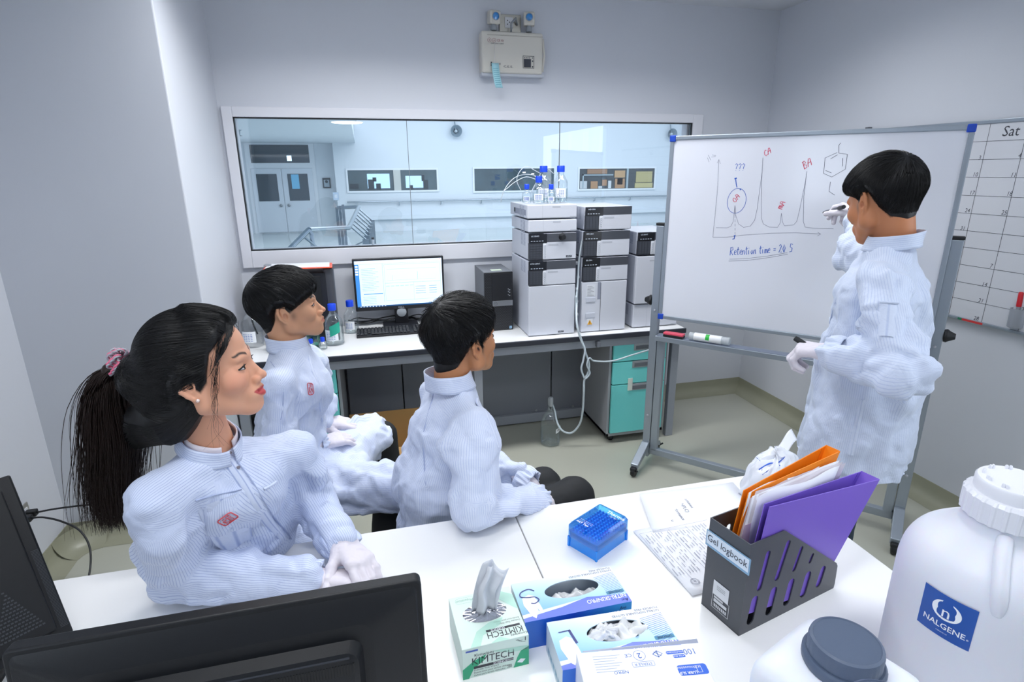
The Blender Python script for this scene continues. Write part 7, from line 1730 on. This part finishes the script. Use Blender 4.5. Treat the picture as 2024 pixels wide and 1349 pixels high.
# ---------------------------------------------------------------- woman
def woman():
    H=Frame((-.347,1.243,1.300),(.985,-.05),pitch=.13,roll=0.0,sc=1.0); N=V3(-.368,1.262,1.132)
    t=person((-.45,1.62,0),'woman with long dark ponytail and pink hair tie seated at the desk')
    J=dict(SR=V3(-.448,1.150,1.078),SL=V3(-.215,1.365,1.050),ER=V3(-.475,1.245,.835),EL=V3(-.20,1.44,.87),WR=V3(-.185,1.180,.796),WL=V3(-.118,1.275,.812),FR=V3(-.03,1.17,.775),FL=V3(-.06,1.15,.79),P=V3(-.42,1.60,.58),M=V3(-.38,1.44,.85),HL=V3(-.36,1.65,.56),HR=V3(-.47,1.56,.56),KL=V3(-.05,1.45,.56),KR=V3(-.22,1.26,.55),AL=V3(-.05,1.50,.10),AR=V3(-.2,1.32,.10),TL=V3(.02,1.42,.03),TR=V3(-.13,1.25,.03))
    tab=[.086,.078,.052,-.004,-.020,.002,-.010,-.055,-.082,-.082]
    tint=dict(base='#d9a184',lip='#b83a45',hairtab=tab,blush='#d97a68',brow='#201513',browz=.0275,bt=.0034,mouth=1)
    b=body_mesh('body',H,N,J,t,tint,fem=True,nr=.043,mouth=1,fstep=.0018,nose=-.001)
    mb=MB(); mb.tube([H.w(p) for p in ((.078,-.024,-.0545),(.088,-.014,-.0580),(.0925,0,-.0592),(.088,.014,-.0580),(.078,.024,-.0545))],.0035,8,flat=1.0); mb.obj('teeth',mat('teeth','#e9e4df',.25),b,smooth=180)
    for e in eye_parts(H,b,look=(1,.1,.05),openz=.0042): pass
    # hair: close cap, gathered mass, strands, ponytail
    tie=V3(*(-0.5145,1.3177,1.3102))
    tl=H.l(tie[None])[0]
    thick=lambda L,ph: .007+.006*np.clip((ph-80)/50,0,1)+.013*np.clip((70-ph)/30,0,1)*np.clip(L[:,2]*20-.6,0,1)
    def ext(F):
        F.cone(H.w((-.055,0,.0)),H.w((-.115,0,.01)),.072,.045,.03); F.cone(H.w((-.11,0,.01)),tie,.042,.014,.03)
        for y in (-1,1): F.cone(H.w((-.030,y*.050,-.050)),H.w((-.080,y*.022,-.085)),.028,.046,.03)
        F.cone(H.w((-.075,-.02,-.06)),V3(*(-0.5278,1.3116,1.1588)),.05,.045,.03)
    hair,tree=hair_cap(H,'hair',tab,thick,t,M_hair,N,True,.043,extra=ext,earc=(-.014,.021))
    g=np.random.default_rng(4); n=4200; K_=18; paths=[]
    ub=np.array([-.93,0,.10]);ub/=np.linalg.norm(ub)
    uu=g.normal(size=(n*3,3));uu/=np.linalg.norm(uu,axis=1,keepdims=True); pp=SK[0]+uu*(SK[1]+.012); ph=np.degrees(np.arctan2(np.abs(pp[:,1]),pp[:,0]-SK[0][0])); ok=(pp[:,2]>zline(ph,tab)+.002); uu=uu[ok][:n]
    for i in range(len(uu)):
        u0=uu[i]; om=math.acos(max(-1,min(1,float(u0@ub)))); pts=[]; lf=g.uniform(.0,.0016)
        for kk in range(K_):
            s_=kk/(K_-1); s2=.85*s_**1.05; w_=(math.sin((1-s2)*om)*u0+math.sin(s2*om)*ub)/max(math.sin(om),1e-3); w_/=np.linalg.norm(w_)
            sp=SK[0]+w_*(SK[1]+.016); sp[2]-=.016*math.sin(PI*s_)*max(0,1-w_[2]*1.2)*(u0[2]<.45)
            bl=max(0,(s_-.5)/.5); bl=bl*bl*(3-2*bl); q=H.w(sp)*(1-bl)+(tie+ (H.R@np.array([.006,w_[1]*.012,w_[2]*.014])))*bl
            pts.append(q)
        paths.append(pts)
    paths=snap(np.array(paths),tree,g.uniform(.0006,.0024,len(paths)))
    fastm=strands('hair_strands',np.array(paths),g.uniform(.00035,.0006,len(paths)),M_hair,hair,taper=.8)
    out=[]; g3=np.random.default_rng(33); e3=V3(*(-0.5626,1.3106,1.1272))
    for i in range(900):
        a=g3.uniform(0,1); b_=g3.uniform(0,1); pts=[H.w((.012-.03*b_,-.066,-.020-.055*a)),H.w((-.035,-.078,-.050-.075*a)),H.w((-.085,-.075,-.070-.10*a)),e3+V3(0,-.05,.06-.16*a)+g3.normal(0,.008,3)]
        q=np.array([tuple(p) for p in smoothpath([tuple(p) for p in pts],6)]); tt=np.linspace(0,len(q)-1,14); out.append(np.stack([np.interp(tt,np.arange(len(q)),q[:,c]) for c in range(3)],1))
    strands('nape_strands',snap(np.array(out),tree,g3.uniform(.0005,.003,len(out))),g3.uniform(.0004,.0006,len(out)),M_hair,hair,taper=.6)
    # ponytail
    def pony(n,r0,seed,rad,loose=1.0,m=M_hairb):
        g=np.random.default_rng(seed); out=[]
        ctr=[V3(*(-0.5145,1.3177,1.3102)),V3(*(-0.5429,1.3146,1.2946)),V3(*(-0.5593,1.3108,1.2343)),V3(*(-0.5649,1.3084,1.1529)),V3(*(-0.5822,1.3083,1.0692)),V3(*(-0.5921,1.2999,0.9994)),V3(*(-0.5933,1.2890,0.9286))]
        wd=[.014,.028,.042,.050,.042,.030,.018]
        for i in range(n):
            a=g.uniform(0,2*PI); rr=math.sqrt(g.uniform(.0,1))*loose; ln=g.uniform(.72,1.0); w1=g.normal(0,.004);w2=g.uniform(0,6); pts=[]
            for k in range(7):
                off=np.array([math.cos(a)*1.0,math.sin(a)*.8,math.sin(a+1)*.15])*wd[k]*rr*(1.0+.25*math.sin(w2+k*.6))
                pts.append(ctr[k]+off+np.array([w1*k,0,0]))
            sp=smoothpath([tuple(p) for p in pts],3); q=np.array([tuple(p) for p in sp]); tt=np.linspace(0,ln,19)*(len(q)-1); idx=np.arange(len(q)); out.append(np.stack([np.interp(tt,idx,q[:,c]) for c in range(3)],1))
        return np.array(out),ctr,wd
    pt,ctr,wd=pony(2800,1,8,.0007)
    F=Field(np.min(ctr,0)-.06,np.max(ctr,0)+.06,.005)
    for k in range(5): F.cone(ctr[k],ctr[k+1],wd[k]*.66,wd[k+1]*(.58 if k<4 else .2),.012)
    Pp,Qp=F.mesh(); Np=vnormals(Pp,Qp); Pp=Pp+Np*(.003*vnoise(Pp*np.array([60,60,9]),2))[:,None]; pony_=fastmesh('ponytail',Pp,Qp,M_hairb,t)
    strands('ponytail_strands',pt,rng.uniform(.0006,.0011,len(pt)),M_hairb,pony_,taper=.25)
    pt,_,_=pony(70,1,18,.0007,loose=1.55); strands('flyaway_strands',pt,np.full(len(pt),.00045),M_hairb,pony_,taper=.3)
    # loose locks in front of the ear and round the forehead
    out=[]; g=np.random.default_rng(21)
    for i in range(30):
        y=-1 if i%4 else 1; j=g.normal(0,.0055,3); f_=g.uniform(.5,1)
        pts=[(.070+j[0],y*.040,.086),(.062+j[1],y*.060,.060),(.047+j[0],y*.0705,.02),(.036+j[2],y*.0735,-.02),(.026+j[1],y*.073,-.055),(.012+j[2]*2,y*.070,-.10),(.012+j[0]*4,y*.066,-.145)]
        k=int(3+f_*4.9*(.6 if i>20 else 1)); pts=pts[:max(4,k)]; q=np.array([tuple(p) for p in smoothpath(pts,4)]); tt=np.linspace(0,len(q)-1,24); out.append(H.o+np.stack([np.interp(tt,np.arange(len(q)),q[:,c]) for c in range(3)],1)@H.R.T)
    for i in range(90):
        y=-1; j=g.normal(0,.004,3); pts=[(.050+j[0],y*.01,.128),(.078+j[1],y*.022,.112),(.086+j[0],y*.040,.088),(.070+j[2],y*.058,.060),(.048,y*.071,.028),(.030,y*.077,.008),(.005,y*.083,.0)]
        q=np.array([tuple(p) for p in smoothpath(pts,4)]); tt=np.linspace(0,len(q)-1,24); out.append(H.o+np.stack([np.interp(tt,np.arange(len(q)),q[:,c]) for c in range(3)],1)@H.R.T)
    strands('loose_strands',np.array(out),np.full(len(out),.00042),M_hair,hair,taper=.3)
    # hair tie
    mb=MB(); dirv=Vector(tuple(H.R@np.array([-1,0,.15]))).normalized(); Fm=fr(tuple(tie+H.R@np.array([-.010,-.006,.002])),dirv.orthogonal(),dirv.cross(dirv.orthogonal()))
    mb2=MB(); tk=Vector(tuple(tie+H.R@np.array([-.004,0,-.002])))
    for r_,mm,ph0 in ((.0265,mb,0),(.0265,mb2,1.1)):
        for layer in range(3):
            pts=[]
            for i in range(60):
                a=2*PI*i/60; rr_=r_+.005*math.sin(9*a+ph0+layer*2); pts.append(Fm@Vector((rr_*math.cos(a),rr_*math.sin(a)*1.15,(layer-1)*.006+.005*math.cos(9*a+ph0+layer*2))))
            mm.tube(pts,.0026,7,closed=True,cap=False)
    tie_o=mb.obj('hair_tie',mat('tie_pink','#e0718f',.6),t,smooth=180); mb2.obj('hair_tie_grey_cord',mat('tie_grey','#a9a9b4',.6),tie_o,smooth=180)
    # earring
    e=Vector(tuple(H.w((.001,-.0785,-.0335)))); MB().lathe([(0,-.004),(.003,-.0028),(.0042,0),(.003,.0028),(0,.004)],14,M=Matrix.Translation(e)).obj('earring',mat('pearl','#e8cfc8',.15,metal=.2,coat=1),t,smooth=180)
    # coat
    T=Cloth((-.70,1.02,.50),(.02,1.86,1.24),.0055)
    ch=(J['SR']+J['SL'])/2; fdir=V3(.70,-.71,0); sd=J['SL']-J['SR']
    T.cone(N-V3(0,0,.052),ch+V3(0,.02,-.05),.052,.088,.03,sd,1.1,fold=.3); T.cone(ch+V3(-.01,.03,-.06),V3(-.36,1.375,.86),.092,.104,.04,sd,1.30,fold=1.0); T.cone(V3(-.36,1.375,.86),V3(-.42,1.58,.62),.104,.13,.05,sd,1.3)
    for q in 'RL':
        T.cone(N+V3(0,0,-.055),J['S'+q]+V3(0,0,-.014),.046,.054,.035,fold=.5)
        s,e_,w_=J['S'+q],J['E'+q],J['W'+q]
        T.cone(s+(e_-s)*.10,e_,.045,.056,.025,fold=1.2); T.cone(e_,w_+(e_-w_)*.06,.062,.052 if q=='R' else .044,.022,fold=1.0)
    T.cone(J['SR']+V3(-.0,0,-.09),J['ER']+V3(-.005,.01,.02),.060,.070,.03,fold=1.35)
    T.cone(J['P'],V3(-.20,1.52,.60),.12,.095,.04)
    T.cut(lambda X,Y,Z: np.maximum(Z-.756,Y-1.39)+0*X)  # sleeves flatten on the desk top
    coat=T.build('coat',M_coat,t,.020,10,1,pins=[(tuple(N),.05)])
    tr=bvh(T.P,T.Q)
    collar('coat_collar',N+V3(.004,-.004,-.012),(.10,-.10,1),(.80,-.60,0),.056,.056,.036,M_coat,t,gap=.10,tilt=.012,drop=.016)
    collar('shirt_collar',N+V3(.003,-.003,-.008),(.10,-.10,1),(.80,-.60,0),.049,.049,.040,mat('shirt_pale_pink','#e3dbe2',.7),t,gap=.30,tilt=.010,drop=.018)
    decal('placket',tr,[(-0.3242,1.2224,1.1004),(-0.3013,1.2111,1.0590),(-0.2781,1.2068,0.9951),(-0.2684,1.2752,0.8905),(-0.2581,1.3223,0.8131)],.028,M_coat,t,off=.0035)
    decal('placket_seam',tr,[(-0.3155,1.2316,1.1029),(-0.2883,1.2177,1.0583),(-0.2650,1.2152,0.9929),(-0.2576,1.3018,0.8764),(-0.2501,1.3734,0.7847)],.003,mat('seam_blue','#a9b5d6',.6),t,off=.005)
    decal('pocket_hem',tr,[(-0.2619,1.2149,1.0257),(-0.2408,1.2503,1.0211)],.008,M_coat,t,off=.003)
    decal('pocket',tr,[(-0.3427,1.1735,1.0387),(-0.3406,1.2351,0.8767)],.085,M_coat,t,off=.0018)
    decal('pocket_seam',tr,[(-0.3790,1.1507,1.0561),(-0.3434,1.1754,1.0497),(-0.3014,1.1984,1.0416)],.003,mat('seam_blue','#a9b5d6',.6),t,off=.0035)
    logo(tr,Vector((-0.3315,1.1759,0.9885)),Vector((-0.3153,1.1776,0.9996))-Vector((-0.3473,1.1734,0.9780)),Vector((-0.3337,1.1715,1.0091))-Vector((-0.3329,1.1935,0.9595)),.033,.027,t)
    mb=MB()
    for q in ((-0.3239,1.2310,1.1142),(-0.3082,1.2216,1.0827)): q=V3(*q); c_,nm,_,_=tr.find_nearest(tuple(q)); mb.lathe([(0,0),(.0035,.0005),(.0035,.003),(0,.004)],14,M=fr(tuple(c_+nm*.004),nm.orthogonal(),nm.cross(nm.orthogonal())))
    mb.obj('snap_button',mat('snap_dark','#6c6873',.4),t,smooth=50,kind='stuff')
    # cuffs and gloves
    for q,amp in (('R',.09),('L',.08)):
        s,e_,w_=J['S'+q],J['E'+q],J['W'+q]; ax=(w_-e_)/np.linalg.norm(w_-e_); cuff('cuff',w_-ax*.034,w_+ax*.022,.045,.040,M_coat,t,seed=ord(q),amp=amp)
    glove('glove',J['WR']+V3(.004,0,0),(.985,-.12,-.06),(.0,.25,.95),1,(.35,.45,.35),M_glove,t,thumb=(.80,.55,-.25,.25,.2),cufflen=.04,arm=J['ER'])
    glove('glove',J['WL']+V3(.004,-.008,.012),(.50,-.85,-.12),(.30,.05,.95),-1,((.42,.55,.4),(.45,.6,.4),(.42,.6,.4),(.25,.5,.6)),M_glove,t,thumb=(.80,.80,-.35,.15,.10),cufflen=.04,arm=J['EL'])
    legs('trousers',J,M_dark,t,.075,.058,.045); shoes(J,t); finish(t)
    stool((-.44,1.62),.44,'round black stool under the woman')
woman()

# ---------------------------------------------------------------- seated men
def man(t,H,N,J,tab,thick,tint,seed,whorl,comb,front,lift=.004,clump=0,wave=0,n=2600,nose=.0,side=0.,rad=(.0005,.0009),over=.012,maxstep=.10,nr=.047):
    b=body_mesh('body',H,N,J,t,tint,nose=nose,nr=nr); eye_parts(H,b,look=(1,.05,.05),openz=.0040,lash=False)
    hair,tree=hair_cap(H,'hair',tab,thick,t,M_hair,N,False,nr)
    st=scalp_strands(H,n,tab,np.array((.015,.012,.015)),whorl,flow_whorl(comb,front,side),steps=9,ds=maxstep,lift=.001,seed=seed,over=over,clump=clump,rootz=-.010)
    g=np.random.default_rng(seed+1); l0=g.uniform(0,1,len(st)); cl=(.5+.5*vnoise(st[:,0]*70,seed)); kk=np.linspace(0,1,st.shape[1])[None]
    lf=.0006+lift*(l0*.5+cl*.8)[:,None]*(kk**1.2)*(1+wave*np.sin(kk*7+cl[:,None]*6))
    up=np.clip((st[:,0,2]-H.o[2])*14,.15,1)[:,None]; st2=snap(st,tree,lf*up)
    strands('hair_strands',st2,g.uniform(rad[0],rad[1],len(st)),M_hair,hair,taper=.15)
    return b
def seated_left():
    H=Frame((-.283,2.072,1.236),(.995,.08),pitch=.17,sc=1.03); N=V3(-.290,2.055,1.130)
    t=person((-.36,2.02,0),'seated man with thick straight black fringe, in profile, in striped white coat')
    J=dict(SR=V3(-.325,1.880,1.045),SL=V3(-.245,2.200,1.03),ER=V3(-.34,1.87,.77),EL=V3(-.23,2.33,.80),WR=V3(-.235,2.09,.705),WL=V3(-.245,2.27,.715),FR=V3(-.14,2.16,.68),FL=V3(-.13,2.30,.69),P=V3(-.38,2.04,.56),HL=V3(-.34,2.12,.56),HR=V3(-.34,1.95,.56),KL=V3(.00,2.34,.585),KR=V3(.02,1.90,.585),AL=V3(.03,2.33,.10),AR=V3(-.03,1.86,.10),TL=V3(.16,2.37,.03),TR=V3(.11,1.84,.03))
    tab=[.042,.036,.022,.010,.002,.024,.030,-.005,-.050,-.066]
    man(t,H,N,J,tab,lambda L,ph: .007+.015*np.clip((L[:,2]+.035)/.06,0,1)+.006*np.clip((60-ph)/40,0,1),dict(base='#cf9a78',lip='#b5685a',hairtab=tab,stub='#4a3a33',brow='#1a1412'),31,(-.55,0,.85),1.2,.25,lift=.004,n=3600,over=.010)
    T=Cloth((-.66,1.62,.40),(.16,2.56,1.16),.0085); sd=J['SL']-J['SR']; ch=(J['SR']+J['SL'])/2
    T.cone(N-V3(0,0,.050),ch-V3(.0,0,.07),.058,.105,.035,sd,1.2,fold=.3); T.cone(ch-V3(0,0,.08),J['P']+V3(.03,0,.06),.108,.125,.05,sd,1.35)
    for q in 'RL':
        T.cone(N-V3(0,0,.055),J['S'+q]-V3(0,0,.015),.050,.046,.04,fold=.5); T.cone(J['S'+q]+(J['E'+q]-J['S'+q])*.10,J['E'+q],.049,.060,.045,fold=1.35); T.cone(J['E'+q],J['W'+q]+(J['E'+q]-J['W'+q])*.1,.060,.042,.03,fold=1.8)
        T.cone(J['P']+V3(.05,0,.02),J['K'+q]+(J['H'+q]-J['K'+q])*.08+V3(0,0,.012),.115,.086,.04,fold=1.2)
    T.cone(V3(-.30,1.93,.60),V3(.03,1.86,.60),.09,.082,.04,fold=1.4); T.cone(V3(-.3,2.02,.57),V3(-.1,2.10,.57),.08,.07,.05)
    # hem cut: the cloth ends over the knees
    T.cut(lambda X,Y,Z: .045-X+.9*(.54-Z)*0+np.where(Y>2.12,.0,0)+0*Z)
    T.cut(lambda X,Y,Z: (Z-(.560-np.clip(.05-X,0,.3)*.8))*.8+0*Y)
    T.build('coat',M_coat2,t,.021,9,11,pins=[(tuple(N),.05)]); tr=bvh(T.P,T.Q)
    collar('coat_collar',N-V3(.004,0,.030),(-.10,0,1),(1,.0,0),.062,.064,.048,M_coat2,t,gap=.08,tilt=.004,drop=.016)
    decal('placket',tr,[(-0.2225,2.0160,1.0782),(-0.2077,1.9690,1.0255),(-0.1960,1.9589,0.9339),(-0.2038,2.0640,0.8113)],.02,M_coat2,t,off=.003)
    logo(tr,Vector((-0.2210,1.9237,0.9916)),Vector((-0.2151,1.9285,0.9892))-Vector((-0.2303,1.9170,0.9914)),(0,0,1),.022,.045,t)
    decal('shoulder_seam',tr,[(-0.3402,1.9519,1.0894),(-0.3021,1.8440,1.0702),(-0.2973,1.8339,0.9953),(-0.3100,1.8161,0.9337)],.003,mat('seam_blue','#a9b5d6',.6),t,off=.002)
    for q in 'RL': ax=(J['W'+q]-J['E'+q])/np.linalg.norm(J['W'+q]-J['E'+q]); cuff('cuff',J['W'+q]-ax*.035,J['W'+q]+ax*.012,.042,.040,M_coat2,t,seed=3,amp=.06)
    glove('glove',J['WL'],(.97,.10,-.18),(.1,-.1,1),-1,(.18,.22,.15),M_glove,t,step=.003,s=1.06,thumb=(.9,.6,-.2,.2,.2),cufflen=.04,arm=J['EL'],spread=1.4)
    glove('glove',J['WR'],(.80,.55,-.15),(.1,-.1,1),1,(.25,.3,.2),M_glove,t,step=.003,s=1.06,thumb=(.9,.5,-.2,.2,.2),cufflen=.04,arm=J['ER'])
    legs('trousers',J,M_dark,t,.080,.066,.060,seed=4); shoes(J,t); finish(t); stool((-.37,2.03),.42,'round black stool under the seated man with the fringe')
def seated_centre():
    H=Frame((.262,1.645,1.196),(.88,.47),pitch=.10,sc=1.02); N=V3(.225,1.622,1.105)
    t=person((.15,1.64,0),'seated man with tousled black hair seen from behind at the desk')
    J=dict(SR=V3(.255,1.465,1.020),SL=V3(.180,1.765,1.005),ER=V3(.235,1.350,.820),EL=V3(.20,1.90,.79),WR=V3(.440,1.450,.735),WL=V3(.46,1.62,.70),FR=V3(.49,1.52,.66),FL=V3(.53,1.58,.64),P=V3(.15,1.62,.55),HL=V3(.18,1.73,.55),HR=V3(.18,1.55,.55),KL=V3(.57,1.80,.56),KR=V3(.65,1.68,.575),AL=V3(.62,1.86,.10),AR=V3(.66,1.68,.10),TL=V3(.77,1.90,.03),TR=V3(.81,1.72,.03))
    tab=[.070,.060,.040,.022,-.026,.004,.030,-.018,-.050,-.062]
    man(t,H,N,J,tab,lambda L,ph: .005+.014*np.clip((L[:,2]+.03)/.08,0,1)+.006*np.clip(L[:,2]*12-.5,0,1),dict(base='#b97f58',lip='#a55f50',hairtab=tab,stub='#3a2a22',brow='#1a1412'),57,(-.45,.05,.9),.9,-.1,lift=.013,clump=7,wave=.35,n=3600,over=.010,rad=(.0005,.001),side=-.3)
    T=Cloth((-.12,1.24,.42),(.66,2.10,1.12),.0075); sd=J['SL']-J['SR']; ch=(J['SR']+J['SL'])/2
    T.cone(N-V3(0,0,.050),ch-V3(.0,0,.07),.058,.105,.035,sd,1.2,fold=.3); T.cone(ch-V3(0.01,0,.08),V3(.150,1.615,.76),.100,.106,.05,sd,1.32); T.cone(V3(.150,1.615,.76),J['P'],.108,.122,.05,sd,1.35)
    for q in 'RL':
        T.cone(N-V3(0,0,.055),J['S'+q]-V3(0,0,.015),.050,.046,.04,fold=.5); T.cone(J['S'+q]+(J['E'+q]-J['S'+q])*.10,J['E'+q],.049,.062,.045,fold=1.35); T.cone(J['E'+q],J['W'+q]+(J['E'+q]-J['W'+q])*.1,.062,.046,.03,fold=1.5)
        T.cone(J['P']+V3(.05,0,.02),J['K'+q]+(J['H'+q]-J['K'+q])*.30,.115,.092,.04,fold=1.2)
    T.cone((.25,1.43,.95),(.235,1.37,.84),.062,.068,.03,fold=1.35)
    T.cut(lambda X,Y,Z: np.maximum(Z-.757,Y-1.405)+0*X); T.cut(lambda X,Y,Z: .50-X+0*Y+0*Z); T.cut(lambda X,Y,Z: Z-.475+0*X+0*Y)
    T.build('coat',M_coat2,t,.021,9,23,pins=[(tuple(N),.05)]); tr=bvh(T.P,T.Q)
    collar('coat_collar',N-V3(.010,.008,.034),(-.16,-.06,1),(.88,.47,0),.064,.066,.052,M_coat2,t,gap=.08,tilt=.004,drop=.016)
    decal('placket',tr,[(0.2892,1.5739,1.0356),(0.2916,1.4649,1.0451),(0.3008,1.4163,1.0067),(0.3099,1.3892,0.9646)],.016,M_coat2,t,off=.003)
    decal('shoulder_seam',tr,[(0.1637,1.6090,1.0647),(0.1323,1.5619,0.9931),(0.1171,1.5359,0.8924),(0.1136,1.4790,0.8245)],.003,mat('seam_blue','#a9b5d6',.6),t,off=.002)
    for q in 'RL': ax=(J['W'+q]-J['E'+q])/np.linalg.norm(J['W'+q]-J['E'+q]); cuff('cuff',J['W'+q]-ax*.035,J['W'+q]+ax*.018,.046,.046,M_coat2,t,seed=5,amp=.06)
    glove('glove',J['WR'],(.5,.6,-.6),(.5,-.3,.8),1,(.5,.5,.3),M_glove,t,step=.003,s=1.06,thumb=(.9,.5,-.2,.2,.2),cufflen=.03,arm=J['ER'])
    glove('glove',J['WL'],(.65,-.3,-.6),(.5,.1,.8),-1,(.3,.4,.3),M_glove,t,step=.003,s=1.06,thumb=(.9,.5,-.2,.2,.2),cufflen=.03,arm=J['EL'])
    legs('trousers',J,M_dark,t,.084,.070,.060,seed=6); shoes(J,t); finish(t); stool((.14,1.64),.42,'round black stool under the seated man with tousled hair')
def standing():
    H=Frame((1.553,1.468,1.592),(.03,1.0),pitch=-.30,sc=1.04); N=V3(1.570,1.425,1.492)
    t=person((1.58,1.42,0),'standing man in a pale striped coat writing on the whiteboard, seen from behind')
    J=dict(SL=V3(1.425,1.295,1.375),SR=V3(1.700,1.560,1.395),EL=V3(*(1.3905,1.1675,1.1797)),WL=V3(*(1.3282,1.3312,1.1704)),FL=V3(*(1.2852,1.4043,1.1629)),ER=V3(1.80,1.80,1.39),WR=V3(*(1.9470,1.9286,1.5160)),FR=V3(*(2.0008,2.1442,1.5603)),P=V3(1.575,1.43,.93),HL=V3(1.51,1.37,.90),HR=V3(1.64,1.49,.90),KL=V3(1.49,1.39,.48),KR=V3(1.63,1.51,.48),AL=V3(1.50,1.36,.09),AR=V3(1.63,1.49,.09),TL=V3(1.40,1.46,.03),TR=V3(1.53,1.60,.03))
    tab=[.048,.044,.036,.026,.004,.018,.030,-.018,-.052,-.066]
    man(t,H,N,J,tab,lambda L,ph: .005+.014*np.clip((L[:,2]+.045)/.07,0,1),dict(base='#c07f58',lip='#a55f50',hairtab=tab,stub='#3a2a22',brow='#1a1412'),77,(-.82,.12,.62),.5,.2,lift=.004,n=3800,over=.012)
    T=Cloth((1.15,1.02,.62),(2.10,2.06,1.54),.0085); sd=J['SL']-J['SR']; ch=(J['SR']+J['SL'])/2
    T.cone(N-V3(0,0,.050),ch-V3(.0,0,.07),.060,.115,.035,sd,1.15,fold=.3); T.cone(ch-V3(0,0,.08),J['P']+V3(0,0,.12),.122,.145,.05,sd,1.28,fold=1.0); T.cone(J['P']+V3(0,0,.12),J['P']+V3(-.01,0,-.20),.150,.172,.05,sd,1.18,fold=.55)
    for q in 'RL':
        T.cone(N-V3(0,0,.055),J['S'+q]-V3(0,0,.015),.052,.050,.04,fold=.5); T.cone(J['S'+q],J['E'+q],.054 if q=='L' else .052,.068 if q=='L' else .058,.045,fold=1.35); T.cone(J['E'+q],J['W'+q]+(J['E'+q]-J['W'+q])*.06,.070 if q=='L' else .056,.050,.03,fold=1.5)
    T.cut(lambda X,Y,Z: Z-(.735+.05*(X-1.55))+0*X+0*Y)
    T.build('coat',M_coat3,t,.026,8.5,41,pins=[(tuple(N),.05)]); tr=bvh(T.P,T.Q)
    collar('coat_collar',N-V3(.004,.004,.032),(.02,-.14,1),(-.5,.86,0),.066,.070,.046,M_coat3,t,gap=.08,tilt=.012,drop=.018)
    for q in 'RL': ax=(J['W'+q]-J['E'+q])/np.linalg.norm(J['W'+q]-J['E'+q]); cuff('cuff',J['W'+q]-ax*.03,J['W'+q]+ax*.018,.050,.046,M_coat3,t,seed=7,amp=.05)
    decal('sleeve_pocket',tr,[(1.3616,1.2118,1.3418),(1.3360,1.1786,1.2630)],.050,M_coat3,t,off=.0035)
    decal('pocket_hem',tr,[(1.3440,1.2264,1.3453),(1.3836,1.2060,1.3445)],.010,M_coat3,t,off=.006)
    decal('front_hem_band',tr,[(1.4290,1.3002,1.0207),(1.4368,1.3108,0.9135),(1.4273,1.3037,0.8307)],.018,M_coat3,t,off=.003)
    decal('front_seam',tr,[(1.5056,1.4166,1.4788),(1.6808,1.6463,1.4101),(1.4424,1.4601,1.3496),(1.4714,1.5143,1.2017)],.003,mat('seam_blue','#a9b5d6',.6),t,off=.002)
    g1=glove('glove',J['WL'],J['FL']-J['WL'],(.2,-.5,.85),-1,(.9,1.1,.7),M_glove,t,step=.0028,s=1.08,thumb=(.8,.5,-.3,.5,.4),cufflen=.04,arm=J['EL'])
    g2=glove('glove',J['WR'],J['FR']-J['WR'],(.25,-.35,.9),1,((.45,.85,.6),(.6,1.1,.6),(.9,1.2,.8),(1.,1.2,.8)),M_glove,t,step=.0028,s=1.08,thumb=(.9,.45,-.45,.2,.2),cufflen=.04,arm=J['ER'])
    legs('trousers',J,M_jean,t,.085,.066,.060,seed=8); shoes(J,t); finish(t)
    # pens
    tip=Vector((1.9921,2.1879,1.5034)); end=Vector((1.8782,1.9552,1.5458)); d=(end-tip).normalized(); Mx=fr(tuple(tip),d.orthogonal(),d.cross(d.orthogonal()))
    p=thing('marker_pen',tuple(tip),'black marker pen held against the whiteboard by the standing man','pen'); Mx=Matrix.Translation(-tip)@Mx
    L_=(end-tip).length
    MB().lathe([(.0012,.0),(.002,.006),(.0055,.018),(.006,.024)],14,M=Mx).obj('nib',M_black,p,smooth=40); MB().lathe([(.006,.024),(.007,.03),(.007,L_*.72),(.0065,L_*.76)],16,M=Mx).obj('barrel',mat('pen_grey','#4a4d58',.35),p,smooth=40); MB().lathe([(.0065,L_*.76),(.008,L_*.80),(.008,L_),(.0,L_+.002)],16,M=Mx).obj('end_plug',M_black,p,smooth=40)
    a=Vector((1.2791,1.4458,1.1874)); b=Vector((1.3002,1.4190,1.1703)); d=(b-a).normalized(); p=thing('marker_pen',tuple(a),'black capped marker held in the lowered left hand of the standing man','pen'); Mx=Matrix.Translation(-a)@fr(tuple(a),d.orthogonal(),d.cross(d.orthogonal()))
    MB().lathe([(0,0),(.0075,.001),(.0085,.006),(.0085,.04),(.0075,.042)],16,M=Mx).obj('cap',M_black,p,smooth=40); MB().lathe([(.007,.042),(.007,.11),(.005,.115)],16,M=Mx).obj('barrel',mat('pen_grey','#4a4d58',.35),p,smooth=40)
seated_left(); seated_centre(); standing()
